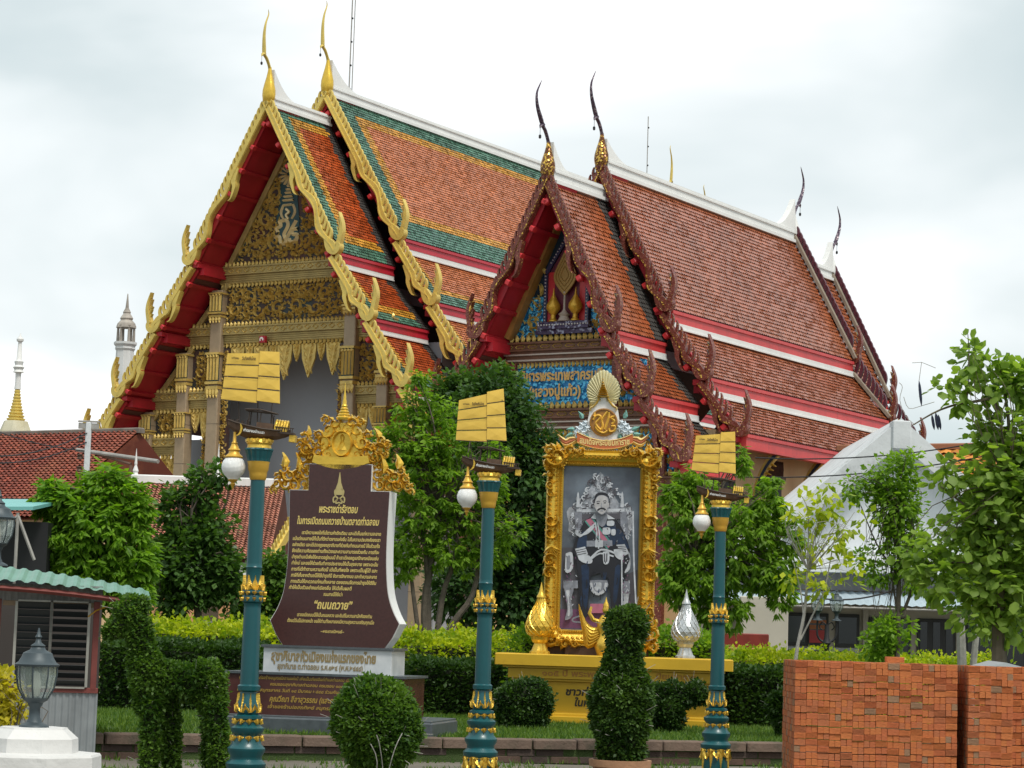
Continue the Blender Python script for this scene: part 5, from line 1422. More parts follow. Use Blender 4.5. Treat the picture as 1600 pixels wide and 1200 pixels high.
# golden winged figure on the pedestal, half hidden by leaves
p = P(925, 1022, 36.95); wf = thing('winged_statue', 'gold winged mythical bird-man figure at the foot of the framed portrait', 'statue', (p.x, 36.95, 1.36), 0)
Q = lambda px, py: ((px - 925) / 98.8, (1025 - py) / 98.8)
mb = MB()
mb.lathe([(.10, 0), (.12, .06), (.15, .14), (.14, .22), (.09, .30), (.085, .36), (.11, .44), (.12, .52), (.07, .60), (.04, .64)], (.18, 0, 0), 12)
mb.ball((.20, -.02, .72), .06, 8, 0, 1.15)
mb.lathe([(.05, 0), (.04, .04), (.02, .08), (.003, .15)], (.20, -.02, .77), 8)
mb.ribbon([(.20, .71, .02), (.26, .70, .012), (.29, .68, .003)], -.09, -.03)
mb.tube([(.12, -.02, .52), (.0, -.05, .56), (-.06, -.05, .66), (-.03, -.04, .76)], [.04, .035, .03, .02], 6)
mb.tube([(.24, -.02, .52), (.34, -.05, .50), (.40, -.05, .60)], [.04, .035, .02], 6)
mb.build('figure', M['gold_leaf'], wf, smooth=True)
for s in (-1, 1):
    mb = MB()
    for k in range(6):
        mb.ribbon(spl([(.15 + s * .05, .42 - k * .035, .035), (.15 + s * (.16 + .01 * k), .40 - k * .05, .05), (.15 + s * (.30 - .01 * k), .52 - k * .05, .045), (.15 + s * (.38 - .02 * k), .80 - k * .09, .004)], 3), -.03 - .012 * k, .0, 0, True)
    mb.build('wing', M['gold_leaf'], wf)
# ------------------------------------------------------------------ buildings around
def flat_tiles(name, parent, w, slope, z0, y0, z1, y1, size, mats, zone=None, row_h=.05, x0=0.0, sz2=None):
    """roof field facing -y: eave at (y0, z0), ridge at (y1, z1), x from x0 to x0+w; each tile a folded quad"""
    L = math.hypot(y1 - y0, z1 - z0); dy, dz = (y1 - y0) / L, (z1 - z0) / L
    sr = sz2 or size
    rows, cols = int(L / sr), int(w / size); sh, sv = L / rows, w / cols
    R, C = np.meshgrid(np.arange(rows), np.arange(cols), indexing='ij'); R, C = R.ravel(), C.ravel(); n = len(R)
    a0, a1 = R * sh - .03, (R + 1) * sh; b0 = x0 + C * sv; b1 = b0 + sv
    lift = row_h + nrs.rand(n) * .01
    def pt(a, b, h): return np.stack([b, y0 + dy * a - dz * h, z0 + dz * a + dy * h], 1)
    bm = (b0 + b1) / 2
    V = np.stack([pt(a0, b0, lift * .6), pt(a0, bm, lift + .035), pt(a0, b1, lift * .6), pt(a1, b1, 0 * a1), pt(a1, bm, 0 * a1 + .03), pt(a1, b0, 0 * a1)], 1).reshape(-1, 3)
    base = np.arange(n)[:, None] * 6
    idx = np.concatenate([base + np.array([[0, 1, 4, 5]]), base + np.array([[1, 2, 3, 4]])], 1).ravel()
    me = bpy.data.meshes.new(name); me.vertices.add(6 * n); me.vertices.foreach_set('co', V.ravel())
    me.loops.add(8 * n); me.loops.foreach_set('vertex_index', idx.astype(np.int32))
    me.polygons.add(2 * n); me.polygons.foreach_set('loop_start', np.arange(2 * n) * 4); me.polygons.foreach_set('loop_total', np.full(2 * n, 4))
    for m in mats: me.materials.append(m)
    me.update(calc_edges=True)
    at = me.attributes.new('tint', 'FLOAT', 'FACE'); at.data.foreach_set('value', np.repeat(nrs.beta(2, 2, n), 2).astype(np.float32))
    o = bpy.data.objects.new(name, me); COL.objects.link(o); o.parent = parent; o['kind'] = 'stuff'
    return o
M['clay'] = mat('salmon_clay_tile', (.50, .20, .13), .45, 0, .3, 1.0, tint=.45)
M['clay_dark'] = mat('old_red_clay_tile', (.26, .055, .030), .6, 0, .35, .6, tint=.5, dirt=((.40, .13, .06), .3, .5, .5))
M['orange_roof'] = mat('orange_cement_tile', (.60, .24, .045), .5, 0, .25, 1.0, tint=.4)
M['concrete'] = mat('stained_concrete', (.68, .70, .71), .85, 0, .2, 1.0, .4, 10, dirt=((.24, .25, .25), 1.1, .54, .7))
M['white_wall'] = mat('white_wall', (.72, .75, .78), .85, 0, .08, .4, streak=.12)
M['metal_pipe'] = mat('grey_galvanised', (.40, .38, .35), .6, .2, .3, 4)
# long low pavilion before the golden hall
p0 = P(212, 752, 62.5); p1 = P(446, 748, 62.5)
pv = thing('pavilion', 'low long pavilion with salmon clay tile roof and white ridge before the golden hall', 'pavilion', (p0.x, 59, 0), .0)
W_ = p1.x - p0.x
zr, ze = 5.42, 3.35
flat_tiles('roof_tiles', pv, W_, 0, ze, 0, zr, 3.4, .12, [M['clay']], row_h=.045)
mb = MB(); mb.prism([(0, 0), (0, 0), (0, 0)], 0, 0) if False else None
mb.add([(0, 0, ze - .05), (W_, 0, ze - .05), (W_, 3.4, zr - .05), (0, 3.4, zr - .05), (0, 6.8, ze - .05), (W_, 6.8, ze - .05)], [(0, 1, 2, 3), (3, 2, 5, 4), (0, 3, 4), (1, 5, 2)]); mb.build('roof_slab', M['slab'], pv)
mb = MB(); mb.bbox(-.1, W_ + .1, 3.25, 3.55, zr - .02, zr + .20, .03); mb.build('ridge', M['white_plaster'], pv)
mb = MB(); mb.bbox(0, W_, .10, .30, 2.95, 3.28, .02); mb.build('fascia', M['white_plaster'], pv)
for k in range(5):
    mb = MB(); mb.bbox(.2 + k * (W_ - .6) / 4, .5 + k * (W_ - .6) / 4, .3, .6, 0, 2.95, .02); mb.build('column', mat('orange_cream_column', (.60, .30, .14), .7, 0, .2, 2), pv)
mb = MB(); mb.box(.2, W_ - .2, 3.0, 3.2, 0, 3.0); mb.build('wall', mat('pale_tan_wall', (.45, .35, .25), .8, 0, .2, 1), pv)
mb = MB()
for k in range(5): mb.bbox(.35 + k * .8, .75 + k * .8, 2.85, 3.0, .5, 1.8 + .1 * (k % 2), .02, k % 2)
mb.build('wall_niche', [M['white_plaster'], M['orange_roof']], pv)
mb = MB(Matrix.Translation((W_, -.1, 0)) @ Matrix.Rotation(math.radians(78), 4, 'Z'))
mb.ribbon(spl([(-.1, 3.25, .07), (.3, 3.45, .10), (1.4, 4.1, .12), (2.6, 4.85, .12), (3.4, 5.5, .12)], 4), -.1, .1)
for k in range(16): leaf(mb, .1 + k * .2, 3.42 + k * .125, 2.0, .26, -.02, .05, 0, .3)
mb.build('gable_board', M['gold_trim'], pv)
mb = MB(Matrix.Translation((0.0, 3.4, zr + .15))); mb.lathe([(.10, 0), (.06, .1), (.08, .15), (.03, .3), (.04, .34), (.004, .75)], n=8); mb.build('roof_finial', M['white_plaster'], pv)
mb = MB(Matrix.Translation((2.2, 3.4, zr + .15))); mb.lathe([(.10, 0), (.06, .1), (.08, .15), (.03, .3), (.04, .34), (.004, .95)], n=8); mb.build('roof_finial', M['white_plaster'], pv)

# dark red roof at the far left
a, b = P(-60, 682, 74), P(216, 724, 70)
hb = thing('long_building', 'low building with old dark red tile roof and rusty gutter at the left edge', 'building', (a.x, 0, 0), 0)
W_ = b.x - a.x
n_ = MB()
L_ = Vector((b.x - a.x, -4, 0)); ang = math.atan2(-4, b.x - a.x); Lh = L_.length
hb.location = (a.x, 74, 0); hb.rotation_euler = (0, 0, ang)
zr = (a.z + b.z) / 2 + .0
flat_tiles('roof_tiles', hb, Lh, 0, 4.6, -4.0, 7.45, 0, .20, [M['clay_dark']], row_h=.05, sz2=.14)
mb = MB(); mb.add([(0, -4, 4.52), (Lh, -4, 4.52), (Lh, 0, 7.38), (0, 0, 7.38), (0, 4, 4.52), (Lh, 4, 4.52)], [(0, 1, 2, 3), (3, 2, 5, 4), (0, 3, 4), (1, 5, 2)]); mb.build('roof_slab', M['clay_dark'], hb)
mb = MB(); mb.bbox(-.1, Lh + .1, -.14, .14, 7.36, 7.52, .03); mb.build('ridge', mat('mossy_ridge', (.22, .19, .16), .9, 0, .4, 2), hb)
mb = MB(); mb.box(.2, Lh - .2, -3.6, 3.6, 0, 4.6); mb.build('wall', M['cream'], hb)
mb = MB(); q0 = hb.matrix_basis.inverted() @ P(120, 703, 68.2); q1 = hb.matrix_basis.inverted() @ P(247, 721, 66.0)
mb.tube([q0, q1], .06, 8, 0); mb.tube([q1 + Vector((-1.0, 0, -.1)), q1 + Vector((-1.0, 0, -5))], .05, 6, 1); mb.tube([q0 + Vector((.4, .1, -.05)), q1 + Vector((-1.1, .1, -.05))], .045, 6, 1)
mb.build('gutter_pipe', [M['metal_pipe'], mat('rusty_pipe', (.16, .09, .06), .8)], hb)

# utility pole with wires
p = P(139, 660, 57); up = thing('utility_pole', 'grey concrete utility pole with small crossarm in front of the dark red roof', 'utility pole', (p.x, 57, 0))
mb = MB(); mb.bbox(-.065, .065, -.065, .065, 0, p.z, .015); mb.build('pole', M['concrete'], up)
mb = MB(); mb.bbox(-.26, .26, -.05, .05, p.z, p.z + .045, .01); mb.box(-.25, .25, -.03, .03, p.z - .16, p.z - .02); mb.build('crossarm', M['metal_pipe'], up)
for dz in (-.42, -.85, -1.15):
    mb = MB(); mb.lathe([(.03, -.07), (.075, -.05), (.05, 0), (.075, .05), (.03, .07)], (-.18, 0, p.z + dz), 8); mb.box(-.16, -.1, -.02, .02, p.z + dz - .02, p.z + dz + .02); mb.build('insulator', M['dark_wood'], up)
def wire(name, a, b, sag, r, label, parent=None):
    pts = [a.lerp(b, t / 12) - Vector((0, 0, sag * 4 * (t / 12) * (1 - t / 12))) for t in range(13)]
    mb = MB(); mb.tube(pts, r, 4); o = mb.build(name, M['dark'])
    return tag(o, label, 'wire')
wire('power_line', P(137, 676, 57), P(-40, 712, 50), .2, .016, 'upper thin power line running left from the concrete pole insulator')
wire('power_line', P(137, 690, 57), P(-40, 722, 52), .2, .016, 'lower thin power line running left from the concrete pole insulator')
wire('power_line', P(-20, 668, 60), P(137, 705, 57), .1, .014, 'thin wire slanting down to the concrete pole across the sky above the dark red roof')

# chedi spire and white tower
p = P(23, 690, 108); kk = 1 / PXM(108)
ch = thing('chedi_spire', 'slender white and gold ringed pagoda spire at the left edge', 'pagoda', (p.x, 108, 0))
zb = p.z - 1.45
mb = MB(); pr = [(2.1, 0), (2.1, zb - 2), (1.05, zb), (.95, zb + .6), (.80, zb + .8), (.75, zb + 1.9), (.55, zb + 2.4)]
mb.lathe(pr, n=8); mb.build('bell_base', mat('aged_cream_plaster', (.62, .58, .42), .7, 0, .3, .6, dirt=((.35, .28, .12), .8, .5, .5)), ch)
mb = MB(); z = zb + 2.3; r = .50; pr = [(.5, z)]; ZT = P(24, 520, 108).z; kz = (ZT - z) / (3.3 + 5.5)
for k in range(11): pr += [(r, z + .05 * kz), (r, z + .16 * kz), (r * .78, z + .20 * kz), (r * .78, z + .29 * kz)]; z += .30 * kz; r *= .885
mb.lathe(pr, n=12); mb.build('gold_rings', M['gold_trim'], ch)
mb = MB(); mb.lathe([(r_, z + h_ * kz) for r_, h_ in ((.16, 0), (.13, .8), (.14, 1.6), (.26, 1.65), (.20, 1.9), (.27, 2.15), (.18, 2.35), (.22, 2.7), (.13, 2.9), (.085, 4.6), (.16, 4.7), (.17, 4.9), (.05, 5.2), (.01, 5.5))], n=10); mb.build('needle', M['white_plaster'], ch, smooth=True)
p = P(188, 700, 104); zt = P(188, 545, 104).z
tw = thing('crematorium_tower', 'tall white tower with small open lantern top behind the left gable eaves', 'tower', (p.x, 104, 0))
mb = MB(); mb.lathe([(.62, 0), (.56, zt - 4), (.40, zt - .05)], n=8, rib=.0); mb.lathe([(.40, zt - .1), (.46, zt), (.44, zt + .1), (.52, zt + .2), (.52, zt + .3)], n=8); mb.build('shaft', mat('old_white_render', (.66, .67, .66), .8, 0, .2, .5, streak=.3), tw)
mb = MB()
for k in range(6):
    a = PI / 3 * k; mb.lathe([(.07, zt + .3), (.055, zt + .9), (.09, zt + 1.05)], (.36 * math.cos(a), .36 * math.sin(a), 0), 5)
mb.lathe([(.46, zt + .95), (.40, zt + 1.15), (.26, zt + 1.3), (.30, zt + 1.38), (.16, zt + 1.6), (.18, zt + 1.66), (.08, zt + 1.85), (.02, zt + 2.5)], n=8)
mb.build('lantern_top', mat('stained_lantern', (.42, .38, .33), .8, 0, .4, 2), tw)
# masts
for px, py0, py1, Y, lab in ((549, 134, -30, 95, 'thin guyed radio mast rising above the second gold gable finial'), (1012, 278, 182, 120, 'distant thin radio mast above the white ridge of the red roof')):
    a, b = P(px - 2, py0, Y), P(px + 3 if Y == 95 else px + 1, py1, Y); a = Vector((b.x, b.y, 0))
    t = thing('radio_mast', lab, 'radio mast', a)
    h = b.z
    mb = MB(); mb.tube([(0, 0, 0), (0, 0, h)], .03 if Y < 100 else .025, 5)
    if Y < 100: mb.tube([(.12, 0, 0), (.12, 0, h)], .02, 4)
    mb.build('pole', M['metal_pipe'], t)
    for k in range(8):
        z = h - .6 - k * 1.0
        mb = MB(); mb.ball((.03, 0, z), .05, 5); mb.build('bracket', M['dark'], t)

# open shed roof at the far left
p = P(0, 800, 40); sh = thing('market_shed', 'open shed with turquoise metal roof and white steel struts at the left edge', 'shed', (p.x, 40, 0))
mb = MB(); mb.add([(-1.5, 0, p.z - .02), (.56, 0, p.z + .05), (.56, 3, p.z + .35), (-1.5, 3, p.z + .3), (-1.5, 0, p.z + .04), (.56, 0, p.z + .11), (.56, 3, p.z + .41), (-1.5, 3, p.z + .36)], [(0, 1, 2, 3), (4, 5, 6, 7), (0, 1, 5, 4), (1, 2, 6, 5)]); mb.build('roof', mat('turquoise_sheet', (.16, .42, .40), .5), sh)
for pts in ([(.30, .05, 2.2), (.30, .05, p.z)], [(-.2, .05, p.z - .65), (.30, .05, p.z - .05)], [(.62, .05, p.z - .8), (.30, .05, p.z - .05)], [(.3, .05, 0), (.3, .05, 2.4)]):
    mb = MB(); mb.tube(pts, .03, 6); mb.build('strut', M['metal_pipe'], sh)
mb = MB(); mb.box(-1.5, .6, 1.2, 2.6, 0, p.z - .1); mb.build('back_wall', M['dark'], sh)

# white gabled building on the right
D = 56.0; ap = P(1403, 657, D)
wb = thing('gabled_building', 'white building with stained concrete gable, metal awning and dark shop windows', 'building', (ap.x, D, 0), .0)
WP = lambda px, py: (lambda p: (p.x - ap.x, p.z))(P(px, py, D))
az = ap.z
el = WP(1190, 832)
sl = (az - el[1]) / (0 - el[0])
ew = 4.3; ez = az - sl * ew
mb = MB()
for s in (-1, 1):
    q = [(0, az), (s * ew, ez), (s * ew, ez - .50), (0, az - .62)]
    mb.prism(q if s > 0 else q[::-1], -.55, .0, 0)
mb.build('gable_coping', M['concrete'], wb)
mb = MB(); mb.bbox(-.22, .22, -.62, -.1, az - .72, az - .06, .02); mb.build('apex_block', M['concrete'], wb)
mb = MB(); mb.prism([(-ew + .1, 3.9), (ew - .1, 3.9), (ew - .1, ez - .3), (0, az - .3), (-ew + .1, ez - .3)], -.02, .3); mb.build('wall', M['white_wall'], wb)
lz = WP(1380, 897)[1]
for i, (z0, z1, y) in enumerate(((lz - .02, lz + .16, -1.0), (lz + .16, lz + .32, -.75), (lz + .32, lz + .52, -.5))):
    mb = MB(); mb.bbox(-4.9, 5.2, y, .1, z0, z1, .02); mb.build('ledge', M['concrete'], wb)
mb = MB(); mb.box(-4.8, 5.2, -.4, .1, 2.95, lz - .021); mb.build('frieze', mat('grey_frieze', (.26, .25, .25), .85, 0, .2, .7, streak=.3), wb)
mb = MB()
aw0, aw1 = WP(1300, 925)[1], WP(1300, 947)[1]
n = 60
vs, fs = [], []
for i in range(n * 2 + 1):
    x = -5.6 + i * .1; h = .025 * (i % 2)
    vs += [(x, -2.3, aw1 + h), (x, -.39, aw0 + h)]
for i in range(n * 2): fs.append((2 * i, 2 * i + 2, 2 * i + 3, 2 * i + 1))
mb.add(vs, fs); mb.build('awning', mat('pale_blue_sheet', (.50, .60, .66), .4, .1, .12, 1), wb)
mb = MB(); mb.tube([(-5.6, -2.25, aw1 - .06), (6.4, -2.25, aw1 - .06)], .03, 6)
mb.build('awning_rail', M['metal_pipe'], wb)
for k in range(9):
    mb = MB(); mb.tube([(-5 + k * 1.3, -2.2, aw1 - .05), (-5 + k * 1.3, -.4, aw0 - .3)], .02, 4); mb.tube([(-5 + k * 1.3, -2.2, aw1 - .10), (-5.35 + k * 1.3, -.4, aw0 - .05)], .015, 4); mb.build('awning_bracket', M['metal_pipe'], wb)
mb = MB(); mb.box(-4.6, 5.2, -.2, 6, 0, 2.94); mb.build('lower_wall', mat('grey_beige_wall', (.50, .46, .38), .85, 0, .15, .8), wb)
def win(x0, x1, z0, z1, fm, nm='window', panes=1):
    mb = MB(); mb.bbox(x0, x1, -.26, -.19, z0, z1, .01, 0); f = mb.build(nm, fm, wb)
    w = (x1 - x0) / panes
    for k in range(panes):
        mb = MB(); mb.box(x0 + k * w + .07, x0 + (k + 1) * w - .07, -.275, -.262, z0 + .08, z1 - .08); mb.build('pane', M['glass_dark'], f)
M['glass_dark'] = mat('dark_glass', (.012, .014, .015), .12, 0, .0, 2, spec=.6)
wx = lambda px: WP(px, 1000)[0]
bk = mat('black_frame', (.03, .03, .03), .5); gf = mat('grey_white_frame', (.45, .47, .48), .5)
win(wx(1218), wx(1260), 1.62, 2.40, bk); win(wx(1258), wx(1292), 1.62, 2.40, bk); win(wx(1303), wx(1340), 1.62, 2.40, bk)
win(wx(1218), wx(1256), .5, 1.60, gf); win(wx(1258), wx(1297), .5, 1.60, gf); win(wx(1298), wx(1338), .5, 1.60, gf)
win(wx(1355), wx(1420), .4, 2.35, bk, 'window', 2); win(wx(1430), wx(1490), .4, 2.35, bk, 'window', 3); win(wx(1504), wx(1600), .9, 2.35, bk, 'window', 2)
mb = MB(); mb.box(wx(1262), wx(1288), -.30, -.28, 1.70, 2.0, 0); mb.box(wx(1262), wx(1288), -.30, -.28, 2.02, 2.12, 1); mb.box(wx(1262), wx(1288), -.30, -.28, 2.16, 2.24, 1); mb.build('notice', [mat('red_notice', (.50, .05, .05), .5), mat('orange_notice', (.45, .15, .05), .5)], wb)
mb = MB(); mb.bbox(wx(1345), wx(1353), -.30, -.2, 0, 2.9, .01); mb.bbox(wx(1490), wx(1500), -.30, -.2, 0, 2.9, .01); mb.build('pillar', mat('beige_pillar', (.45, .42, .36), .8), wb)
# its roof behind, orange tiles on the right slope, grey on the left
for s in (-1, 1):
    mb = MB(); q = [(0, az + .05), (s * ew, ez + .05), (s * ew, ez - .1), (0, az - .1)]; mb.prism(q if s > 0 else q[::-1], .0, 9); mb.build('roof_slab', M['concrete'] if s < 0 else M['orange_roof'], wb)
# orange roofs behind, right
ob = thing('orange_roof_house', 'house with bright orange tile roof glimpsed through the big-leaved tree', 'house', (P(1480, 700, 66).x, 66, 0), -.5)
p = P(1410, 668, 66)
flat_tiles('roof_tiles', ob, 11, 0, 4.4, -3.5, 7.3, 0, .30, [M['orange_roof']], row_h=.07, x0=-3.2)
mb = MB(); mb.add([(-3.2, -3.5, 4.3), (7.8, -3.5, 4.3), (7.8, 0, 7.2), (-3.2, 0, 7.2), (-3.2, 3.5, 4.3), (7.8, 3.5, 4.3)], [(0, 1, 2, 3), (3, 2, 5, 4), (0, 3, 4), (1, 5, 2)]); mb.build('roof_slab', M['orange_roof'], ob)
mb = MB(); mb.box(-3, 7.6, -3.1, 3.1, 0, 4.4); mb.build('wall', M['cream'], ob)
mb = MB(); mb.bbox(-3.3, 7.9, -.12, .12, 7.28, 7.45, .03); mb.build('ridge', mat('brown_ridge', (.30, .13, .07), .7), ob)
wire('cable', P(1180, 715, 53), P(1640, 668, 50), .25, .014, 'upper black cable crossing in front of the stained concrete gable')
wire('cable', P(1150, 745, 53), P(1640, 690, 50), .25, .014, 'lower black cable crossing in front of the stained concrete gable')
wire('cable', P(1240, 925, 51), P(1420, 912, 51), .25, .018, 'drooping black cable along the grey frieze above the metal awning')

# small red shrine base seen beside the right lamp post
p = P(1160, 1035, 50); srn = thing('stepped_shrine', 'small red and gold stepped shrine beside the cream wall, behind the right lamp post', 'shrine', (p.x, 50, .2))
mb = MB()
for k, (h, w) in enumerate(((.0, .6), (.22, .48), (.38, .58), (.52, .42), (1.05, .55), (1.2, .62), (1.34, .5))):
    mb.bbox(-w, w, -w, w, h, h + (.22, .16, .14, .53, .15, .14, .3)[k], .02, k % 2)
mb.build('base', [mat('shrine_red', (.24, .03, .02), .5, 0, .3, 5), mat('shrine_gold', (.40, .22, .06), .5, .2, .3, 8)], srn)
p = P(1195, 1035, 53); cw = thing('compound_wall', 'cream grey plaster wall section left of the shop windows', 'wall', (p.x, 53.4, 0))
mb = MB(); mb.bbox(-.55, .55, -.1, .1, 0, 2.7, .02); mb.build('panel', mat('cream_grey', (.50, .46, .38), .8, 0, .15, 1), cw)

# ------------------------------------------------------------------ guard booth on the left
hx = P(0, 1000, 27.6).x; hr = P(157, 1000, 27.6).x; HB = 27.6
hut = thing('guard_booth', 'small booth with wavy green sheet roof, louvre windows and grey corrugated walls', 'booth', (hr, HB, 0), .17)
ht = lambda py: P(80, py, HB).z
def hxx(px): return P(px, 1000, HB).x - hr
def corr(mb, x0, x1, z0, z1, y, pitch=.075, amp=.012, mat_=0):
    n = max(2, int((x1 - x0) / (pitch / 4))); vs, fs = [], []
    for i in range(n + 1):
        x = x0 + (x1 - x0) * i / n; ph = (i % 4); yy = y + (-amp if ph in (1, 2) else 0)
        vs += [(x, yy, z0), (x, yy, z1)]
    for i in range(n): fs.append((2 * i, 2 * i + 2, 2 * i + 3, 2 * i + 1))
    mb.add(vs, fs, mat_)
M['zinc'] = mat('grey_zinc_sheet', (.30, .32, .33), .5, .3, .25, 3, streak=.3)
M['red_post'] = mat('dull_red_timber', (.20, .045, .035), .65, 0, .3, 4)
mb = MB(); corr(mb, -2.6, 0, ht(940), ht(914), 0); mb.build('upper_cladding', mat('weathered_sheet', (.26, .25, .24), .7, .1, .35, 5, streak=.3), hut)
mb = MB(); corr(mb, -2.6, 0, 0, ht(1080), 0); mb.build('lower_cladding', M['zinc'], hut)
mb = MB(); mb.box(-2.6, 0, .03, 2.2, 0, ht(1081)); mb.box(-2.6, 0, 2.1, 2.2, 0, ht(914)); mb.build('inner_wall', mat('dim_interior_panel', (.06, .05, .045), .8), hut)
for px in (-2, 149): 
    x = hxx(px); mb = MB(); mb.bbox(x - .035, x + .035, -.03, .04, ht(1078), ht(938), .005); mb.build('post', M['red_post'], hut)
mb = MB(); mb.bbox(-2.6, 0, -.03, .05, ht(1081), ht(1073), .005); mb.build('sill', M['red_post'], hut)
mb = MB(); mb.bbox(hxx(5), 0, -.02, .05, ht(948), ht(940), .004); mb.build('lintel', mat('bare_timber', (.22, .15, .09), .7), hut)
frm = mat('old_aluminium', (.36, .35, .31), .5, .3, .2, 5)
for i, (a, b_, opn) in enumerate(((28, 78, .45), (82, 136, .85))):
    w = MB(); x0, x1, z0, z1 = hxx(a), hxx(b_), ht(1072), ht(941)
    for q in ((x0 - .03, x0, z0, z1), (x1, x1 + .03, z0, z1), (x0, x1, z0 - .02, z0), (x0, x1, z1, z1 + .02)): w.box(q[0], q[1], -.05, .0, q[2], q[3])
    wn_ = w.build('louvre_window', frm, hut)
    n = 11
    for k in range(n):
        z = z1 - (k + .5) * (z1 - z0) / n; h = (z1 - z0) / n * .5
        s = MB(Matrix.Translation(((x0 + x1) / 2, -.025, z)) @ Matrix.Rotation(opn, 4, 'X'))
        s.box(-(x1 - x0) / 2 + .004, (x1 - x0) / 2 - .004, -.003, .003, -h, h); s.build('louvre', mat('dark_louvre_glass', (.03, .034, .036), .25, 0, 0, 1, spec=.4) if k == 0 and i == 0 else bpy.data.materials['dark_louvre_glass'], wn_)
mb = MB(); mb.tube([(hxx(136), -.05, ht(962)), (hxx(148), -.08, ht(952)), (hxx(165), -.2, ht(945))], .008, 4); mb.build('chain', M['gold_deep'], hut)
# corrugated roof, curved
vs, fs = [], []; nx_, ny_ = 88, 10
xl, xr = -2.9, hxx(231)
for i in range(nx_ + 1):
    x = xl + (xr - xl) * i / nx_; t = i / nx_
    zt = ht(912) + .02 + .17 * (1 - ((t - .35) / .65) ** 2 if t > .35 else 1) - .17
    for j in range(ny_ + 1):
        v = j / ny_; y = -.35 + v * 1.6
        vs.append((x, y, zt + v * (.12 + .13 * (1 - t)) + (.018 if i % 4 in (1, 2) else -.004)))
for i in range(nx_):
    for j in range(ny_):
        a = i * (ny_ + 1) + j; fs.append((a, a + ny_ + 1, a + ny_ + 2, a + 1))
mb = MB(); mb.add(vs, fs); mb.build('roof_sheet', mat('green_roof_sheet', (.12, .29, .21), .4, .1, .2, 3, dirt=((.10, .16, .13), 4, .62, .5)), hut)
mb = MB()
for i in range(0, nx_, 4):
    pass
pts = [(xl + (xr - xl) * t / 12, -.30, ht(914) - .05 + .15 * (1 - ((t / 12 - .35) / .65) ** 2 if t / 12 > .35 else 1) - .15) for t in range(13)]
mb.tube(pts, .032, 4); mb.build('eave_beam', M['red_post'], hut)

# ------------------------------------------------------------------ white gate pier with lantern
LM = mat('dark_grey_cast_metal', (.055, .075, .085), .5, .2, .2, 10)
glm = bpy.data.materials.new('lantern_glass'); glm.use_nodes = True
_b = glm.node_tree.nodes['Principled BSDF']; _b.inputs['Base Color'].default_value = (.42, .50, .46, 1); _b.inputs['Roughness'].default_value = .15; _b.inputs['Alpha'].default_value = .42; _b.inputs['Transmission Weight'].default_value = .3
def lantern(t, z, k=1.0, post=False, pane_n=8):
    """coach lantern: flared foot, tapered glass body with bars, bell roof and spike; total 0.6 m * k"""
    T = Matrix.Translation((0, 0, z)) @ Matrix.Diagonal((k, k, k, 1))
    mb = MB(T); mb.lathe([(.095, 0), (.09, .012), (.05, .03), (.036, .06), (.034, .12), (.045, .135), (.05, .15), (.075, .165), (.085, .18)], n=12); mb.build('foot', LM, t, smooth=True)
    mb = MB(T)
    for q in range(pane_n):
        a0 = 2 * PI * q / pane_n; a1 = 2 * PI * (q + 1) / pane_n
        prof = [(.075, .18), (.108, .24), (.122, .32), (.122, .375)]
        for (r0, z0), (r1, z1) in zip(prof[:-1], prof[1:]):
            mb.add([(r0 * math.cos(a0), r0 * math.sin(a0), z0), (r0 * math.cos(a1), r0 * math.sin(a1), z0), (r1 * math.cos(a1), r1 * math.sin(a1), z1), (r1 * math.cos(a0), r1 * math.sin(a0), z1)], [(0, 1, 2, 3)])
    mb.build('glass', glm, t)
    mb = MB(T)
    for q in range(pane_n):
        a0 = 2 * PI * q / pane_n; mb.tube([(r * math.cos(a0), r * math.sin(a0), zz_) for r, zz_ in ((.077, .178), (.111, .24), (.125, .32), (.125, .38))], .0055, 4)
    mb.build('glazing_bar', LM, t)
    mb = MB(T); mb.lathe([(.135, .372), (.14, .385), (.118, .40), (.10, .43), (.09, .455), (.05, .475), (.042, .49), (.047, .50), (.02, .52), (.014, .54), (.022, .555), (.012, .57), (.004, .61)], n=12); mb.build('roof', LM, t, smooth=True)
    mb = MB(T); mb.lathe([(.02, .19), (.025, .2), (.03, .27), (.02, .33), (.005, .345)], n=8); mb.build('bulb', mat('lamp_bulb', (.75, .75, .65), .3), t, smooth=True)
p = P(53, 1136, 14.6)
gp = thing('gate_pier', 'white painted stepped pier top carrying the grey lantern at the bottom left', 'pier', (p.x, 14.6, 0))
mb = MB()
def octa(r, z): return r, z
mb.M = Matrix.Rotation(PI / 8, 4, 'Z')
zt = p.z
mb.lathe([(.44, 0), (.44, zt - .35), (.43, zt - .17), (.42, zt - .155), (.285, zt - .150), (.28, zt - .065), (.215, zt - .01), (.21, zt)], n=8)
mb.build('stepped_cap', mat('white_pier_paint', (.66, .65, .63), .6, 0, .12, 3, .3, 20, dirt=((.35, .34, .32), 3.5, .60, .5)), gp)
lt = thing('lantern', 'grey metal coach lantern standing on the white pier in front of the booth', 'lantern', (p.x, 14.6, zt)); lantern(lt, 0)
p = P(-6, 884, 19.0); lt = thing('lantern_post', 'dark lantern on a post cut off by the left picture edge', 'lantern', (p.x, 19, 0))
mb = MB(); mb.lathe([(.05, 0), (.03, .3), (.025, p.z)], n=8); mb.build('post', LM, lt); lantern(lt, p.z, .62 / .61)
p = P(1291, 1040, 45); tl = thing('twin_lantern_post', 'black street lamp post with two lanterns in front of the shop windows', 'street lamp', (p.x, 45, 0))
zl = P(1291, 968, 45).z
mb = MB(); mb.lathe([(.12, 0), (.10, .3), (.06, .4), (.05, zl - .5), (.09, zl - .45), (.05, zl - .35), (.04, zl - .1)], n=10); mb.build('post', M['dark'], tl, smooth=True)
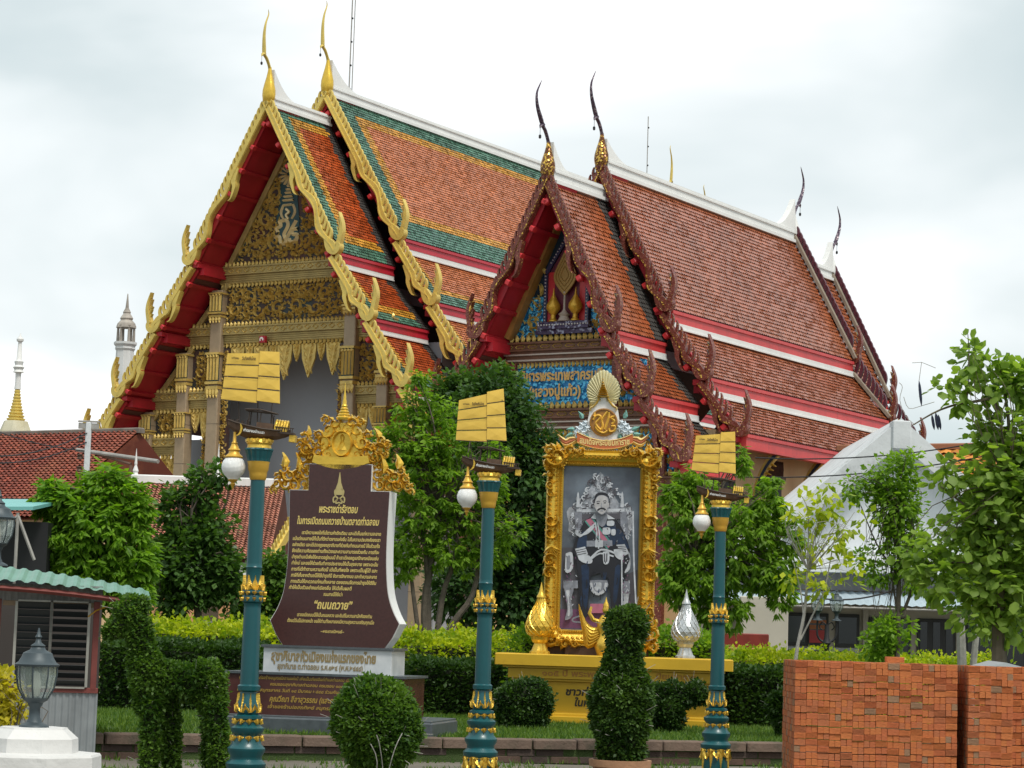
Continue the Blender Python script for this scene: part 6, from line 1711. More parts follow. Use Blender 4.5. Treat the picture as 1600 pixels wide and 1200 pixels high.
for s in (-1, 1):
    mb = MB(); mb.tube(spl([(0, 0, zl - .35), (s * .08, 0, zl - .42), (s * .18, 0, zl - .30), (s * .18, 0, zl - .02)], 4), .022, 6); mb.tube(spl([(s * .02, 0, zl - .1), (s * .09, 0, zl - .05), (s * .14, 0, zl - .14), (s * .09, 0, zl - .2)], 3), .012, 4); mb.build('arm', M['dark'], tl)
    lt = thing('lantern_head', '', 'x'); 
    for k_ in ('label', 'category'): del lt[k_]
    lt.parent = tl; lt.location = (s * .18, 0, zl - .02); lantern(lt, 0, 1.02, pane_n=6)

# ------------------------------------------------------------------ stacks of bricks
BR = []
cols = [((.54, .155, .045), 'orange_brick'), ((.50, .135, .046), 'red_brick'), ((.56, .170, .048), 'bright_orange_brick'), ((.47, .145, .055), 'dull_brick'), ((.32, .18, .10), 'brown_grey_brick')]
for c_, n_ in cols: BR.append(mat(n_, c_, .85, 0, .22, 20, .5, 60))
def brick_meshes(kind):
    out = []
    for m in BR:
        mb = MB()
        if kind == 'wide':
            mb.bbox(-.065, .065, 0, .07, 0, .068, .003)
        elif kind == 'grooved':                                  # grooved face: ridges standing proud
            mb.box(-.065, .065, .008, .07, 0, .068)
            for q in range(5): mb.box(-.065 + .001 * q, .065 - .001 * q, .0, .009, .002 + q * .0135, .009 + q * .0135)
        elif kind == 'stamped':
            mb.bbox(-.065, .065, 0, .07, 0, .068, .003); mb.box(-.05, .05, -.003, .001, .012, .018); mb.box(-.05, .05, -.003, .001, .05, .056)
            for q in range(5): mb.box(-.045 + q * .02, -.034 + q * .02, -.003, .001, .02, .048)
        else:
            mb.bbox(-.032, .032, 0, .07, 0, .068, .003)
        out.append(mb.mesh('brick', m))
    return out
BM = {k: brick_meshes(k) for k in ('wide', 'grooved', 'stamped', 'half')}
def stack(label, x0, y, ncol, zt, nrow_vis, depth, rz, seed, pitch=.1325, total=None, first_wide=False):
    t = thing('brick_stack', label, 'bricks', (x0, y, 0), rz, 'stacks of orange bricks'); R = random.Random(seed)
    rh = .0745
    for r in range(nrow_vis):
        z = zt - (r + 1) * rh; c = 0; xo = (r % 2) * .01
        drop = R.uniform(-.003, .003)
        for c in range(ncol):
            x = c * pitch + pitch / 2
            m = R.choices(range(5), (5, 4, 4, 3, .5))[0]
            k = ((c * 3 + r * 2) % 5)
            dz = (.012 if (c % 3) == 1 else 0) - .006 * (c % 2)
            yo = R.uniform(-.007, .010)
            if k == 0: q = [('grooved', 0)]
            elif k in (1, 3): q = [('half', -.033), ('half', .033)]
            elif k == 2: q = [('stamped', 0)]
            else: q = [('wide', 0)]
            if R.random() < .15: q = [('half', -.033), ('half', .033)]
            for kd, dx in q:
                mm = m if kd != 'half' else R.choices(range(5), (5, 4, 3, 3, .9))[0]
                child('brick', BM[kd][mm], t, (x + dx + R.uniform(-.002, .002), yo + R.uniform(-.003, .004), z + dz + drop), (0, R.uniform(-.012, .012), R.uniform(-.02, .02)))
    zl_ = zt - nrow_vis * rh
    W = ncol * pitch
    mb = MB(); nr = int(zl_ / rh)
    for r in range(nr):
        for c in range(ncol): mb.box(c * pitch + .002, (c + 1) * pitch - .002, R.uniform(0, .01), .08, zl_ - (r + 1) * rh, zl_ - r * rh - .004, R.randrange(4))
    rows = int(zt / rh)
    for r in range(rows):                                        # bricks of the side and top faces behind
        for d in range(1, int(depth / .07)):
            for xs in (0.0, W - .066):
                if R.random() < .98: mb.box(xs + R.uniform(-.004, .004), xs + .066 + R.uniform(-.004, .004), d * .07 + .006, d * .07 + .070, zt - (r + 1) * rh, zt - r * rh - .005, R.randrange(5))
    for d in range(1, int(depth / .07)):
        for c in range(1, ncol - 1): mb.box(c * pitch + .001, (c + 1) * pitch - .001, d * .07 + .005, d * .07 + .072, zt - rh * 2, zt - .006 + R.uniform(-.004, .002), R.randrange(5))
    mb.build('bricks_behind', BR, t, kind='stuff')
    return t
bx = P(1243, 1035, 27.0).x; zt = P(1400, 1036, 27.0).z
s1 = stack('large stack of orange bricks with one loose brick on top, right foreground', bx, 27.0, 14, zt, 18, 1.6, -.03, 3)
lb = MB(Matrix.Rotation(.05, 4, 'Z')); lb.bbox(-.105, .105, 0, .09, 0, .065, .004); p = P(1400, 1033, 27.02)
o = lb.build('brick', BR[0]); o.location = (p.x, 27.06, zt + .004); tag(o, 'single brick lying on the top edge of the large brick stack', 'brick')
b2 = P(1521, 1035, 26.6).x
s2 = stack('narrow second brick stack right of the dark gap', b2, 26.85, 4, zt + .0, 18, 1.4, -.02, 4, pitch=.125)
s3 = stack('third brick stack cut off by the right picture edge', b2 + .52, 27.05, 3, zt - .0, 18, 1.4, .0, 5, pitch=.13)
mb = MB(); p = P(1560, 1036, 28)
mb.add([(-.35, -.1, 0), (.3, -.15, 0), (.35, .2, 0), (-.25, .2, 0), (-.1, 0, .07), (.12, .05, .05)], [(0, 1, 5, 4), (1, 2, 5), (2, 3, 4, 5), (3, 0, 4)])
o = mb.build('plastic_sheet', mat('grey_plastic', (.25, .27, .28), .4)); o.location = (p.x - .1, 27.6, zt - .01); tag(o, 'crumpled grey plastic sheet on top of the right brick stacks', 'plastic sheet')
# ------------------------------------------------------------------ plants
def leaves(name, parent, pos, dirs, size, m, tint, width=.34, sj=.35, fold=.25, rnd_=False):
    """each leaf two triangles folded at the midrib; pos (N,3) base points, dirs (N,3) unit directions"""
    n = len(pos)
    rv = nrs.normal(size=(n, 3)); sd = np.cross(dirs, rv); sd /= np.linalg.norm(sd, axis=1)[:, None] + 1e-9
    # keep most blades roughly facing up
    upv = np.array([0, 0, 1.0]); sd2 = np.cross(dirs, upv[None] + rv * .45); sd2 /= np.linalg.norm(sd2, axis=1)[:, None] + 1e-9
    sd = sd2; nm = np.cross(sd, dirs)
    s = (size * (1 + nrs.uniform(-sj, sj, n)))[:, None] if np.ndim(size) == 0 else size[:, None]
    w = s * width
    if rnd_:
        dn = np.array([0, 0, 1.0])
        V = np.stack([pos, pos + dirs * s * .22 + sd * w * .85 - nm * s * .03, pos + dirs * s * .62 + sd * w - dn * s * .05, pos + dirs * s - dn * s * .14,
                      pos + dirs * s * .62 - sd * w - dn * s * .05, pos + dirs * s * .22 - sd * w * .85 - nm * s * .03, pos + dirs * s * .5 + nm * s * .06], 1).reshape(-1, 3)
        b = np.arange(n)[:, None] * 7
        idx = (b + np.array([[6, 0, 1, 6, 1, 2, 6, 2, 3, 6, 3, 4, 6, 4, 5, 6, 5, 0]])).ravel()
        o = raw_mesh(name, V, 3, n, m, np.repeat(tint, 3), fold=idx)
        o.parent = parent; o['kind'] = 'stuff'
        return o
    mid = pos + dirs * s * .45 - nm * s * fold * .3
    V = np.stack([pos, mid + sd * w, pos + dirs * s - np.array([0, 0, 1]) * s * .12, mid - sd * w], 1).reshape(-1, 3)
    b = np.arange(n)[:, None] * 4
    idx = (b + np.array([[0, 1, 2, 0, 2, 3]])).ravel()
    o = raw_mesh(name, V, 3, n, m, tint, fold=idx)
    o.parent = parent; o['kind'] = 'stuff'
    return o
def unit(v): return v / (np.linalg.norm(v, axis=1)[:, None] + 1e-9)
def clumps(ell, k, shell=.35, seed=0, rough=1.0):
    """random cluster centres in a union of ellipsoids [(cx,cy,cz,rx,ry,rz)], nearly all close to the outside"""
    R = np.random.RandomState(seed); out, nor = [], []
    vols = np.array([e[3] * e[4] + e[4] * e[5] + e[3] * e[5] for e in ell]); vols = vols / vols.sum()
    for e, v in zip(ell, vols):
        m = max(1, int(k * v)); d = unit(R.normal(size=(m, 3))); q = 1 - shell * R.rand(m) ** 1.6
        ph = R.uniform(0, 6.28, 4)
        wv = np.sin(d[:, 0] * 4.5 + ph[0]) * np.sin(d[:, 2] * 5.5 + ph[1]) + .6 * np.sin(d[:, 0] * 10 + ph[2]) * np.sin(d[:, 2] * 9 + d[:, 1] * 8 + ph[3])
        q = q * (1 + rough * .22 * wv + .07 * R.normal(size=m))
        keep = wv > -.75 - .5 * R.rand(m) if rough > .6 else np.ones(m, bool)
        out.append((np.array(e[:3]) + d * q[:, None] * np.array(e[3:]))[keep]); nor.append(unit(d / np.array(e[3:]))[keep])
    return np.concatenate(out), np.concatenate(nor)
def crown(name, parent, ell, nclump, per, rc, leaf_s, m, droop=.3, seed=0, width=.34, shell=.4, whorl=False, young=0.0, rough=1.0, rnd_=False):
    R = np.random.RandomState(seed + 100)
    c, nn = clumps(ell, nclump, shell, seed, rough)
    n = len(c)
    ct = R.beta(2, 2.4, n)
    idx = np.repeat(np.arange(n), per)
    N = len(idx)
    off = unit(R.normal(size=(N, 3)))
    if whorl:
        pos = c[idx] + off * rc * .25 * R.rand(N)[:, None]
        d = unit(off * np.array([1, 1, .5]) + nn[idx] * .5 + np.array([0, 0, -droop]))
    else:
        pos = c[idx] + off * (rc * R.rand(N) ** .45)[:, None] * np.array([1, 1, .8])
        d = unit(off * .8 + nn[idx] * .6 + R.normal(size=(N, 3)) * .4 + np.array([0, 0, -droop]))
    t = np.clip(ct[idx] * .75 + R.rand(N) * .35 - .05, 0, 1)
    if young: t = np.where(R.rand(n)[idx] < young, .85 + .15 * R.rand(N), t * .8)
    return leaves(name, parent, pos, d, leaf_s, m, t, width, rnd_=rnd_)
def trunk(parent, paths, m, name='trunk'):
    for k, (pts, r0, r1) in enumerate(paths):
        mb = MB(); pp = spl(pts, 4)
        mb.tube(pp, [r0 + (r1 - r0) * i / (len(pp) - 1) for i in range(len(pp))], 7)
        mb.build(name if k == 0 else 'limb', m, parent, smooth=True)
def twigs(parent, base, ell, n, r, m, seed=1):
    R = random.Random(seed); mb = MB(); base = Vector(base)
    for _ in range(n):
        e = R.choice(ell); a = Vector((R.gauss(0, 1), R.gauss(0, 1), R.gauss(0, 1))).normalized()
        tip = Vector(e[:3]) + Vector((a.x * e[3], a.y * e[4], a.z * e[5])) * .85
        mid = base.lerp(tip, .5) + Vector((R.uniform(-.3, .3), R.uniform(-.3, .3), R.uniform(.0, .4)))
        mb.tube(spl([tuple(base), tuple(mid), tuple(tip)], 4), [r * (1 - .85 * i / 8) for i in range(9)], 4)
    o = mb.build('branches', m, parent); o['kind'] = 'stuff'
    return o
def EL(base, Y, blobs, ry=.8):
    """ellipsoids given as picture position and size, standing at distance Y around the tree's own base"""
    k = 1 / PXM(Y); out = []
    for (px, py, rx, rz, *dy) in blobs:
        p = P(px, py, Y); out.append((p.x - base.x, (dy[0] if dy else 0), p.z - base.z, rx * k, (rx + rz) / 2 * k * ry, rz * k))
    return out
BK = mat('grey_brown_bark', (.13, .105, .08), .9, 0, .4, 6, .8, 30)
BKP = mat('pale_bark', (.42, .40, .36), .85, 0, .35, 8, .5, 40)
BKD = mat('dark_bark', (.05, .04, .03), .9, 0, .4, 6)
L_bright = leafmat('bright_green_leaf', (.075, .18, .012), (.26, .44, .035), .48)
L_dark = leafmat('dark_green_leaf', (.035, .09, .018), (.11, .21, .04), .38, .4)
L_mid = leafmat('mid_green_leaf', (.09, .19, .016), (.27, .43, .04), .50)
L_deep = leafmat('deep_green_leaf', (.022, .062, .016), (.07, .14, .03), .34)
L_top = leafmat('topiary_leaf', (.035, .095, .012), (.15, .26, .04), .4)
L_yel = leafmat('yellow_green_leaf', (.16, .27, .012), (.58, .60, .03), .42)
L_big = leafmat('broad_pale_leaf', (.12, .21, .03), (.32, .45, .09), .52)
L_hedge = leafmat('hedge_leaf', (.016, .046, .008), (.065, .13, .022), .3)
L_vase = leafmat('vase_bush_leaf', (.024, .065, .010), (.095, .17, .03), .34)
L_gold = leafmat('golden_shrub_leaf', (.30, .28, .02), (.60, .50, .04), .4)

def tree(name, label, px, pyb, Y, blobs, lm, nclump, per, rc, ls, paths=None, bark=BK, group=None, seed=1, tw=40, tr=.03, z0=.28, **kw):
    b = P(px, pyb, Y); base = Vector((b.x, Y, z0))
    t = thing(name, label, 'tree', base, 0, group)
    e = EL(base, Y, blobs)
    if paths is None: paths = [([(0, 0, 0), (.05, 0, (e[0][2]) * .5), (e[0][0] * .6, 0, e[0][2])], .12, .05)]
    trunk(t, paths, bark)
    if tw: twigs(t, (paths[0][0][-1] if paths else (0, 0, 1)), e, tw, tr, bark, seed)
    crown('crown', t, e, nclump, per, rc, ls, lm, seed=seed, **kw)
    return t, e
def rel(px, py, Y, base_px, pyb, z0=.28):
    b = P(base_px, pyb, Y); p = P(px, py, Y); return (p.x - b.x, 0, p.z - z0)
# bright mango-like tree, left
tree('leafy_tree', 'dense bright green round tree with drooping leaves behind the booth', 140, 960, 42,
     [(150, 830, 75, 75), (85, 880, 50, 45), (205, 880, 40, 55), (165, 765, 40, 38), (100, 800, 40, 40), (130, 900, 85, 45), (205, 935, 30, 40), (212, 800, 26, 40), (80, 770, 24, 22)], L_bright, 2200, 11, .2, .165, whorl=True, droop=.55, width=.20, seed=3, tw=60, shell=.55)
tree('garden_tree', 'dark glossy green tree in front of the salmon tile pavilion roof', 305, 1000, 45,
     [(300, 880, 52, 65), (330, 830, 30, 34), (275, 800, 20, 36), (312, 770, 24, 22), (350, 900, 30, 40), (270, 930, 28, 40), (350, 740, 13, 14), (318, 742, 14, 12), (258, 860, 18, 20)], L_dark, 900, 10, .20, .13, seed=5, tw=50, droop=.1)
tree('garden_tree', 'smaller green tree between the leftmost lamp post and the maroon tablet', 420, 1000, 46,
     [(428, 895, 18, 26), (430, 950, 26, 38), (402, 940, 22, 40), (385, 965, 20, 24)], L_top, 700, 11, .18, .12, seed=6, tw=20)
# middle multi-stemmed tree
r_ = lambda x, y: rel(x, y, 45, 672, 1040)
tree('feathery_tree', 'tall fresh green multi-stemmed tree between the tablet and the middle lamp post', 672, 1040, 45,
     [(660, 760, 62, 90), (620, 700, 34, 46), (700, 690, 46, 56), (655, 640, 36, 34), (735, 800, 38, 56), (630, 850, 30, 60), (700, 860, 46, 36), (765, 770, 26, 44), (772, 715, 22, 34), (600, 690, 18, 26), (655, 596, 18, 14), (800, 830, 22, 26), (760, 868, 34, 22)],
     L_mid, 1500, 12, .20, .125, paths=[([(0, 0, 0), r_(664, 960), r_(672, 890), r_(690, 800)], .10, .05), ([(0, 0, 0), r_(690, 940), r_(708, 880), r_(720, 800)], .07, .03), ([(.15, 0, 0), r_(700, 990), r_(738, 930), r_(752, 850)], .08, .04), ([(0, .1, 0), r_(650, 960), r_(640, 880)], .06, .03), ([(0, 0, 0), r_(668, 900), r_(655, 780), r_(650, 660)], .07, .03)],
     whorl=True, droop=.45, width=.22, seed=8, tw=90, tr=.025, shell=.6)
tree('dark_tree', 'very dark dense tree filling the gap left of the framed portrait', 800, 1020, 52,
     [(820, 800, 60, 120), (790, 700, 70, 80), (850, 742, 42, 62), (730, 920, 60, 60), (810, 930, 60, 60), (796, 655, 26, 46), (740, 640, 30, 34), (850, 880, 40, 80), (870, 712, 20, 24), (770, 612, 20, 26)], L_deep, 1900, 12, .28, .15, seed=10, tw=40, shell=.5)
tree('dark_tree', 'slender dark tree top rising in front of the blue name board', 725, 1010, 54,
     [(728, 605, 24, 26), (760, 640, 30, 30), (700, 620, 20, 30), (788, 640, 24, 34), (800, 604, 12, 26), (778, 590, 14, 16)], L_dark, 620, 12, .22, .13, seed=12, tw=30, paths=[([(0, 0, 0), (.1, 0, 3), (.4, 0, 5.2)], .12, .05)])
# tree right of the portrait
r_ = lambda x, y: rel(x, y, 46, 1085, 1020)
tree('leafy_tree', 'broad drooping green tree behind the right boat lamp', 1085, 1020, 46,
     [(1145, 830, 66, 76), (1060, 800, 32, 60), (1200, 800, 32, 46), (1230, 840, 26, 36), (1085, 770, 34, 40), (1100, 900, 60, 50), (1200, 890, 46, 40), (1157, 722, 17, 26), (1060, 890, 30, 50), (1130, 950, 50, 30), (1204, 755, 13, 18), (1220, 930, 24, 26)],
     L_mid, 1350, 12, .20, .150, paths=[([(0, 0, 0), r_(1072, 940), r_(1085, 880)], .10, .05), ([(0, 0, 0), r_(1062, 930), r_(1058, 860)], .07, .04), ([(.1, 0, 0), r_(1110, 950), r_(1140, 870)], .08, .04)], whorl=True, droop=.65, width=.20, seed=14, tw=60, shell=.6)
# thin white-barked sapling
r_ = lambda x, y: rel(x, y, 33, 1238, 1092)
t, e = tree('sapling', 'thin pale barked sapling with sparse leaves left of the brick stacks', 1238, 1110, 33,
     [(1290, 790, 30, 34), (1270, 850, 26, 22), (1310, 830, 26, 24), (1290, 910, 34, 20), (1250, 800, 22, 26), (1325, 880, 22, 16), (1235, 885, 20, 20), (1340, 820, 14, 14)], L_yel, 80, 6, .14, .12,
     paths=[([(0, 0, 0), r_(1243, 1030), r_(1256, 960), r_(1262, 890)], .030, .018), ([r_(1250, 1000), r_(1270, 960), r_(1288, 920), r_(1300, 860)], .015, .008), ([r_(1256, 970), r_(1250, 920), r_(1240, 880)], .012, .006), ([r_(1262, 890), r_(1275, 830), r_(1290, 780)], .014, .006), ([r_(1262, 890), r_(1262, 800), r_(1248, 770)], .012, .005), ([r_(1262, 895), r_(1300, 850), r_(1335, 800)], .010, .004)], bark=BKP, seed=16, tw=26, tr=.008)
# slim tree before the white gable
r_ = lambda x, y: rel(x, y, 41, 1400, 1060)
tree('slim_tree', 'slim bushy-topped tree in front of the white gable wall', 1400, 1060, 41,
     [(1395, 745, 34, 36), (1400, 790, 36, 36), (1412, 845, 32, 40), (1335, 760, 15, 20), (1375, 895, 22, 14), (1355, 872, 16, 10), (1395, 990, 30, 30), (1370, 1010, 22, 22), (1420, 720, 16, 16), (1425, 900, 18, 26)], L_mid, 560, 10, .17, .10,
     paths=[([(0, 0, 0), r_(1403, 960), r_(1404, 880), r_(1398, 780)], .06, .025), ([r_(1410, 960), r_(1428, 900), r_(1420, 800)], .035, .012), ([r_(1403, 900), r_(1370, 850), r_(1345, 790)], .02, .008), ([r_(1402, 960), r_(1390, 870), r_(1385, 800)], .02, .01)], seed=18, tw=60, tr=.012)
# big-leaved tree at the right edge
r_ = lambda x, y: rel(x, y, 30.5, 1560, 1060, 0)
bt, e = tree('broad_leaved_tree', 'large round-leaved tree with hanging pods filling the right edge', 1560, 1060, 30.5,
     [(1560, 760, 60, 90), (1520, 830, 54, 60), (1590, 880, 60, 90), (1530, 920, 50, 50), (1610, 700, 60, 90), (1500, 620, 34, 14), (1560, 600, 50, 22), (1540, 570, 40, 24), (1605, 600, 40, 40), (1480, 745, 30, 24), (1450, 860, 26, 26), (1470, 900, 40, 28), (1425, 880, 22, 16), (1462, 845, 22, 20), (1580, 960, 44, 40), (1625, 790, 60, 90), (1515, 545, 24, 10), (1475, 600, 16, 12), (1550, 680, 40, 30)], L_big, 720, 7, .24, .125,
     paths=[([(0, 0, 0), r_(1560, 960), r_(1565, 860), r_(1580, 760)], .10, .06), ([r_(1570, 800), r_(1560, 640), r_(1520, 628), r_(1470, 640), r_(1425, 665)], .03, .008), ([r_(1580, 760), r_(1575, 650), r_(1560, 560)], .035, .01), ([r_(1570, 850), r_(1520, 800), r_(1470, 760)], .03, .008), ([r_(1565, 900), r_(1520, 880), r_(1450, 880)], .025, .008), ([r_(1510, 640), r_(1514, 560), r_(1512, 520)], .012, .005)],
     bark=mat('olive_bark', (.16, .13, .09), .9, 0, .3, 8), seed=20, tw=70, tr=.010, z0=0, width=.46, droop=.2, shell=.9, rnd_=True)
R_ = random.Random(3)
def pod(px, py0, py1, w=.02):
    mb = MB(); a, b = r_(px, py0), r_(px + 4, py1)
    q = [Vector(a).lerp(Vector(b), t / 6) for t in range(7)]; mb.tube(q, [w * .2, w * .8, w, w, w, w * .7, w * .1], 6); mb.build('seed_pod', mat('dark_blue_pod', (.02, .025, .06), .4) if 'dark_blue_pod' not in bpy.data.materials else bpy.data.materials['dark_blue_pod'], bt)
pod(1436, 595, 635); pod(1456, 648, 672); pod(1462, 645, 672, .024); pod(1466, 648, 672)
mb = MB(); mb.tube([r_(1425, 567), r_(1440, 566), r_(1462, 575)], .004, 4); mb.tube([r_(1440, 566), r_(1436, 595)], .004, 4)
mb.tube(spl([r_(1405, 598), r_(1410, 605), r_(1406, 625), r_(1415, 650), r_(1430, 664)], 3), .004, 4); mb.tube(spl([r_(1412, 620), r_(1420, 638), r_(1440, 634), r_(1460, 628)], 3), .004, 4)
mb.tube(spl([r_(1576, 700), r_(1566, 760), r_(1552, 800), r_(1560, 860)], 3), .008, 4); mb.build('tendril', BKP, bt)
t, e = tree('dark_tree', 'darker leafy mass behind the round-leaved tree at the right edge', 1560, 1060, 38, [(1570, 860, 60, 90), (1600, 760, 60, 90), (1540, 930, 60, 50), (1500, 850, 40, 60), (1600, 960, 50, 50)], L_top, 300, 10, .25, .13, seed=22, tw=10)
# two pale trunks under it
t = thing('tree_trunk', 'pale forked trunk standing before the right shop windows', 'tree', (P(1505, 1040, 40).x, 40, .28))
trunk(t, [([(0, 0, 0), (-.02, 0, 1.0), (-.06, 0, 1.9)], .10, .07), ([(.12, 0, 0), (.16, 0, 1), (.26, 0, 2.0)], .07, .05)], BKP)

# hedges ---------------------------------------------------------------
def hedge(name, label, cat, x0, x1, y0, y1, z0, z1, m, n, ls, inner=True, group=None, wob=.06, seed=1, rz=0, sd=None):
    t = thing(name, label, cat, ((x0 + x1) / 2, (y0 + y1) / 2, z0), rz, group); hx_, hy, hz = (x1 - x0) / 2, (y1 - y0) / 2, z1 - z0
    R = np.random.RandomState(seed)
    if inner:
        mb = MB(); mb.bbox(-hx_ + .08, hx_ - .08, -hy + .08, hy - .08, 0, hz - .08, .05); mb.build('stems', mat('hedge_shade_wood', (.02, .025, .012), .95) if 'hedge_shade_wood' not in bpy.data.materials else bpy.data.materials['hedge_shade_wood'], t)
    ar = np.array([2 * hx_ * hz, 2 * hx_ * 2 * hy, 2 * hy * hz]); ar /= ar.sum()
    f = R.choice(3, n, p=ar)
    u, v = R.uniform(-1, 1, n), R.uniform(0, 1, n)
    pos = np.zeros((n, 3)); nn = np.zeros((n, 3)); sgn = np.where(R.rand(n) < .5, -1, 1)
    a = f == 0; pos[a] = np.stack([u[a] * hx_, np.full(a.sum(), -hy), v[a] * hz], 1); nn[a] = (0, -1, .3)
    a = f == 1; pos[a] = np.stack([u[a] * hx_, (v[a] * 2 - 1) * hy, np.full(a.sum(), hz)], 1); nn[a] = (0, -.2, 1)
    a = f == 2; pos[a] = np.stack([sgn[a] * hx_, u[a] * hy, v[a] * hz], 1); nn[a, 0] = sgn[a]; nn[a, 2] = .3
    w = np.sin(pos[:, 0] * 3.1 + seed) * np.sin(pos[:, 2] * 2.7 + pos[:, 1] * 2) * wob + R.normal(size=n) * wob * .6
    pos += unit(nn) * w[:, None]
    d = unit(unit(nn) * .8 + R.normal(size=(n, 3)) * .6 + np.array([0, 0, .2]))
    tt = np.clip(.45 + .25 * np.sin(pos[:, 0] * 5) * np.sin(pos[:, 2] * 6 + pos[:, 1] * 3) + R.normal(size=n) * .22, 0, 1)
    leaves('leaves', t, pos, d, ls, m, tt, .36)
    return t
X_ = lambda px, Y: P(px, 1000, Y).x
def Zp(px, py, Y): return P(px, py, Y).z
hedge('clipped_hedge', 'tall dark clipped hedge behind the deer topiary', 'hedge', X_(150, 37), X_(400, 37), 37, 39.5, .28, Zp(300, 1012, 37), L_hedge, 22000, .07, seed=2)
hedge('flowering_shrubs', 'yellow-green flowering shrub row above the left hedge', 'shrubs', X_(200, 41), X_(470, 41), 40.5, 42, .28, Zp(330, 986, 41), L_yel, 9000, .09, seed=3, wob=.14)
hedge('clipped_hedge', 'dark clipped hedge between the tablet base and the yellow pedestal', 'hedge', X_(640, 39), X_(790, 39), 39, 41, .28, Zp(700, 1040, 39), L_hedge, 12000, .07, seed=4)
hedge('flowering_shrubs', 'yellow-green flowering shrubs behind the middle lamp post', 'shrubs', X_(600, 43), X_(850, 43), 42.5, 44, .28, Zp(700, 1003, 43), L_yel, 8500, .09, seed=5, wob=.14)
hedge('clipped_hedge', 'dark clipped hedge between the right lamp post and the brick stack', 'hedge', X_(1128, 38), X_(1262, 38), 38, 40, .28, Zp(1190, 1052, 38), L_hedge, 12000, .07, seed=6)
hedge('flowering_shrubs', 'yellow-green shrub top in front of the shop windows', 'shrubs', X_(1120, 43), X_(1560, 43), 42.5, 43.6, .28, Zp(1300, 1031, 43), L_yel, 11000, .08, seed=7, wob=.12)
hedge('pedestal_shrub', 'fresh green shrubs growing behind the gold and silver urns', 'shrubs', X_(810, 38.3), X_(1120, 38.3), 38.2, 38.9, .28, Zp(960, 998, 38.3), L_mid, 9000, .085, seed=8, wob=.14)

# clipped shapes --------------------------------------------------------
def capsules(caps, n, R):
    """points on the outside of a union of tapered capsules [(a, b, ra, rb)]"""
    A = np.array([sum((p - q) ** 2 for p, q in zip(a, b)) ** .5 * (ra + rb) + ra * ra + rb * rb for a, b, ra, rb in caps]); A = A / A.sum()
    P_, N_ = [], []
    for (a, b, ra, rb), w in zip(caps, A):
        m = int(n * w); a, b = np.array(a, float), np.array(b, float); L = np.linalg.norm(b - a) + 1e-9
        t = R.uniform(-ra / L, 1 + rb / L, m); tc = np.clip(t, 0, 1); r = ra + (rb - ra) * tc
        ax = (b - a) / L; d = R.normal(size=(m, 3)); d -= (d @ ax)[:, None] * ax; d = unit(d)
        over = (t - tc) * L; rr = np.sqrt(np.maximum(r * r - over ** 2, 1e-4))
        pos = a + ax * (tc * L)[:, None] + ax * over[:, None] + d * rr[:, None]
        P_.append(pos); N_.append(unit(d * rr[:, None] + ax * over[:, None]))
    P_, N_ = np.concatenate(P_), np.concatenate(N_)
    keep = np.ones(len(P_), bool)
    for (a, b, ra, rb) in caps:
        a, b = np.array(a, float), np.array(b, float); L2 = ((b - a) ** 2).sum() + 1e-9
        t = np.clip(((P_ - a) @ (b - a)) / L2, 0, 1); dist = np.linalg.norm(P_ - (a + (b - a) * t[:, None]), axis=1)
        keep &= dist > (ra + (rb - ra) * t) * .86
    return P_[keep], N_[keep]
def topiary(name, label, base, caps, n, ls, m, seed=1, stems=None, cat='topiary', core=.8, wob=.018, shag=0.0):
    t = thing(name, label, cat, base); R = np.random.RandomState(seed)
    mb = MB()
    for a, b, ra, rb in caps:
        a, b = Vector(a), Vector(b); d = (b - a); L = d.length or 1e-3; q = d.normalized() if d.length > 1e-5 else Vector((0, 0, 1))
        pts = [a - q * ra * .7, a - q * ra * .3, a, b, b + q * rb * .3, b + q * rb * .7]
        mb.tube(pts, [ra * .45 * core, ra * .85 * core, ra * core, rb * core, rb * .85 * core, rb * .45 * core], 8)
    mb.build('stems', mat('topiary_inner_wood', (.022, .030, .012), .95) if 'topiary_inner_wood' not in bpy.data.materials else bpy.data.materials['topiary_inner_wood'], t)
    pos, nn = capsules(caps, n, R)
    k = len(pos)
    pos = pos + nn * ((np.sin(pos[:, 0] * 17 + pos[:, 2] * 11) * np.sin(pos[:, 2] * 19 + pos[:, 1] * 13)) * wob + R.normal(size=k) * wob * .8 - .02)[:, None]
    d = unit(nn * .7 + R.normal(size=(k, 3)) * .65 + np.array([0, 0, .15 - shag]))
    cl = np.sin(pos[:, 0] * 9 + seed) * np.sin(pos[:, 2] * 8 + 2) * np.sin(pos[:, 1] * 7)
    leaves('leaves', t, pos, d, ls, m, np.clip(.42 + .35 * cl + R.normal(size=k) * .25, 0, 1), .34)
    if stems:
        for s_ in stems:
            mb = MB(); mb.tube(spl(s_, 3), .0045, 5); mb.build('stem', BKP, t)
    # stray shoots
    R2 = random.Random(seed); mb = MB()
    for _ in range(50):
        i = R2.randrange(k); p = Vector(pos[i]); q = Vector(nn[i]) + Vector((R2.uniform(-.4, .4), R2.uniform(-.4, .4), R2.uniform(0, .6)))
        mb.tube([p, p + q * .05, p + q * R2.uniform(.07, .12)], .0025, 3)
    mb.build('shoots', BKP, t, kind='stuff')
    return t
DY = 23.5
db = P(275, 1230, DY); db = Vector((db.x, DY, 0))
def dq(px, py, y=0.0): p = P(px, py, DY); return (p.x - db.x, y, p.z)
k = 1 / PXM(DY)
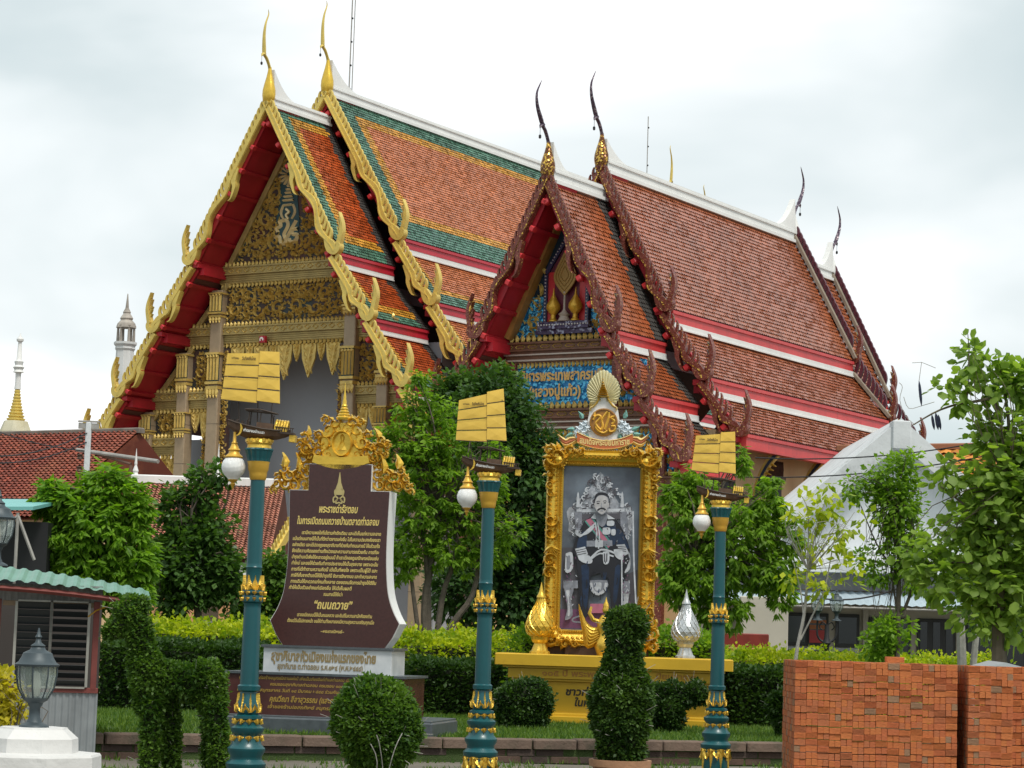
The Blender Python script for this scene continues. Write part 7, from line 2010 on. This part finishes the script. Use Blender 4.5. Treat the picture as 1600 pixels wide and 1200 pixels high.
topiary('deer_topiary', 'clipped bush shaped like a standing deer beside the booth', db,
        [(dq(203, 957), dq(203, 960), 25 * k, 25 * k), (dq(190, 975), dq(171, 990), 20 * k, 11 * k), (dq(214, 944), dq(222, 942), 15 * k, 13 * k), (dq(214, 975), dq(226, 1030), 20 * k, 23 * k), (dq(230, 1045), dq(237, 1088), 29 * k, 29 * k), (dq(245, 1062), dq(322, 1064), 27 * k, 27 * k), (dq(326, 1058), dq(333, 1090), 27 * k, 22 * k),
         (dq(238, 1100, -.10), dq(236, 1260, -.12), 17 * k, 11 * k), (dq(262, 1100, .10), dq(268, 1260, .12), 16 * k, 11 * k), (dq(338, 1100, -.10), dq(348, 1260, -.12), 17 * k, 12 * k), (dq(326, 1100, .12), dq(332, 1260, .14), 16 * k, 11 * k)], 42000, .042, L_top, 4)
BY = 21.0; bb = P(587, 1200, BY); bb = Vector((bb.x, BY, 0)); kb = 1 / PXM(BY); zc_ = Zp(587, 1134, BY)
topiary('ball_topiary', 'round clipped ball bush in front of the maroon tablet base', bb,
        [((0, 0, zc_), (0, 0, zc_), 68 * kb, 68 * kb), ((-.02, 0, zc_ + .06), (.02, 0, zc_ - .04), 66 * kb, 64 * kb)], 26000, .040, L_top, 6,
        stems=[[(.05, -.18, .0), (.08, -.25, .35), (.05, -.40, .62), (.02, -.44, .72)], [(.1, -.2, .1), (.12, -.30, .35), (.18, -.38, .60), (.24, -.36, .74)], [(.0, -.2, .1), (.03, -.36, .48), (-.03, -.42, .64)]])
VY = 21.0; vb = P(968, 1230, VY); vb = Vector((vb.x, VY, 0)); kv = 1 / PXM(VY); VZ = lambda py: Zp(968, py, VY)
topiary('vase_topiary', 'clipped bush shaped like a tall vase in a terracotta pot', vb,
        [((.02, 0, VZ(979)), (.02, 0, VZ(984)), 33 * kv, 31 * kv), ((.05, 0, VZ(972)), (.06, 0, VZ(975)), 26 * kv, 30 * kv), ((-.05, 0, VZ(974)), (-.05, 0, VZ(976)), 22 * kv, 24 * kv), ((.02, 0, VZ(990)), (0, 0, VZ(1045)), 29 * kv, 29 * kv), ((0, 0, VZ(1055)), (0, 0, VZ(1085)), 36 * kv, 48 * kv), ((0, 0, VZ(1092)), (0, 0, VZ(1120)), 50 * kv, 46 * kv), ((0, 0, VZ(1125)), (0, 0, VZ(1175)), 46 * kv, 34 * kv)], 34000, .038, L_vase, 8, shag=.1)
pot = thing('flower_pot', 'terracotta pot holding the vase-shaped bush', 'pot', vb)
zt_ = VZ(1187); mb = MB(); mb.lathe([(.18, 0), (.19, .03), (.25, zt_ - .12), (.24, zt_ - .07), (.275, zt_ - .06), (.28, zt_), (.245, zt_), (.235, zt_ - .05), (.001, zt_ - .05)], n=24); mb.build('body', mat('terracotta', (.42, .22, .12), .8, 0, .25, 6, .2, 30), pot, smooth=True)
# low box bushes on the lawn
for i, (px, Y, caps_, lab) in enumerate((
        (815, 34.5, [(795, 1092, 832, 1086, 22, 26), (800, 1115, 835, 1120, 24, 22), (848, 1090, 850, 1098, 16, 16)], 'low dark clipped bush at the left foot of the yellow pedestal'),
        (1050, 34.5, [(1030, 1085, 1085, 1084, 18, 16), (1045, 1105, 1050, 1125, 24, 18), (1085, 1080, 1096, 1088, 14, 12), (1020, 1110, 1022, 1125, 12, 12)], 'small dark animal-shaped bush right of the vase-shaped bush'),
        (1225, 34.0, [(1215, 1100, 1240, 1098, 16, 18), (1222, 1120, 1240, 1122, 14, 14)], 'little rounded bush beside the left end of the brick stack'))):
    b_ = P(px, 1145, Y); b_ = Vector((b_.x, Y, .28)); kq = 1 / PXM(Y)
    cp_ = []
    for (x0, y0, x1, y1, ra, rb) in caps_:
        p, q = P(x0, y0, Y), P(x1, y1, Y); cp_.append(((p.x - b_.x, 0, p.z - .28), (q.x - b_.x, .05, q.z - .28), ra * kq, rb * kq))
    cp_.append(((0, 0, 0), (0, 0, .3), .10, .14))
    topiary('box_bush', lab, b_, cp_, 11000, .052, L_hedge, 20 + i, cat='bush', wob=.03)
# golden shrub at the left edge near the pier
Y = 15.5; b_ = P(0, 1140, Y); b_ = Vector((b_.x, Y, .6))
t = thing('golden_shrub', 'golden yellow leafy shrub at the left edge beside the lantern', 'shrub', b_)
e = EL(b_, Y, [(-10, 1080, 36, 34), (20, 1108, 22, 18), (-20, 1120, 40, 20)])
twigs(t, (0, 0, 0), e, 16, .006, BK, 4); crown('crown', t, e, 130, 9, .06, .055, L_gold, seed=4, shell=.7)
# background tree masses at the horizon behind the buildings
t = thing('far_treeline', 'far dark green tree belt on the horizon behind the compound', 'trees', (0, 190, 0)); t['kind'] = 'stuff'
R = np.random.RandomState(5); e = [(x, 0, 1.5 + R.rand() * 2, 9, 5, 4 + R.rand() * 2) for x in np.arange(-110, 111, 9)]
crown('crown', t, e, 2200, 10, 1.2, .9, L_dark, seed=9)
